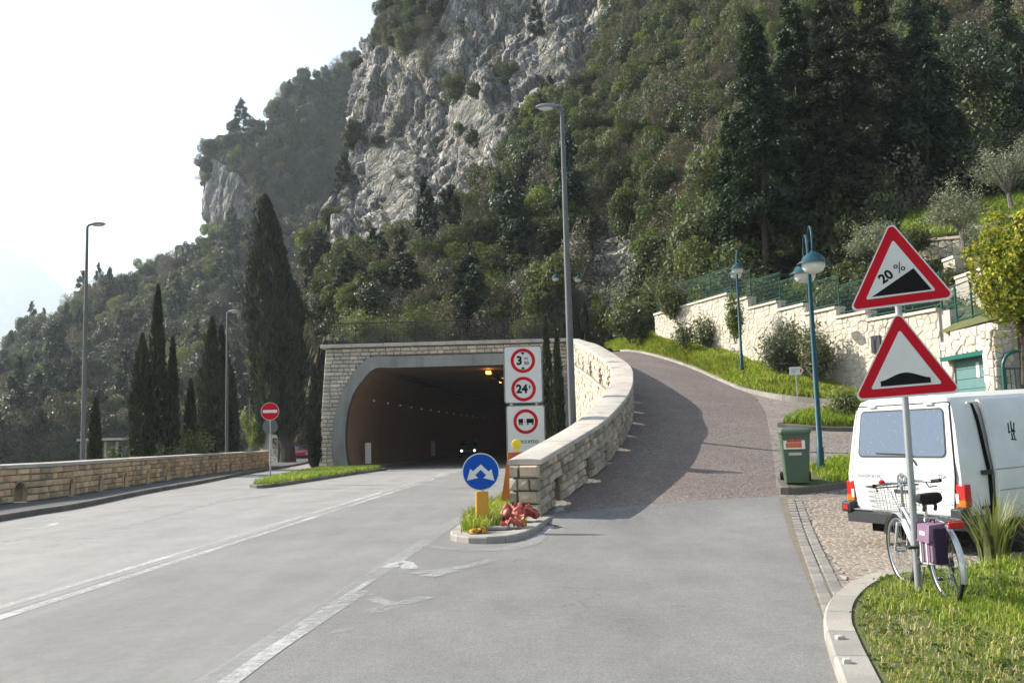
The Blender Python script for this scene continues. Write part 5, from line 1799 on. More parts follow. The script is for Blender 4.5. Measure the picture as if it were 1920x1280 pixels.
for i in range(7):
    x = -.36 + .12 * i; mb = MB(); mb.tube([(x, 0, .1), (x, 0, 1.75)], .012, 6); mb.build('bar', mt['gate_green'], gt).location = q
for h in (.15, .95, 1.72):
    mb = MB(); mb.box((0, 0, h), (.82, .03, .04)); mb.build('rail', mt['gate_green'], gt).location = q


def low_wall(label, pa, pb, h, sd, thick=.35):
    t = thing('terrace_wall', label, 'wall')
    A, B = Vector(pa), Vector(pb); ex = Vector((B.x - A.x, B.y - A.y, 0)); L = ex.length; ex.normalize(); en = Vector((ex.y, -ex.x, 0)); en = en if en.y < 0 else -en
    zt = max(A.z, B.z)
    O = Vector((A.x, A.y, min(A.z, B.z) - h))
    mb = MB(); mb.ring([[(q.x - en.x * k, q.y - en.y * k, z) for k, z in ((.03, q.z - h), (.03, q.z - .1), (thick, q.z - .1), (thick, q.z - h))] for q in (A, B)]); mb.build('core', mt['mortar_pale'], t)
    sl = (B.z - A.z)
    rubble(t, O - en * .03, ex, en, L, zt - O.z, .26, mt['white_stone'], 120, sd, .014, .045, lambda x: h + (A.z - min(A.z, B.z)) + sl * x / L - .12)
    n = max(1, round(L / .9))
    for i in range(n):
        a, b = A.lerp(B, i / n) + ex * .005, A.lerp(B, (i + 1) / n) - ex * .005
        mb = MB(); mb.ring([[(q.x + en.x * k, q.y + en.y * k, q.z + z) for k, z in ((.05, -.1), (.05, .0), (-thick - .05, .0), (-thick - .05, -.1))] for q in (a, b)]); mb.build('coping_slab', mt['white_stone'], t)


def bed(pts, name='terrace'):
    mb = MB(); mb.add([tuple(q) for q in pts], [tuple(range(len(pts)))])
    tag(mb.build(name, mt['grass_soil']), kind='structure')


low_wall('pale terrace wall with a raised end pillar above the green fence', P(1810, 518, 32), P(1875, 496, 29.5), 1.3, 301)
low_wall('short end pier of the terrace wall beside the olive trees', P(1786, 486, 33.5), P(1808, 478, 32.6), 1.7, 302)
low_wall('upper pale terrace wall below the olive tree', P(1690, 452, 37.5), P(1800, 442, 36), .8, 303)
low_wall('highest short terrace wall at the right edge behind the yellow bush', P(1830, 425, 35.5), P(1900, 402, 33), .9, 304)
bed([P(1768, 560, 33), P(1870, 530, 30), P(1960, 500, 30), P(1960, 440, 36), P(1840, 445, 38), P(1768, 470, 38)])
bed([P(1690, 455, 37.7), P(1810, 443, 36.2), P(1960, 405, 33.5), P(1960, 360, 42), P(1690, 400, 46)])
a_, b_ = P(1766, 625, 29.5), P(1856, 600, 26.5)
bed([Vector((a_.x, a_.y, a_.z)), Vector((b_.x, b_.y, b_.z)), P(1960, 590, 27), P(1960, 545, 32), P(1768, 560, 34)])
ij = rng.random((9000, 1)); q0_, q1_ = np.array(P(1690, 453, 37.9)), np.array(P(1960, 406, 33.6)); q2_, q3_ = np.array(P(1690, 402, 45.5)), np.array(P(1960, 362, 41.5)); k2 = rng.random((9000, 1))
blades('terrace_grass', (q0_ * (1 - ij) + q1_ * ij) * (1 - k2) + (q2_ * (1 - ij) + q3_ * ij) * k2, .35, .025, [mt['grass'], mt['grass_dry']], .8, None, rng, (rng.random(9000) < .4).astype(int))
ij = rng.random((9000, 1)); q0, q1 = np.array(P(1768, 555, 33.5)), np.array(P(1960, 505, 30.5)); q2, q3 = np.array(P(1775, 472, 37.8)), np.array(P(1960, 445, 36))
k2 = rng.random((9000, 1)); pts = (q0 * (1 - ij) + q1 * ij) * (1 - k2) + (q2 * (1 - ij) + q3 * ij) * k2
blades('terrace_grass', pts, .3, .02, [mt['grass'], mt['grass_dry']], .8, None, rng, (rng.random(9000) < .5).astype(int))
# fence by the garage roof
gf2 = thing('mesh_fence', 'dark green garden fence with a sloping rail right of the white wall, above the garage', 'fence')
A, B = P(1768, 615, 30.2), P(1856, 598, 27.2); ex = (B - A).normalized(); L = (B - A).length; H2 = 1.25
for i in range(4):
    o = link('post', post_me, gf2); o.location = A + ex * (L * i / 3)
for h in (.1, .62, 1.2):
    q = MB(); q.tube([A + Vector((0, 0, h)), B + Vector((0, 0, h + .15))], .022, 6); q.build('rail', mt['green_fence'], gf2)
wires = MB(); k = 0
while k < L:
    q = A + ex * k; wires.add([q + Vector((0, 0, .1)), q + ex * .009 + Vector((0, 0, .1)), q + ex * .009 + Vector((0, 0, 1.25)), q + Vector((0, 0, 1.25))], [(0, 1, 2, 3)]); k += .07
for h in np.arange(.2, 1.2, .1): wires.add([A + Vector((0, 0, h)), B + Vector((0, 0, h)), B + Vector((0, 0, h + .009)), A + Vector((0, 0, h + .009))], [(0, 1, 2, 3)])
tag(wires.build('mesh_wire', mt['green_fence'], gf2), kind='stuff')
shrub('hedge', 'dark hedge behind the green garden fence above the garage', 1812, 625, 540, 31.5, 100, 6500, 91, 'leaf_dark', .06, 'hedge')


for i, (px, py, tp_, Y, w_, m_) in enumerate([(1715, 470, 425, 36.5, 60, 'leaf_mid'), (1760, 440, 395, 39, 80, 'leaf_bush'), (1830, 425, 380, 38, 80, 'leaf_mid'), (1735, 530, 480, 34.5, 60, 'leaf_bush'), (1900, 470, 425, 33, 60, 'leaf_mid'), (1790, 535, 500, 33, 50, 'leaf_mid')]):
    shrub('shrub', ['low bush at the left end of the upper terrace wall', 'bush on the grass above the upper terrace wall', 'bush below the grey olive on the top terrace', 'bush behind the right edge of the upper warning sign', 'bush beside the yellow shrub on the lower terrace', 'little bush on the lower terrace by the end pier'][i], px, py, tp_, Y, w_, 2600, 140 + i, m_, .075)


def olive(label, px, base, top, Y, wpx, seed):
    b = P(px, base, Y); h = (P(px, top, Y) - b).z; rad = wpx * Y / F / 2; r = np.random.default_rng(seed)
    tr = MB(); tips = []
    rr = random.Random(seed)
    tr.tube([(0, 0, -.6), (.08, 0, h * .2), (.0, 0, h * .42)], [.12, .1, .08], 7)
    for i in range(16):
        a = rr.uniform(0, 6.28); e = Vector((math.cos(a) * rad * rr.uniform(.4, 1), math.sin(a) * rad * rr.uniform(.4, 1), h * rr.uniform(.55, 1)))
        m_ = Vector((e.x * .4, e.y * .4, h * .55)); tr.tube([(0, 0, h * .35), m_, e], [.05, .03, .008], 5); tips.append((m_, e))
    c, dv = [], []
    for i in range(5200):
        m_, e = tips[rr.randrange(16)]; q = m_.lerp(e, rr.uniform(.1, 1.05)); c.append((q.x + rr.gauss(0, .17), q.y + rr.gauss(0, .17), q.z + rr.gauss(0, .17)))
    c = np.array(c); V, Fa = quads(c, r.normal(0, 1, c.shape), np.full(len(c), .055), .28, 1, r)
    plant('olive_tree', label, 'olive tree', b, V, Fa, 'leaf_olive', tr, 'bark_grey')


olive('silvery olive tree with open branches on the terrace right of the upper warning sign', 1805, 480, 350, 34.5, 130, 95)
olive('smaller olive with a dark thin trunk left of the yellow bush', 1862, 500, 410, 32, 90, 96)
olive('grey olive tree at the right edge above the yellow bush', 1895, 420, 260, 37, 150, 97)
olive('low grey olive branches behind the upper warning sign', 1640, 510, 425, 40, 110, 98)
b = P(1925, 720, 21.5); c, e = blob_points(17000, 1, 26, 99, .5)
cc = P(1925, 505, 21.5) - b
c = c * np.array([.95, .95, 1.6]) + np.array([0, 0, cc.z]); c += vnoise(c * 2.2)[:, None] * e * .25; c[:, 2] -= .25 * rng.random(len(c)) ** 3 * (rng.random(len(c)) < .3) * 3
V, Fa = quads(c, e, np.full(len(c), .055), .6, .8, np.random.default_rng(99))
plant('flowering_tree', 'yellow flowering shrub tree hanging over the green gate at the right edge', 'tree', b, V, Fa, 'leaf_yellow', trunk_mesh(cc.z, .09, 99, 5, .03, .5))


def sword_plant(label, x, y, n, h, seed, spread=.5):
    t = thing('sword_plant', label, 'plant', (x, y, .08)); rr = random.Random(seed); mb = MB()
    for i in range(n):
        a = rr.uniform(0, 6.28); hh = h * rr.uniform(.5, 1.15); out = hh * rr.uniform(.15, spread); w_ = rr.uniform(.012, .024)
        d = Vector((math.cos(a), math.sin(a), 0)); s_ = Vector((-d.y, d.x, 0)) * w_; b0 = d * rr.uniform(0, .16); pv_ = []
        for k in range(5):
            u = k / 4; q = b0 + d * out * u * u + Vector((0, 0, hh * (u - .28 * u ** 3 * (out / hh)))); ww_ = s_ * (1 - u ** 1.6) * (1 if k else .8)
            pv_ += [q - ww_, q + ww_ + Vector((0, 0, .0005))]
        mb.add(pv_, [(2 * k, 2 * k + 1, 2 * k + 3, 2 * k + 2) for k in range(4)])
    o = mb.build('leaves', mt['blade_plant'], t)
    return t


sword_plant('spiky clump of sword leaves growing beside the van just right of the bicycle', 4.95, 9.9, 130, .75, 111, .7)
sword_plant('second clump of sword leaves at the right edge in front of the van door', 5.6, 10.0, 110, .7, 112, .7)
sword_plant('low tuft of sword leaves at the foot of the van by the lawn corner', 5.3, 9.5, 70, .45, 113, .8)

low_wall('pale garden wall running on to the right of the green gate', Vector((14.4, 23.6, PR(24) + 2.1)), Vector((30, 19, PR(24) + 2.1)), 2.6, 320)
bed([Vector((14.4, 23.9, PR(24) + 1.9)), Vector((30, 19.3, PR(24) + 1.9)), Vector((40, 26, 9)), Vector((20, 33, 9))])
# ------------------------------------------------------------------ street lamps
def street_lamp(label, base, top_z, side, r0=.1, head=.75):
    t = thing('street_lamp', label, 'street lamp', base)
    h = top_z - base[2]
    mb = MB(); mb.tube([(0, 0, 0), (0, 0, h * .45), (0, 0, h - .12), (side * .04, 0, h - .03), (side * .16, 0, h)], [r0, r0 * .8, r0 * .5, r0 * .48, r0 * .45], 12)
    mb.build('pole', mt['steel_dark'], t, 40)
    mb = MB(); rings = []
    for k, (u, w_, z0, z1) in enumerate([(0, .05, -.03, .05), (.15, .10, -.05, .08), (.5, .15, -.06, .10), (.85, .13, -.05, .07), (1, .05, -.02, .03)]):
        x = side * (.1 + head * u)
        rings.append([(x, w_ * math.cos(a), h + (z0 if math.sin(a) < 0 else z1) * abs(math.sin(a))) for a in np.linspace(0, 2 * math.pi, 14, endpoint=False)])
    mb.ring(rings); hd = mb.build('lamp_head', mt['sign_grey'], t, 50)
    mb = MB(); mb.lathe([(.0, -.045), (.09, -.035), (.11, 0.0), (.11, .02)], 14, Matrix.Translation((side * (.1 + head * .55), 0, h - .05)) @ Matrix.Diagonal((1.9, 1, 1, 1)))
    mb.build('lens', mt['globe'], hd, 50)
    return t


lb = P(1074, 800, 25); lb.z = 0
street_lamp('tall grey street lamp between the tunnel road and the curved ramp wall', lb, P(1050, 200, 25).z, -1, .115, .62)
lb = P(155, 862, 36.6); lb.z = -.4
street_lamp('tall slim street lamp behind the roadside wall at the far left', lb, P(166, 421, 36.6).z, 1, .1, .62)
lb = P(425, 850, 53.5); lb.z = -.4
street_lamp('street lamp behind the roadside wall between the cypresses', lb, P(425, 584, 53.5).z, 1, .1, .62)
lb = P(468, 842, 112); lb.z = -.4
street_lamp('distant small street lamp left of the huge cypress', lb, P(468, 700, 112).z, -1, .1, .7)


def twin_lamp(label, base, h, ax, sc_=1.0):
    t = thing('globe_lamp', label, 'street lamp', base); ax = Vector(ax).normalized()
    mb = MB(); mb.tube([(0, 0, -.1), (0, 0, .5), (0, 0, .52), (0, 0, h)], [.075 * sc_, .075 * sc_, .06 * sc_, .045 * sc_], 12); mb.build('pole', mt['teal'], t, 40)
    for sgn, dz in ((-1, 0.0), (1, -.06)):
        q = ax * sgn * .8 * sc_
        mb = MB(); pts = [Vector((0, 0, h - .15))]
        for k in range(11):
            a = math.pi * k / 10
            pts.append(Vector((0, 0, h + .42 * sc_ + .30 * sc_ * math.sin(a))) + q * (.56 + .44 * -math.cos(a)) if k else Vector((0, 0, h + .2)) + q * .12)
        pts.append(q + Vector((0, 0, h + .18 * sc_)))
        mb.tube(pts, .022 * sc_, 8); mb.build('arm', mt['teal'], t, 50)
        c = q + Vector((0, 0, h - .02 + dz)); S = Matrix.Translation(c) @ Matrix.Scale(sc_, 4)
        mb = MB(); mb.lathe([(.03, .24), (.05, .2), (.12, .17), (.2, .1), (.245, .02), (.33, -.03), (.335, -.045), (.24, -.01), (.1, .1), (.02, .12)], 24, S)
        hd = mb.build('hood', mt['teal'], t, 50)
        mb = MB(); mb.lathe([(.235, -.01), (.24, -.05), (.225, -.12), (.18, -.19), (.1, -.235), (.01, -.25)], 24, S, 0, (True, True)); mb.build('globe', mt['globe'], hd, 60)
    return t


b = P(1540, 884, 19.6); g1, g2 = P(1527, 486, 18.8), P(1510, 516, 20.5)
twin_lamp('near teal twin globe street lamp beside the green bin', b, (g1.z + g2.z) / 2 - b.z + .05, (g1.x - g2.x, g1.y - g2.y, 0))
b = P(1391, 688, 34.5)
twin_lamp('teal twin globe street lamp farther up on the grass verge', b, P(1380, 505, 34.5).z - b.z, (g1.x - g2.x, g1.y - g2.y, 0), .9)
b = P(1067, 640, 57); b.z = 6.4
twin_lamp('distant teal twin globe lamp half hidden behind the tall grey lamp', b, P(1065, 520, 57).z - b.z, (1, .2, 0), .9)

# ------------------------------------------------------------------ signs
FACE = lambda o, yaw=0.0, roll=0.0: Matrix.Translation(o) @ Matrix.Rotation(yaw, 4, 'Z') @ frame((0, 0, 0), (1, 0, 0), (0, 0, 1), (0, -1, 0)) @ Matrix.Rotation(roll, 4, 'Z')


def flat_poly(name, poly, z0, z1, M, mat, parent):
    mb = MB(); mb.prism(poly, z0, z1, M); return mb.build(name, mat, parent)


circ = lambda r, cx=0, cy=0, n=40: [(cx + r * math.cos(2 * math.pi * i / n), cy + r * math.sin(2 * math.pi * i / n)) for i in range(n)]


def ring_poly(name, ra, rb, z0, z1, M, mat, parent, n=48):
    mb = MB(); rings = []
    for i in range(n + 1):
        a = 2 * math.pi * i / n; c, s = math.cos(a), math.sin(a)
        rings.append([(ra * c, ra * s, z0), (rb * c, rb * s, z0), (rb * c, rb * s, z1), (ra * c, ra * s, z1)])
    mb.ring(rings, True, (False, False), 0, M); return mb.build(name, mat, parent)


def text(name, body, size, M, mat, parent, bold=.0, ext=.0006, sx=1.0):
    cu = bpy.data.curves.new(name, 'FONT'); cu.body = body; cu.size = size; cu.extrude = ext; cu.align_x = 'CENTER'; cu.align_y = 'CENTER'; cu.offset = bold; cu.materials.append(mat)
    cu.resolution_u = 4
    tmp = bpy.data.objects.new(name, cu); col.objects.link(tmp)
    bpy.context.view_layer.update()
    me = bpy.data.meshes.new_from_object(tmp.evaluated_get(bpy.context.evaluated_depsgraph_get()))
    bpy.data.objects.remove(tmp)
    if not me.materials: me.materials.append(mat)
    o = link(name, me, parent)
    o.matrix_basis = M @ Matrix.Diagonal((sx, 1, 1, 1))
    return o


def round_poly(pts, r, n=6):
    out = []; m = len(pts)
    for i in range(m):
        a, b, c = Vector(pts[i - 1]), Vector(pts[i]), Vector(pts[(i + 1) % m])
        u, v = (a - b).normalized(), (c - b).normalized(); ang = u.angle(v); d_ = r / math.tan(ang / 2)
        p0, p1 = b + u * d_, b + v * d_; ctr = b + (u + v).normalized() * (r / math.sin(ang / 2))
        a0 = math.atan2(p0.y - ctr.y, p0.x - ctr.x); a1 = math.atan2(p1.y - ctr.y, p1.x - ctr.x)
        while a1 - a0 > math.pi: a1 -= 2 * math.pi
        while a1 - a0 < -math.pi: a1 += 2 * math.pi
        for k in range(n + 1): a = a0 + (a1 - a0) * k / n; out.append((ctr.x + r * math.cos(a), ctr.y + r * math.sin(a)))
    return out


# warning triangles on one post
pb = P(1722, 1098, 8.3); pb.z = 0.08
ts = thing('warning_sign', 'two red bordered warning triangles on a grey post in front of the white van', 'road sign', pb)
yaw = math.atan2(pb.x, pb.y) * -1 * -1
yaw = -math.atan2(pb.x, pb.y)
zA, zB = P(1690, 575, 8.25).z - .08, P(1703, 742, 8.25).z - .08
mb = MB(); mb.tube([(0, 0, -.1), (0, 0, zA + .55)], .03, 16); mb.build('post', mt['steel'], ts, 40)
tri = lambda s, y0=0.0: [(-s / 2, y0), (s / 2, y0), (0, y0 + s * .866)]


def triangle_plate(label, off, zc, roll):
    M = Matrix.Translation((off, 0, zc)) if False else FACE(Vector((0, 0, zc)), yaw, roll) @ Matrix.Translation((off, 0, .045))
    S = .88
    pl = flat_poly('plate', round_poly(tri(S + .02, -.01), .045), -.004, .0, M, mt['white'], ts)
    pl['label'] = label
    outer = round_poly(tri(S, .0), .04); inner = round_poly(tri(.585, .082), .012)
    # red border as a band between the two outlines
    flat_poly('border', round_poly(tri(S - .03, .009), .035), .0, .0025, M, mt['red'], pl)
    flat_poly('field', inner, .0025, .005, M, mt['white'], pl)
    mb = MB()
    for h in (.2, .5): mb.box((-off * .3, h, -.03), (.11, .035, .05), M)
    mb.build('clamp', mt['steel'], ts)
    return pl, M


pl, M = triangle_plate('upper triangle warning of a steep 20% climb', .028, zA + .02, R(3.4))
flat_poly('symbol', [(-.238, .10), (.258, .096), (.136, .307)], .005, .007, M, mt['black'], pl)
text('lettering', '20', .118, M @ Matrix.Translation((-.098, .262, .0065)) @ Matrix.Rotation(R(29), 4, 'Z'), mt['black'], pl, .004)
text('lettering', '%', .125, M @ Matrix.Translation((.024, .325, .0065)) @ Matrix.Rotation(R(27), 4, 'Z'), mt['black'], pl, .0)
pl, M = triangle_plate('lower triangle warning of a speed hump', .02, zB, R(2.4))
hump = [(-.206, .10), (.204, .10), (.204, .146)] + [(.204 - .408 * k / 12, .146 + .061 * (math.sin(math.pi * k / 12) ** 1.6)) for k in range(1, 12)] + [(-.206, .146)]
flat_poly('symbol', hump, .005, .007, M, mt['black'], pl)

# the panel of three limits
pc = P(983, 757, 22.0)
ps = thing('height_limit_sign', 'tall double white panel with three red ringed limit signs behind the wall end', 'road sign', (pc.x, pc.y, 0))
for dx in (-.3, .3):
    mb = MB(); mb.tube([(dx, .06, .0), (dx, .06, P(983, 652, 22).z)], .03, 10); mb.build('post', mt['steel'], ps, 40)
wd = 73 * 22 / F
RV = lambda w_, h_, r: round_poly([(-w_ / 2, -h_ / 2), (w_ / 2, -h_ / 2), (w_ / 2, h_ / 2), (-w_ / 2, h_ / 2)], r)
for nm, y0, y1, dx in (('upper white panel with the 3.50 m and 24 t limits', 648, 756, -.005), ('lower white panel with the lorry distance sign', 759, 872, .02)):
    za, zb = P(983, y1, 22).z, P(983, y0, 22).z
    M = FACE(Vector((dx, 0, (za + zb) / 2)), R(2), R(-.3)); H = zb - za
    pl = flat_poly('plate', RV(wd, H, .07), -.02, 0, M, mt['sign_grey'], ps); pl['label'] = nm
    flat_poly('field', RV(wd - .03, H - .03, .06), 0, .003, M, mt['black'], pl)
    flat_poly('field', RV(wd - .05, H - .05, .055), .003, .006, M, mt['white'], pl)
    cs = [(676, 0), (729, 1)] if y0 == 648 else [(790, 2)]
    for cy, k in cs:
        Mc = M @ Matrix.Translation((.0, (P(983, cy, 22).z - (za + zb) / 2), .006))
        ring_poly('ring', .215, .29, 0, .003, Mc, mt['red'], pl)
        if k == 0:
            text('lettering', '3', .28, Mc @ Matrix.Translation((-.085, -.005, .002)), mt['black'], pl, .012)
            text('lettering', 'm', .11, Mc @ Matrix.Translation((.075, .06, .002)), mt['black'], pl, .002)
            text('lettering', '50', .115, Mc @ Matrix.Translation((.08, -.06, .002)), mt['black'], pl, .003)
            flat_poly('symbol', [(-.055, .2), (0, .135), (.055, .2)], 0, .002, Mc, mt['black'], pl)
            flat_poly('symbol', [(-.055, -.2), (.055, -.2), (0, -.135)], 0, .002, Mc, mt['black'], pl)
        elif k == 1:
            text('lettering', '24', .27, Mc @ Matrix.Translation((-.04, -.005, .002)), mt['black'], pl, .012)
            text('lettering', 't', .13, Mc @ Matrix.Translation((.145, .05, .002)), mt['black'], pl, .004)
        else:
            for (x0, x1) in ((-.17, -.06), (.02, .19)):
                flat_poly('symbol', [(x0, -.035), (x1, -.035), (x1, .065), (x0, .065)], 0, .002, Mc, mt['black'], pl)
                for xx in (x0 + .03, x1 - .03): flat_poly('symbol', circ(.022, xx, -.06, 14), 0, .002, Mc, mt['black'], pl)
            flat_poly('symbol', [(-.035, -.012), (-.005, -.012), (-.005, .0), (-.035, .0)], 0, .002, Mc, mt['red'], pl)
    if y0 != 648:
        text('lettering', 'eccetto', .15, M @ Matrix.Translation((.06, P(983, 827, 22).z - (za + zb) / 2, .0065)), mt['black'], pl, .001)

# no entry
nb = P(507, 908, 36.0); nb.z = .12
ns = thing('no_entry_sign', 'red no entry sign with a white bar on a thin post in the grass island', 'road sign', nb)
z1 = P(507, 771, 36).z; 
mb = MB(); mb.tube([(0, 0, -.1), (0, 0, z1 + .3 - nb.z)], .03, 10); mb.build('post', mt['steel'], ns, 40)
M = FACE(Vector((0, -.05, z1 - nb.z)), R(6))
flat_poly('plate', circ(.345), -.004, 0, M, mt['white'], ns)
flat_poly('field', circ(.33), 0, .003, M, mt['red'], ns)
flat_poly('bar', [(-.27, -.055), (.27, -.055), (.27, .055), (-.27, .055)], .003, .006, M, mt['white'], ns)
M = FACE(Vector((-.02, .05, P(505, 799, 36).z - nb.z)), R(6))
bk = flat_poly('plate', circ(.29), -.004, 0, M, mt['steel_dark'], ns); bk['label'] = 'dark back of a second round plate'

# two way arrow bollard
bb = P(905, 983, 15.4); bb.z = .1
bs = thing('bollard_sign', 'round blue sign with two white arrows on a yellow bollard at the wall end', 'road sign', bb)
mb = MB(); z1 = P(903, 921, 15.4).z - bb.z
mb.ring([[(x * k, y * k, z) for x, y in RV(.225, .19, .04)] for z, k in ((0, 1.12), (.03, 1.08), (.05, 1.0), (z1 - .02, .92), (z1, .86))])
mb.build('bollard', mt['yellow'], bs, 40)
zc = P(904, 884, 15.4).z - bb.z
mb = MB(); mb.tube([(0, .04, z1 - .3), (0, .04, zc + .2)], .03, 10); mb.build('post', mt['steel'], bs)
M = FACE(Vector((-.01, -.02, zc)), R(2), R(-2))
pl = flat_poly('plate', circ(.305, n=56), -.012, 0, M, mt['white'], bs, )
flat_poly('field', circ(.288, n=56), 0, .003, M, mt['blue'], pl)
ar = [(0, .41), (.42, .03), (.58, .16), (.74, -.47), (.14, -.33), (.30, -.18), (0, .12), (-.30, -.18), (-.14, -.33), (-.74, -.47), (-.58, .16), (-.42, .03)]
mb = MB(); vs = [(x * .3, y * .3, z) for z in (.003, .006) for x, y in ar]
mb.add(vs, [(12, 13, 18), (13, 14, 15), (13, 15, 17), (15, 16, 17), (13, 17, 18), (12, 18, 23), (23, 22, 21), (23, 21, 19), (21, 20, 19), (23, 19, 18)] + [(i, (i + 1) % 12, 12 + (i + 1) % 12, 12 + i) for i in range(12)], 0, M)
mb.build('arrow', mt['white'], pl)

# small white direction board in the verge
q = P(1494, 722, 30.5)
dsn = thing('direction_sign', 'small white arrow shaped direction board on a short post before the oleander', 'road sign', q)
mb = MB(); mb.tube([(0, 0, -.3), (0, 0, .52)], .02, 8); mb.build('post', mt['steel'], dsn)
M = FACE(Vector((0, -.04, P(1494, 695, 30.5).z - q.z)), R(-10))
pl = flat_poly('board', [(-.22, -.13), (.14, -.13), (.23, 0), (.14, .13), (-.22, .13)], -.01, 0, M, mt['white'], dsn)
for yy in (-.05, .0, .05): flat_poly('lettering', [(-.16, yy - .009), (.02 + yy, yy - .009), (.02 + yy, yy + .009), (-.16, yy + .009)], 0, .002, M, mt['sign_grey'], pl)
flat_poly('arrow', [(.12, -.08), (.19, 0), (.12, .08)], 0, .002, M, mt['red'], pl)
# blue signs by the tunnel
q = P(1038, 830, 47); q.z = .0
b2 = thing('blue_sign', 'small blue signs on a post beside the tunnel mouth between thin cypresses', 'road sign', q)
mb = MB(); mb.tube([(0, 0, 0), (0, 0, 2.9)], .035, 8); mb.build('post', mt['steel'], b2)
M = FACE(Vector((0, -.05, P(1037, 752, 47).z))); flat_poly('plate', RV(.42, .3, .03), -.01, 0, M, mt['blue'], b2)
M = FACE(Vector((.04, -.05, P(1039, 772, 47).z))); pl = flat_poly('plate', RV(.42, .42, .03), -.01, 0, M, mt['blue'], b2)
flat_poly('symbol', [(-.1, -.02), (.1, -.02), (0, .15)], 0, .003, M, mt['white'], pl)

# ------------------------------------------------------------------ green bin
q = P(1494, 904, 18.5); q.z = PR(18.5) + .13
bn = thing('wheelie_bin', 'green wheeled rubbish bin with a red and white sticker on the kerb', 'bin', q, R(-12))
S = 1.04
sec = lambda w_, d_, z, r=.05: [(x, y, z) for x, y in RV(w_, d_, r)]
mb = MB(); mb.ring([sec(.44, .44, .0), sec(.45, .46, .1), sec(.50, .54, .5), sec(.55, .62, .93), sec(.56, .64, .96)]); mb.build('body', mt['bin_green'], bn, 40)
mb = MB(); mb.ring([sec(.59, .69, .955), sec(.60, .70, .985), sec(.58, .67, 1.02), sec(.50, .56, 1.055), sec(.3, .3, 1.065)]); mb.build('lid', mt['bin_lid'], bn, 40)
mb = MB(); mb.tube([(-.22, .36, 1.0), (-.22, .42, .99), (.22, .42, .99), (.22, .36, 1.0)], .016, 8); mb.build('handle', mt['bin_lid'], bn)
mb = MB(); mb.tube([(-.26, .25, .1), (.26, .25, .1)], .012, 8); mb.build('axle', mt['steel'], bn)
for sx in (-1, 1):
    mb = MB(); mb.tube([(sx * .235, .27, .1), (sx * .29, .27, .1)], .1, 18); mb.build('wheel', mt['rubber'], bn, 40)
Ms = Matrix.Translation((-.03, -.302, .76)) @ Matrix.Rotation(R(84.5), 4, 'X')
mb = MB(); mb.box((0, 0, 0), (.40, .22, .006), Ms); st = mb.build('sticker', mt['white'], bn)
mb = MB(); mb.box((-.01, -.035, .003), (.30, .10, .004), Ms); mb.build('print', mt['orange'], st)
mb = MB(); mb.box((.0, .06, .003), (.28, .075, .004), Ms); mb.build('print', mt['red'], st)
mb = MB()
for row, n_, hh_ in ((.06, 6, .05), (-.015, 9, .022), (-.05, 8, .022)):
    for k in range(n_): mb.box((-.12 + .24 * k / (n_ - 1), row, .006), (.012 + .008 * ((k * 7) % 3), hh_, .003), Ms)
mb.build('lettering', mt['barrier_red'], st)
Ms = Matrix.Translation((-.02, -.277, .565)) @ Matrix.Rotation(R(84.5), 4, 'X')
mb = MB(); mb.box((0, 0, 0), (.24, .07, .006), Ms); s2 = mb.build('sticker', mt['coping'], bn); s2['label'] = 'small yellowish sticker'

# ------------------------------------------------------------------ white van
th = R(66)
Rr = P(1816, 990, 10.8); Rr.z = 0
rt, fw = Vector((math.cos(th), -math.sin(th), 0)), Vector((math.sin(th), math.cos(th), 0))
orig = Rr - rt * .9; orig.z = -.02
vn = thing('van', 'white panel van parked on the cobbles with its side door slid open', 'van')
vn.matrix_basis = frame(orig, rt, fw, (0, 0, 1)) @ Matrix.Rotation(R(2.0), 4, 'X')
# local: x to the van's right, y forward from the tail, z up


def van_sec(y, lift=0.0, w_=1.0, top=1.92, bot=.36):
    h = [(0, bot), (.80, bot), (.885, bot + .06), (.915, .62), (.92, .95), (.895, 1.12), (.835, 1.55), (.785, 1.76), (.70, 1.86), (.5, top - .015), (0, top)]
    return h


def van_ring(y, slant, k=1.0, top=1.92, bot=.36):
    h = van_sec(y, 0, 1, top, bot)
    pts = [(x * k, y + slant * max(0, z - .95), z) for x, z in h] + [(-x * k, y + slant * max(0, z - .95), z) for x, z in reversed(h[1:-1])]
    return pts


mb = MB()
mb.ring([van_ring(.0, .13, .955), van_ring(.05, .12, .985), van_ring(.16, .10, 1.0), van_ring(.6, .04, 1.0), van_ring(1.5, 0, 1.0), van_ring(2.9, 0, 1.0), van_ring(3.5, -.05, .995)])
# windscreen and nose
nose = []
for y, top, k in ((3.5, 1.9, .995), (3.75, 1.78, .98), (4.25, 1.22, .97), (4.7, 1.06, .94), (4.9, .9, .88)):
    h = [(0, .34), (.78, .34), (.88, .42), (.9, .62), (.9, min(.95, top - .05)), (.86, min(1.12, top - .03)), (.8, max(min(1.5, top - .02), top - .3)), (.74, top - .04), (.5, top - .01), (0, top)]
    nose.append([(x * k, y, z) for x, z in h] + [(-x * k, y, z) for x, z in reversed(h[1:-1])])
body = mb.build('body', mt['van_white'], vn, 32)
mb = MB(); mb.ring(nose); mb.build('bonnet', mt['van_white'], vn, 32)
rear = lambda x, z, d=0.0: (x, .13 * max(0, z - .95) - d, z)     # the tail surface


def rear_panel(name, pts, t, mat, parent, rad=0):
    pp_ = round_poly(pts, rad) if rad else pts
    mb = MB(); mb.ring([[rear(x, z, -.03) for x, z in pp_], [rear(x, z, t) for x, z in pp_]]); return mb.build(name, mat, parent)


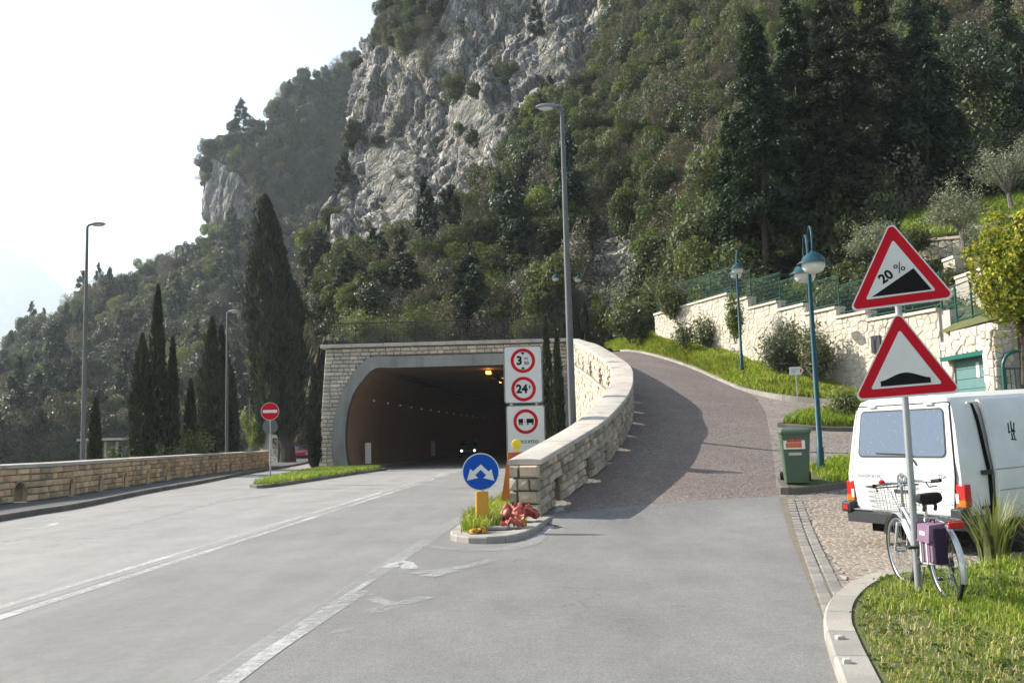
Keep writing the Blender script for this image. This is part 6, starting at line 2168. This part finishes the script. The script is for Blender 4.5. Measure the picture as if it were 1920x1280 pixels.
def seam(name, pts, w_, mat, parent, d=.004):
    mb = MB()
    for (x0, z0), (x1, z1) in zip(pts, pts[1:]):
        L = math.hypot(x1 - x0, z1 - z0); nx, nz = -(z1 - z0) / L * w_ / 2, (x1 - x0) / L * w_ / 2
        q = [(x0 + nx, z0 + nz), (x1 + nx, z1 + nz), (x1 - nx, z1 - nz), (x0 - nx, z0 - nz)]
        mb.ring([[rear(a, b, 0) for a, b in q], [rear(a, b, d) for a, b in q]])
    return mb.build(name, mat, parent)


tg = rear_panel('tailgate', [(-.74, .50), (.74, .50), (.80, .95), (.715, 1.80), (-.715, 1.80), (-.80, .95)], .012, mt['van_white'], vn, .06)
seam('seam', [(-.745, .5), (.745, .5), (.81, .95), (.725, 1.81), (-.725, 1.81), (-.81, .95), (-.745, .5)], .012, mt['van_dark'], tg, .006)
rear_panel('window_seal', [(-.70, 1.16), (.70, 1.16), (.655, 1.75), (-.655, 1.75)], .016, mt['dark_plastic'], tg, .07)
rear_panel('rear_window', [(-.68, 1.18), (.68, 1.18), (.64, 1.73), (-.64, 1.73)], .02, mt['rear_glass'], tg, .06)
seam('crease', [(-.79, .98), (.79, .98)], .008, mt['sign_grey'], tg, .0135)
seam('crease', [(-.78, .80), (.78, .80)], .008, mt['sign_grey'], tg, .0135)
seam('crease', [(-.75, .62), (.75, .62)], .008, mt['sign_grey'], tg, .0135)
rear_panel('number_plate', [(-.26, .60), (.26, .60), (.26, .71), (-.26, .71)], .018, mt['white'], tg)
RT = lambda x, z, d=.014: Matrix.Translation(rear(x, z, d)) @ frame((0, 0, 0), (1, 0, 0), (0, 0, 1), (0, -1, 0))
text('lettering', 'TRANSPORTER', .055, RT(-.52, .925), mt['sign_grey'], tg, 0, .001, 1.1)
text('lettering', 'TDI', .06, RT(.62, .945), mt['sign_grey'], tg, .001, .001, 1.2)
bd = ring_poly('badge', .062, .075, -.002, .008, RT(.02, .90), mt['sign_grey'], tg)
mb = MB()
for pts in ([(-.030, .058), (0, .008), (.030, .058)], [(-.058, .03), (-.026, -.055), (0, -.006), (.026, -.055), (.058, .03)]):
    for (x0, y0), (x1, y1) in zip(pts, pts[1:]):
        L = math.hypot(x1 - x0, y1 - y0); nx, ny = -(y1 - y0) / L * .007, (x1 - x0) / L * .007
        mb.prism([(x0 + nx, y0 + ny), (x1 + nx, y1 + ny), (x1 - nx, y1 - ny), (x0 - nx, y0 - ny)], 0, .007, RT(.02, .90))
mb.build('emblem', mt['sign_grey'], bd)
mb = MB(); a = Vector(rear(.22, 1.14, .035)); b = Vector(rear(.12, 1.19, .04)); mb.tube([Vector(rear(.26, 1.07, .02)), a, b], .008, 6); mb.tube([Vector(rear(-.38, 1.215, .03)), Vector(rear(.2, 1.2, .035))], .007, 6); mb.build('wiper', mt['rubber'], tg)
for sx in (-1, 1):
    pts = [(sx * .78, .60), (sx * .925, .60), (sx * .925, .86), (sx * .80, .86)]
    mb = MB(); q = pts if sx > 0 else pts[::-1]
    mb.ring([[(x, .09, z) for x, z in q], [(x, -.012, z) for x, z in q]]); tl = mb.build('tail_lamp', mt['tail_red'], vn, None, .012)
    mb = MB(); xs = sorted((sx * .80, sx * .922)); mb.box(((xs[0] + xs[1]) / 2, -.01, .645), (xs[1] - xs[0], .014, .075)); mb.build('indicator', mt['tail_amber'], tl)
    mb = MB(); mb.box((sx * .815, -.012, .70), (.045, .014, .11)); mb.build('reversing_light', mt['tail_clear'], tl)
mb = MB()
hb = [(-.95, .36), (.95, .36)]
rings = []
for x, y in ((-.945, .5), (-.95, .1), (-.93, -.03), (-.85, -.09), (0, -.115), (.85, -.09), (.93, -.03), (.95, .1), (.945, .5)):
    rings.append([(x, y + .08 if abs(x) < .9 else y, .33), (x, y, .35), (x, y, .47), (x * .985, y + .05, .50), (x * .95, y + .12, .50), (x * .95, y + .12, .33)])
mb.ring(rings); bp = mb.build('bumper', mt['dark_plastic'], vn, 40)
for sx in (-1, 1):
    mb = MB(); mb.box((sx * .86, -.035, .53), (.17, .16, .13)); ce = mb.build('bumper_corner', mt['dark_plastic'], vn, None, .02)
    if sx < 0:
        mb = MB(); mb.box((sx * .86, -.118, .53), (.09, .012, .06)); mb.build('fog_lamp', mt['tail_red'], ce)
mb = MB(); mb.box((0, -.03, .505), (1.66, .1, .01)); mb.build('step', mt['sign_grey'], bp)
for sx in (-.45, .45):
    mb = MB(); mb.box(rear(sx, 1.80, .018), (.12, .05, .03)); mb.build('hinge', mt['van_white'], tg, None, .006)
mb = MB(); mb.box(rear(.0, .755, .016), (.22, .03, .04)); mb.build('handle', mt['dark_plastic'], tg, None, .006)
# right side: opening, slid-back door, rails
side_x = lambda z: float(np.interp(z, [.36, .42, .62, .95, 1.12, 1.55, 1.76, 1.86], [.80, .885, .915, .92, .895, .835, .785, .70]))


def side_panel(name, y0, y1, z0, z1, off, thick, mat, parent, nz=9, skew=0.0):
    mb = MB(); zs = np.linspace(z0, z1, nz)
    ra = [[(side_x(z) + off, y + skew * (z - z0), z) for z in zs] + [(side_x(z) + off - thick, y + skew * (z - z0), z) for z in reversed(zs)] for y in (y0, y1)]
    mb.ring(ra); return mb.build(name, mat, parent, 30)


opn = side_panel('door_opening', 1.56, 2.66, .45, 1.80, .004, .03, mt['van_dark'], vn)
sd = side_panel('sliding_door', .42, 1.55, .44, 1.82, .085, .04, mt['van_white'], vn, 12, .04)
side_panel('seam', .385, .415, .44, 1.80, .03, .05, mt['van_dark'], vn)
for z in (.76, 1.0):
    side_panel('crease', .44, 1.54, z, z + .012, .088, .01, mt['sign_grey'], sd, 2)
mb = MB(); mb.box((side_x(.98) + .03, .34, .98), (.06, .12, .05)); mb.build('door_handle', mt['dark_plastic'], vn)
mb = MB()
for (y0, z0, y1, z1) in ((.0, .10, -.02, -.02), (.05, .12, .03, -.01), (.1, .1, .06, -.03), (-.03, .0, .09, .0), (.02, -.02, .02, -.09), (.05, -.02, .06, -.1), (-.01, -.09, .08, -.1), (.03, .04, .07, .0)):
    yc, zc = .80, 1.42; X = side_x(zc) + .089
    mb.tube([(X - .135 * 0 - (z0) * .14, yc + y0, zc + z0), (X - z1 * .14, yc + y1, zc + z1)], .006, 5)
mb.build('emblem', mt['black'], sd)
side_panel('cargo', 1.7, 2.5, 1.15, 1.7, -.02, .01, mt['car_red'], opn)
side_panel('front_door_window', 2.95, 3.55, 1.14, 1.72, .004, .02, mt['glass_dark'], vn)
side_panel('rub_strip', .25, 3.4, .56, .60, .012, .02, mt['dark_plastic'], vn, 2)
side_panel('seam', 1.56, 3.3, 1.815, 1.825, .004, .01, mt['van_dark'], vn, 2)
for yy in (2.72, 3.62): side_panel('seam', yy, yy + .012, .44, 1.80, .004, .01, mt['van_dark'], vn)
mb = MB(); mb.tube([(.80, .3, 1.79), (.80, 3.2, 1.79)], .014, 6); mb.tube([(-.80, .3, 1.79), (-.80, 3.2, 1.79)], .014, 6); mb.build('roof_gutter', mt['van_white'], vn)
for sx in (-1, 1):
    for y in (.88, 3.8):
        mb = MB(); Mw = Matrix.Translation((sx * .76, y, .31)) @ Matrix.Rotation(math.pi / 2, 4, 'Y')
        mb.lathe([(.17, -.1), (.27, -.1), (.31, -.07), (.32, 0), (.31, .07), (.27, .1), (.17, .1)], 28, Mw); wh = mb.build('wheel', mt['rubber'], vn, 40)
        mb = MB(); mb.lathe([(.02, .06 * sx), (.1, .07 * sx), (.17, .085 * sx), (.19, .1 * sx), (.19, .04 * sx)], 24, Mw); mb.build('rim', mt['steel'], wh, 40)
mb = MB(); mb.box((0, 2.2, .28), (1.5, 4.0, .16)); mb.build('underbody', mt['van_dark'], vn)

# ------------------------------------------------------------------ bicycle
rwc, fwc = Vector((3.55, 7.88, .345)), Vector((3.58, 8.84, .345))
bx = (fwc - rwc); WB_ = bx.length / .96; bx = Vector((bx.x, bx.y, 0)).normalized()
by = Vector((-bx.y, bx.x, 0))            # to the bicycle's left
bk = thing('bicycle', 'silver city bicycle with a wire basket leaning on the sign post in the grass', 'bicycle')
o_ = Vector((rwc.x, rwc.y, .05))
bk.matrix_basis = frame(o_, bx, by, (0, 0, 1)) @ Matrix.Rotation(R(-3.5), 4, 'X') @ Matrix.Scale(.96, 4)
Rw = .345


def wheel(name, x):
    M = Matrix.Translation((x, 0, Rw)) @ Matrix.Rotation(math.pi / 2, 4, 'X')
    rim_mb = MB()
    for r, rr_, nm, ma in ((Rw - .018, .018, 'tyre', 'rubber'), (Rw - .045, .013, 'rim', 'chrome')):
        mb = MB(); n = 48; rings = []
        for i in range(n + 1):
            a = 2 * math.pi * i / n
            rings.append([((r + rr_ * math.cos(b)) * math.cos(a), (r + rr_ * math.cos(b)) * math.sin(a), rr_ * math.sin(b)) for b in np.linspace(0, 2 * math.pi, 8, endpoint=False)])
        mb.ring(rings, True, (False, False), 0, M)
        if nm == 'tyre': wo = mb.build(name, mt[ma], bk, 60)
        else: mb.build('rim', mt[ma], wo, 60)
    mb = MB(); mb.tube([M @ Vector((0, 0, -.045)), M @ Vector((0, 0, .045))], .022, 10); mb.build('hub', mt['chrome'], wo)
    for i in range(32):
        a = 2 * math.pi * i / 32; s = 1 if i % 2 else -1; a2 = a + s * .9 * (1 if (i // 2) % 2 else -1)
        mb = MB(); mb.tube([M @ Vector((.02 * math.cos(a2), .02 * math.sin(a2), .03 * s)), M @ Vector(((Rw - .05) * math.cos(a), (Rw - .05) * math.sin(a), 0))], .0016, 4); mb.build('spoke', mt['chrome'], wo)
    return wo


wheel('front_wheel', WB_); wheel('rear_wheel', 0)
BBp = Vector((.44, 0, .29)); HT, HB = Vector((WB_ - .20, 0, .80)), Vector((WB_ - .155, 0, .62)); ST = Vector((.27, 0, .74))
mb = MB()
mb.tube([HB, HB.lerp(BBp, .55) + Vector((.02, 0, -.03)), BBp], .022, 12)
mb.tube([HT + Vector((.01, 0, -.03)), Vector((.55, 0, .55)), Vector((.36, 0, .42))], .018, 12)
mb.tube([BBp, ST], .017, 12); mb.tube([HT, HB], .022, 12)
for s in (-1, 1):
    mb.tube([BBp + Vector((0, s * .03, 0)), Vector((0, s * .06, Rw))], .010, 8); mb.tube([ST + Vector((0, s * .02, -.04)), Vector((0, s * .06, Rw))], .008, 8)
mb.build('frame', mt['silver'], bk, 50)
mb = MB()
for s in (-1, 1): mb.tube([HB + Vector((.02, s * .05, -.02)), HB + Vector((.06, s * .055, -.12)), Vector((WB_, s * .055, Rw))], [.016, .014, .009], 10)
mb.tube([HB + Vector((.015, -.06, -.01)), HB + Vector((.015, .06, -.01))], .018, 8); mb.build('fork', mt['silver'], bk, 50)
mb = MB(); mb.tube([HT, HT + Vector((-.03, 0, .16)), HT + Vector((.03, 0, .19))], .014, 10); mb.build('stem', mt['chrome'], bk)
hb = HT + Vector((.03, 0, .19)); mb = MB()
mb.tube([hb + Vector((-.20, -.30, .01)), hb + Vector((-.10, -.27, .0)), hb + Vector((.02, -.14, .01)), hb, hb + Vector((.02, .14, .01)), hb + Vector((-.10, .27, .0)), hb + Vector((-.20, .30, .01))], .012, 10); hbar = mb.build('handlebar', mt['chrome'], bk, 50)
for s in (-1, 1):
    mb = MB(); mb.tube([hb + Vector((-.09, s * .272, 0)), hb + Vector((-.22, s * .306, .012))], .018, 10); mb.build('grip', mt['rubber'], hbar, 40)
    mb = MB(); mb.tube([hb + Vector((-.04, s * .24, -.005)), hb + Vector((-.10, s * .24, -.05)), hb + Vector((-.18, s * .28, -.04))], .007, 6); mb.build('brake_lever', mt['dark_plastic'], hbar)
mb = MB(); mb.lathe([(.03, 0), (.03, .02), (.01, .035)], 12, Matrix.Translation(hb + Vector((-.03, .17, .015)))); mb.build('bell', mt['tail_red'], hbar, 50)
# basket in front
mb = MB(); bw, bd_, bh = .36, .25, .24; x0 = WB_ - .13; z0 = .72
lv = lambda t: (1 + .12 * t)
def bring(t): 
    return [(x0 + .0 + bd_ * lv(t) * u, (bw * lv(t)) * (v - .5), z0 + bh * t) for u, v in ((0, 0), (1, 0), (1, 1), (0, 1), (0, 0))]
for t in (0, .2, .4, .6, .8): mb.tube(bring(t), .0022, 4)
for i in range(13):
    v = i / 12
    for u in (0, 1): mb.tube([(x0 + bd_ * u, bw * (v - .5), z0), (x0 + bd_ * 1.12 * u, bw * 1.12 * (v - .5), z0 + bh)], .002, 4)
    mb.tube([(x0, bw * (v - .5), z0), (x0 + bd_, bw * (v - .5), z0)], .002, 4)
for i in range(1, 8):
    u = i / 8
    for v in (-.5, .5): mb.tube([(x0 + bd_ * u, bw * v, z0), (x0 + bd_ * 1.12 * u, bw * 1.12 * v, z0 + bh)], .002, 4)
bsk = mb.build('basket', mt['chrome'], bk)
mb = MB(); mb.tube(bring(1.0), .0065, 6); mb.build('rim', mt['dark_plastic'], bsk)
# saddle
mb = MB(); mb.tube([ST, ST + Vector((-.035, 0, .12))], .012, 10); mb.build('seat_post', mt['chrome'], bk)
sp = ST + Vector((-.04, 0, .14)); rings = []
for u, w_, h0, h1 in ((-.14, .04, .01, .045), (-.12, .10, .045, .065), (-.03, .105, .05, .055), (.05, .055, .035, .045), (.12, .03, .03, .04), (.15, .014, .02, .03)):
    rings.append([(sp.x + u, w_ * math.cos(a), sp.z + (h1 if math.sin(a) > 0 else -h0) * abs(math.sin(a)) ** .6 + (.012 * abs(math.cos(a)))) for a in np.linspace(0, 2 * math.pi, 14, endpoint=False)])
mb = MB(); mb.ring(rings); sad = mb.build('saddle', mt['rubber'], bk, 60)
mb = MB()
for s in (-1, 1): mb.tube([sp + Vector((-.06, s * .05, -.03 )), sp + Vector((-.07, s * .05, -.065)), sp + Vector((-.05, s * .05, -.095))], .016, 6)
mb.build('saddle_spring', mt['dark_plastic'], sad)


def fender(name, x, a0, a1, split=None):
    mb = MB(); n = 20; rr_ = Rw + .02
    rings = [[(x + (rr_ + dz) * math.cos(a), yy, Rw + (rr_ + dz) * math.sin(a)) for yy, dz in ((-.027, -.012), (0, .006), (.027, -.012), (0, -.002))] for a in np.linspace(a0, a1, n)]
    mb.ring(rings); return mb.build(name, mt['silver'], bk, 50)


fender('mudguard', 0, R(55), R(200)); fender('mudguard', WB_, R(20), R(165))
mb = MB()
for s in (-1, 1):
    mb.tube([(.19, s * .05, .735), (-.30, s * .06, .735)], .006, 6); mb.tube([(-.12, s * .065, .735), (.0, s * .065, Rw + .02)], .006, 6)
for x in (.1, 0, -.1, -.2, -.3): mb.tube([(x, -.06, .735), (x, .06, .735)], .005, 6)
mb.build('carrier', mt['chrome'], bk)
mb = MB(); mb.box((-.325, 0, .70), (.03, .13, .055)); mb.build('tail_reflector', mt['tail_red'], bk, None, .008)
# drive
mb = MB(); Mc = Matrix.Translation(BBp + Vector((0, -.05, 0))) @ Matrix.Rotation(math.pi / 2, 4, 'X'); mb.lathe([(.06, -.003), (.092, -.003), (.092, .003), (.06, .003)], 32, Mc); mb.build('chainring', mt['dark_plastic'], bk)
mb = MB()
for s, a in ((-1, R(-70)), (1, R(110))):
    e = BBp + Vector((math.cos(a) * .17, s * .07, math.sin(a) * .17)); mb.tube([BBp + Vector((0, s * .07, 0)), e], .011, 8)
mb.tube([BBp + Vector((0, -.07, 0)), BBp + Vector((0, .07, 0))], .015, 8); cr = mb.build('crank', mt['chrome'], bk)
for s, a in ((-1, R(-70)), (1, R(110))):
    e = BBp + Vector((math.cos(a) * .17, s * .12, math.sin(a) * .17)); mb = MB(); mb.box(e, (.09, .09, .022)); mb.build('pedal', mt['dark_plastic'], cr)
mb = MB(); mb.lathe([(.01, -.02), (.045, -.02), (.045, .01), (.01, .01)], 20, Matrix.Translation((0, -.05, Rw)) @ Matrix.Rotation(math.pi / 2, 4, 'X')); mb.tube([(0, -.065, Rw - .02), (.03, -.065, Rw - .12), (.01, -.065, Rw - .18)], .012, 6); mb.build('derailleur', mt['dark_plastic'], bk)
mb = MB(); mb.tube([BBp + Vector((.0, -.052, .09)), (0, -.052, Rw + .045)], .004, 5); mb.tube([BBp + Vector((.0, -.052, -.09)), (.01, -.06, Rw - .19), ], .004, 5); mb.build('chain', mt['dark_plastic'], bk)
mb = MB(); mb.tube([(.36, .04, .27), (.30, .14, .02)], .008, 6); mb.build('kickstand', mt['dark_plastic'], bk)
mb = MB()
for s in (-1, 1): mb.tube([hb + Vector((-.02, s * .2, 0)), hb + Vector((.16, s * .1, .06)), hb + Vector((.18, s * .02, -.1)), HB + Vector((.03, 0, .08))], .003, 5)
mb.build('cable', mt['rubber'], bk)
# pannier hanging from the carrier
pn = thing('pannier_bag', 'purple canvas pannier bag with white straps hanging on the bicycle carrier', 'bag')
pn.matrix_basis = bk.matrix_basis @ Matrix.Translation((-.14, .125, .54)) @ Matrix.Rotation(R(3), 4, 'X') @ Matrix.Scale(.9, 4)
PX = lambda w_, h_, y0, y1: None
mb = MB(); rr4 = lambda w_, h_, y: [(x, y, z) for x, z in RV(w_, h_, .04)]
mb.ring([rr4(.30, .36, -.055), rr4(.31, .37, 0), rr4(.29, .35, .06), rr4(.27, .33, .075)]); mb.build('bag', mt['purple'], pn, 40)
mb = MB(); mb.ring([[(x, y, z) for x, y, z in ((-.15, -.06, .19), (.15, -.06, .19), (.155, .085, .175), (.15, .10, .02), (-.15, .10, .02), (-.155, .085, .175))], [(-.15, -.06, .20), (.15, -.06, .20), (.155, .095, .185), (.15, .11, .02), (-.15, .11, .02), (-.155, .095, .185)]]); mb.build('flap', mt['purple'], pn)
mb = MB(); mb.box((-.145, 0, -.01), (.03, .12, .33)); mb.build('side', mt['purple_dark'], pn, None, .01)
for x in (-.07, .07):
    mb = MB(); mb.box((x, .098, -.08), (.018, .012, .2)); mb.build('strap', mt['white'], pn)
mb = MB(); mb.box((0, .1, .1), (.12, .012, .035)); mb.build('patch', mt['white'], pn)
mb = MB(); mb.tube([(-.05, .0, .19), (-.05, .0, .225), (.05, .0, .225), (.05, .0, .19)], .008, 6); mb.build('handle', mt['purple_dark'], pn)

# ------------------------------------------------------------------ barrier and wreckage at the wall end
q = P(958, 925, 18.9); q.z = .1
br = thing('barrier_trestle', 'orange roadwork trestle with a yellow warning lantern leaning behind the wall end', 'barrier', (q.x + .26, q.y + .15, q.z))
for s in (-1, 1):
    for dy in (-.18, .18):
        mb = MB(); mb.tube([(s * .26, dy, 0), (s * .16, 0, 1.05)], .02, 8); mb.build('leg', mt['sign_grey'], br)
mb = MB(); mb.box((.0, -.03, 1.03), (.62, .05, .22)); bo = mb.build('board', mt['orange'], br, None, .008)
for x in (-.2, .02, .24):
    mb = MB(); mb.box((x, -.057, 1.03), (.1, .005, .2), Matrix.Identity(4)); mb.build('stripe', mt['barrier_red'], bo)
mb = MB(); mb.ring([[(-.47, -.25, .10), (-.29, -.25, .10), (-.29, -.23, .10), (-.47, -.23, .10)], [(-.33, -.05, .95), (-.27, -.05, .95), (-.27, -.03, .95), (-.33, -.03, .95)]]); mb.build('side_board', mt['orange'], br)
mb = MB(); Ml = Matrix.Translation((-.12, -.02, 1.3)) @ Matrix.Rotation(math.pi / 2, 4, 'X'); mb.lathe([(.02, -.06), (.09, -.05), (.1, 0), (.09, .05), (.02, .06)], 20, Ml); la = mb.build('lantern', mt['lamp_yellow'], br, 40)
mb = MB(); mb.box((-.12, -.02, 1.21), (.13, .1, .09)); mb.build('battery_box', mt['lamp_yellow'], la)


def crumple(name, label, cat, loc, lx, ly, h, mat, seed, fold=5.0):
    n = 22; V = []
    u, v = np.meshgrid(np.linspace(-1, 1, n), np.linspace(-1, 1, n)); u, v = u.ravel(), v.ravel()
    p = np.stack([u * fold * .4, v * fold * .4, u * 0 + seed], 1)
    z = h * (.55 * (1 - (u * u + v * v) / 2) + .75 * np.abs(vnoise(p)) + (.3 * vnoise(p * 2.7)) + .16 * vnoise(p * 5.5))
    x = u * lx + .25 * lx * vnoise(p * 1.7 + 5); y = v * ly + .3 * ly * vnoise(p * 1.9 + 9)
    V = np.stack([x, y, np.maximum(z, .01)], 1)
    idx = np.arange(n * n).reshape(n, n); Fa = np.stack([idx[:-1, :-1], idx[:-1, 1:], idx[1:, 1:], idx[1:, :-1]], -1).reshape(-1, 4)
    o = link(name, np_mesh(name, V, Fa, mat, False)); o.location = loc
    s = o.modifiers.new('thickness', 'SOLIDIFY'); s.thickness = .012
    return tag(o, label, cat)


q = P(974, 972, 16.2); 
crumple('crushed_cone', 'crushed faded red plastic barrier lying against the wall end', 'debris', (q.x, q.y, .1), .30, .19, .25, mt['barrier_red'], 3, 8)
q = P(960, 992, 15.0)
crumple('plastic_scrap', 'small orange red plastic scrap lying on the island below the crushed barrier', 'debris', (q.x, q.y, .1), .17, .12, .14, mt['barrier_red'], 8)
q = P(975, 984, 15.3)
crumple('plastic_scrap', 'bright orange lantern shard next to the crushed barrier', 'debris', (q.x, q.y, .1), .1, .08, .12, mt['yellow'], 14)
q = P(897, 1000, 14.4)
crumple('plastic_scrap', 'broken yellow lantern pieces at the tip of the traffic island', 'debris', (q.x, q.y, .1), .13, .07, .07, mt['yellow'], 21, 9)
q = P(925, 994, 14.9)
mb = MB(); mb.prism([(-.28, -.1), (.2, -.14), (.27, .02), (.05, .13), (-.24, .1)], 0, .045); o = mb.build('slab_fragment', mt['concrete'], None, None, .008); o.location = (q.x, q.y, .1); tag(o, 'flat grey slab fragment lying behind the broken yellow pieces', 'rubble')
rr = random.Random(3)
for i in range(3):
    a, b_, lab = [(1588, 1242, 'pale stone lying on the broad kerb of the lawn'), (1575, 1197, 'little stone at the inner edge of the broad kerb'), (1585, 1085, 'flat pale stone lying on the cobbles near the lawn'), (1478, 1115, 'dead leaf on the asphalt near the gutter'), (1534, 1248, 'pebble in the gap beside the lawn kerb'), (735, 1100, 'dark clod on the worn road marking')][i]
    q = PZ(a, b_, .1 if i < 2 else .01); v, f = UNITS[i]
    mb = MB(); mb.add(v, f, 0, Matrix.Diagonal((.055, .045, .03, 1)) @ Matrix.Rotation(R(90), 4, 'X')); o = mb.build('stone' if i != 3 else 'leaf', mt['bark' if i in (3, 5) else 'coping'], None, 60); o.location = (q.x, q.y, q.z + .012); o.rotation_euler = (0, 0, rr.uniform(0, 6)); tag(o, lab, 'leaf' if i == 3 else 'stone')


# ------------------------------------------------------------------ cars
def car(label, loc, rz, paint_, lights):
    t = thing('car', label, 'car', loc, rz)
    prof = [(-2.0, .45, .78, .78), (-1.95, .3, .9, .82), (-1.4, .25, .98, .85), (-.9, .25, 1.0, .85), (.9, .25, .95, .85), (1.6, .28, .9, .82), (2.0, .35, .8, .75), (2.05, .45, .7, .7)]
    mb = MB(); mb.ring([[(-w_, y, z0), (w_, y, z0), (w_ * 1.02, y, (z0 + z1) / 2), (w_ * .94, y, z1), (-w_ * .94, y, z1), (-w_ * 1.02, y, (z0 + z1) / 2)] for y, z0, z1, w_ in prof]); mb.build('body', paint_, t, None, .05)
    cab = [(-1.5, .98, .75), (-.9, 1.42, .62), (.2, 1.45, .62), (.95, .97, .74)]
    mb = MB(); mb.ring([[(-.8, cab[0][0], .9), (.8, cab[0][0], .9), (.8, cab[3][0], .9), (-.8, cab[3][0], .9)], [(-.62, -.95, 1.40), (.62, -.95, 1.40), (.62, .25, 1.40), (-.62, .25, 1.40)]]); mb.build('window', mt['glass_dark'], t, None, .04)
    mb = MB(); mb.box((0, -.35, 1.425), (1.22, 1.25, .05)); mb.build('roof', paint_, t, None, .02)
    for sx in (-1, 1):
        for y in (-1.25, 1.3):
            mb = MB(); mb.tube([(sx * .68, y, .3), (sx * .86, y, .3)], .3, 18); wh = mb.build('wheel', mt['rubber'], t, 40)
            mb = MB(); mb.tube([(sx * .855, y, .3), (sx * .87, y, .3)], .18, 14); mb.build('rim', mt['steel'], wh, 40)
        mb = MB(); mb.lathe([(.01, 0), (.1, .0), (.1, .05), (.01, .06)], 14, Matrix.Translation((sx * .56, 2.0, .62)) @ Matrix.Rotation(R(-90), 4, 'X')); mb.build('headlight', lights, t, 50)
        mb = MB(); mb.box((sx * .62, -1.99, .66), (.22, .06, .14)); mb.build('tail_lamp', mt['tail_red'], t)
    return t


q = P(880, 856, 84); 
car('dark car coming out of the tunnel with its headlights on', (q.x, q.y, 0), R(180), mt['car_dark'], glow('headlight_on', (1, .93, .8), 1.6))
q = P(566, 856, 96)
car('red car on the side road behind the big cypress', (q.x, q.y, 0), R(190), mt['car_red'], mt['tail_clear'])

# ------------------------------------------------------------------ far little buildings on the left
q = P(192, 866, 62); q.z = -.45
kb = thing('kiosk', 'little white pavilion with a flat roof behind the lone short cypress', 'building', q)
zt = P(192, 822, 62).z + .45
for x in (-1.15, 0.2, .95):
    mb = MB(); mb.box((x, 0, zt / 2 - .1), (.14, .14, zt - .2)); mb.build('post', mt['plaster'], kb)
mb = MB(); mb.box((0.1, .4, zt - .05), (3.0, 2.2, .14)); mb.build('roof', mt['plaster'], kb)
mb = MB(); mb.box((0, 1.2, zt / 2 - .1), (2.5, .12, zt - .25)); wl_ = mb.build('wall', mt['concrete'], kb)
mb = MB(); mb.box((.45, 1.12, zt * .55), (.6, .05, zt * .5)); mb.build('window', mt['glass_dark'], wl_)
A, B = P(452, 860, 112), P(602, 862, 100); A.z = B.z = -.1
hw_ = thing('roadside_house', 'pale low house wall behind the trunk of the big cypress', 'building')
ex = (B - A).normalized(); en = Vector((ex.y, -ex.x, 0)); L = (B - A).length
Mh = frame(A, ex, -en, (0, 0, 1))
mb = MB(); mb.box((L * .62, .3, 1.7), (L * .72, .5, 3.6), Mh); w0 = mb.build('wall', mt['plaster'], hw_)
mb = MB(); mb.box((L * .62, .3, 3.6), (L * .74, .8, .18), Mh); mb.build('roof', mt['roof_tile'], hw_)
mb = MB(); mb.box((L * .45, .02, 1.9), (1.0, .06, 1.2), Mh); mb.build('window', mt['glass_dark'], w0)
shrub('bush', 'hanging yellow green creeper on the bank left of the big cypress', 478, 850, 745, 108, 60, 5000, 121, 'leaf_light', .16, 'bush', 4)

# ------------------------------------------------------------------ air
hz = MB(); topz = max(float(max(v.co.z for v in bpy.data.objects[n].data.vertices)) for n in ('cliff', 'headland', 'mountain')) + 12
hz.box((0, 0, (topz - 1.5) / 2), (9700, 9700, topz + 1.5))
ho = tag(hz.build('haze', []), kind='stuff')
hm = bpy.data.materials.new('haze'); hm.use_nodes = True
for n in list(hm.node_tree.nodes):
    if n.type == 'BSDF_PRINCIPLED': hm.node_tree.nodes.remove(n)
pv_ = hm.node_tree.nodes.new('ShaderNodeVolumePrincipled')
pv_.inputs['Color'].default_value = (.80, .90, 1.0, 1)
pv_.inputs['Density'].default_value = HAZE
pv_.inputs['Anisotropy'].default_value = .25
hm.node_tree.links.new(pv_.outputs[0], hm.node_tree.nodes['Material Output'].inputs['Volume'])
ho.data.materials.append(hm)
ho.display_type = 'WIRE'
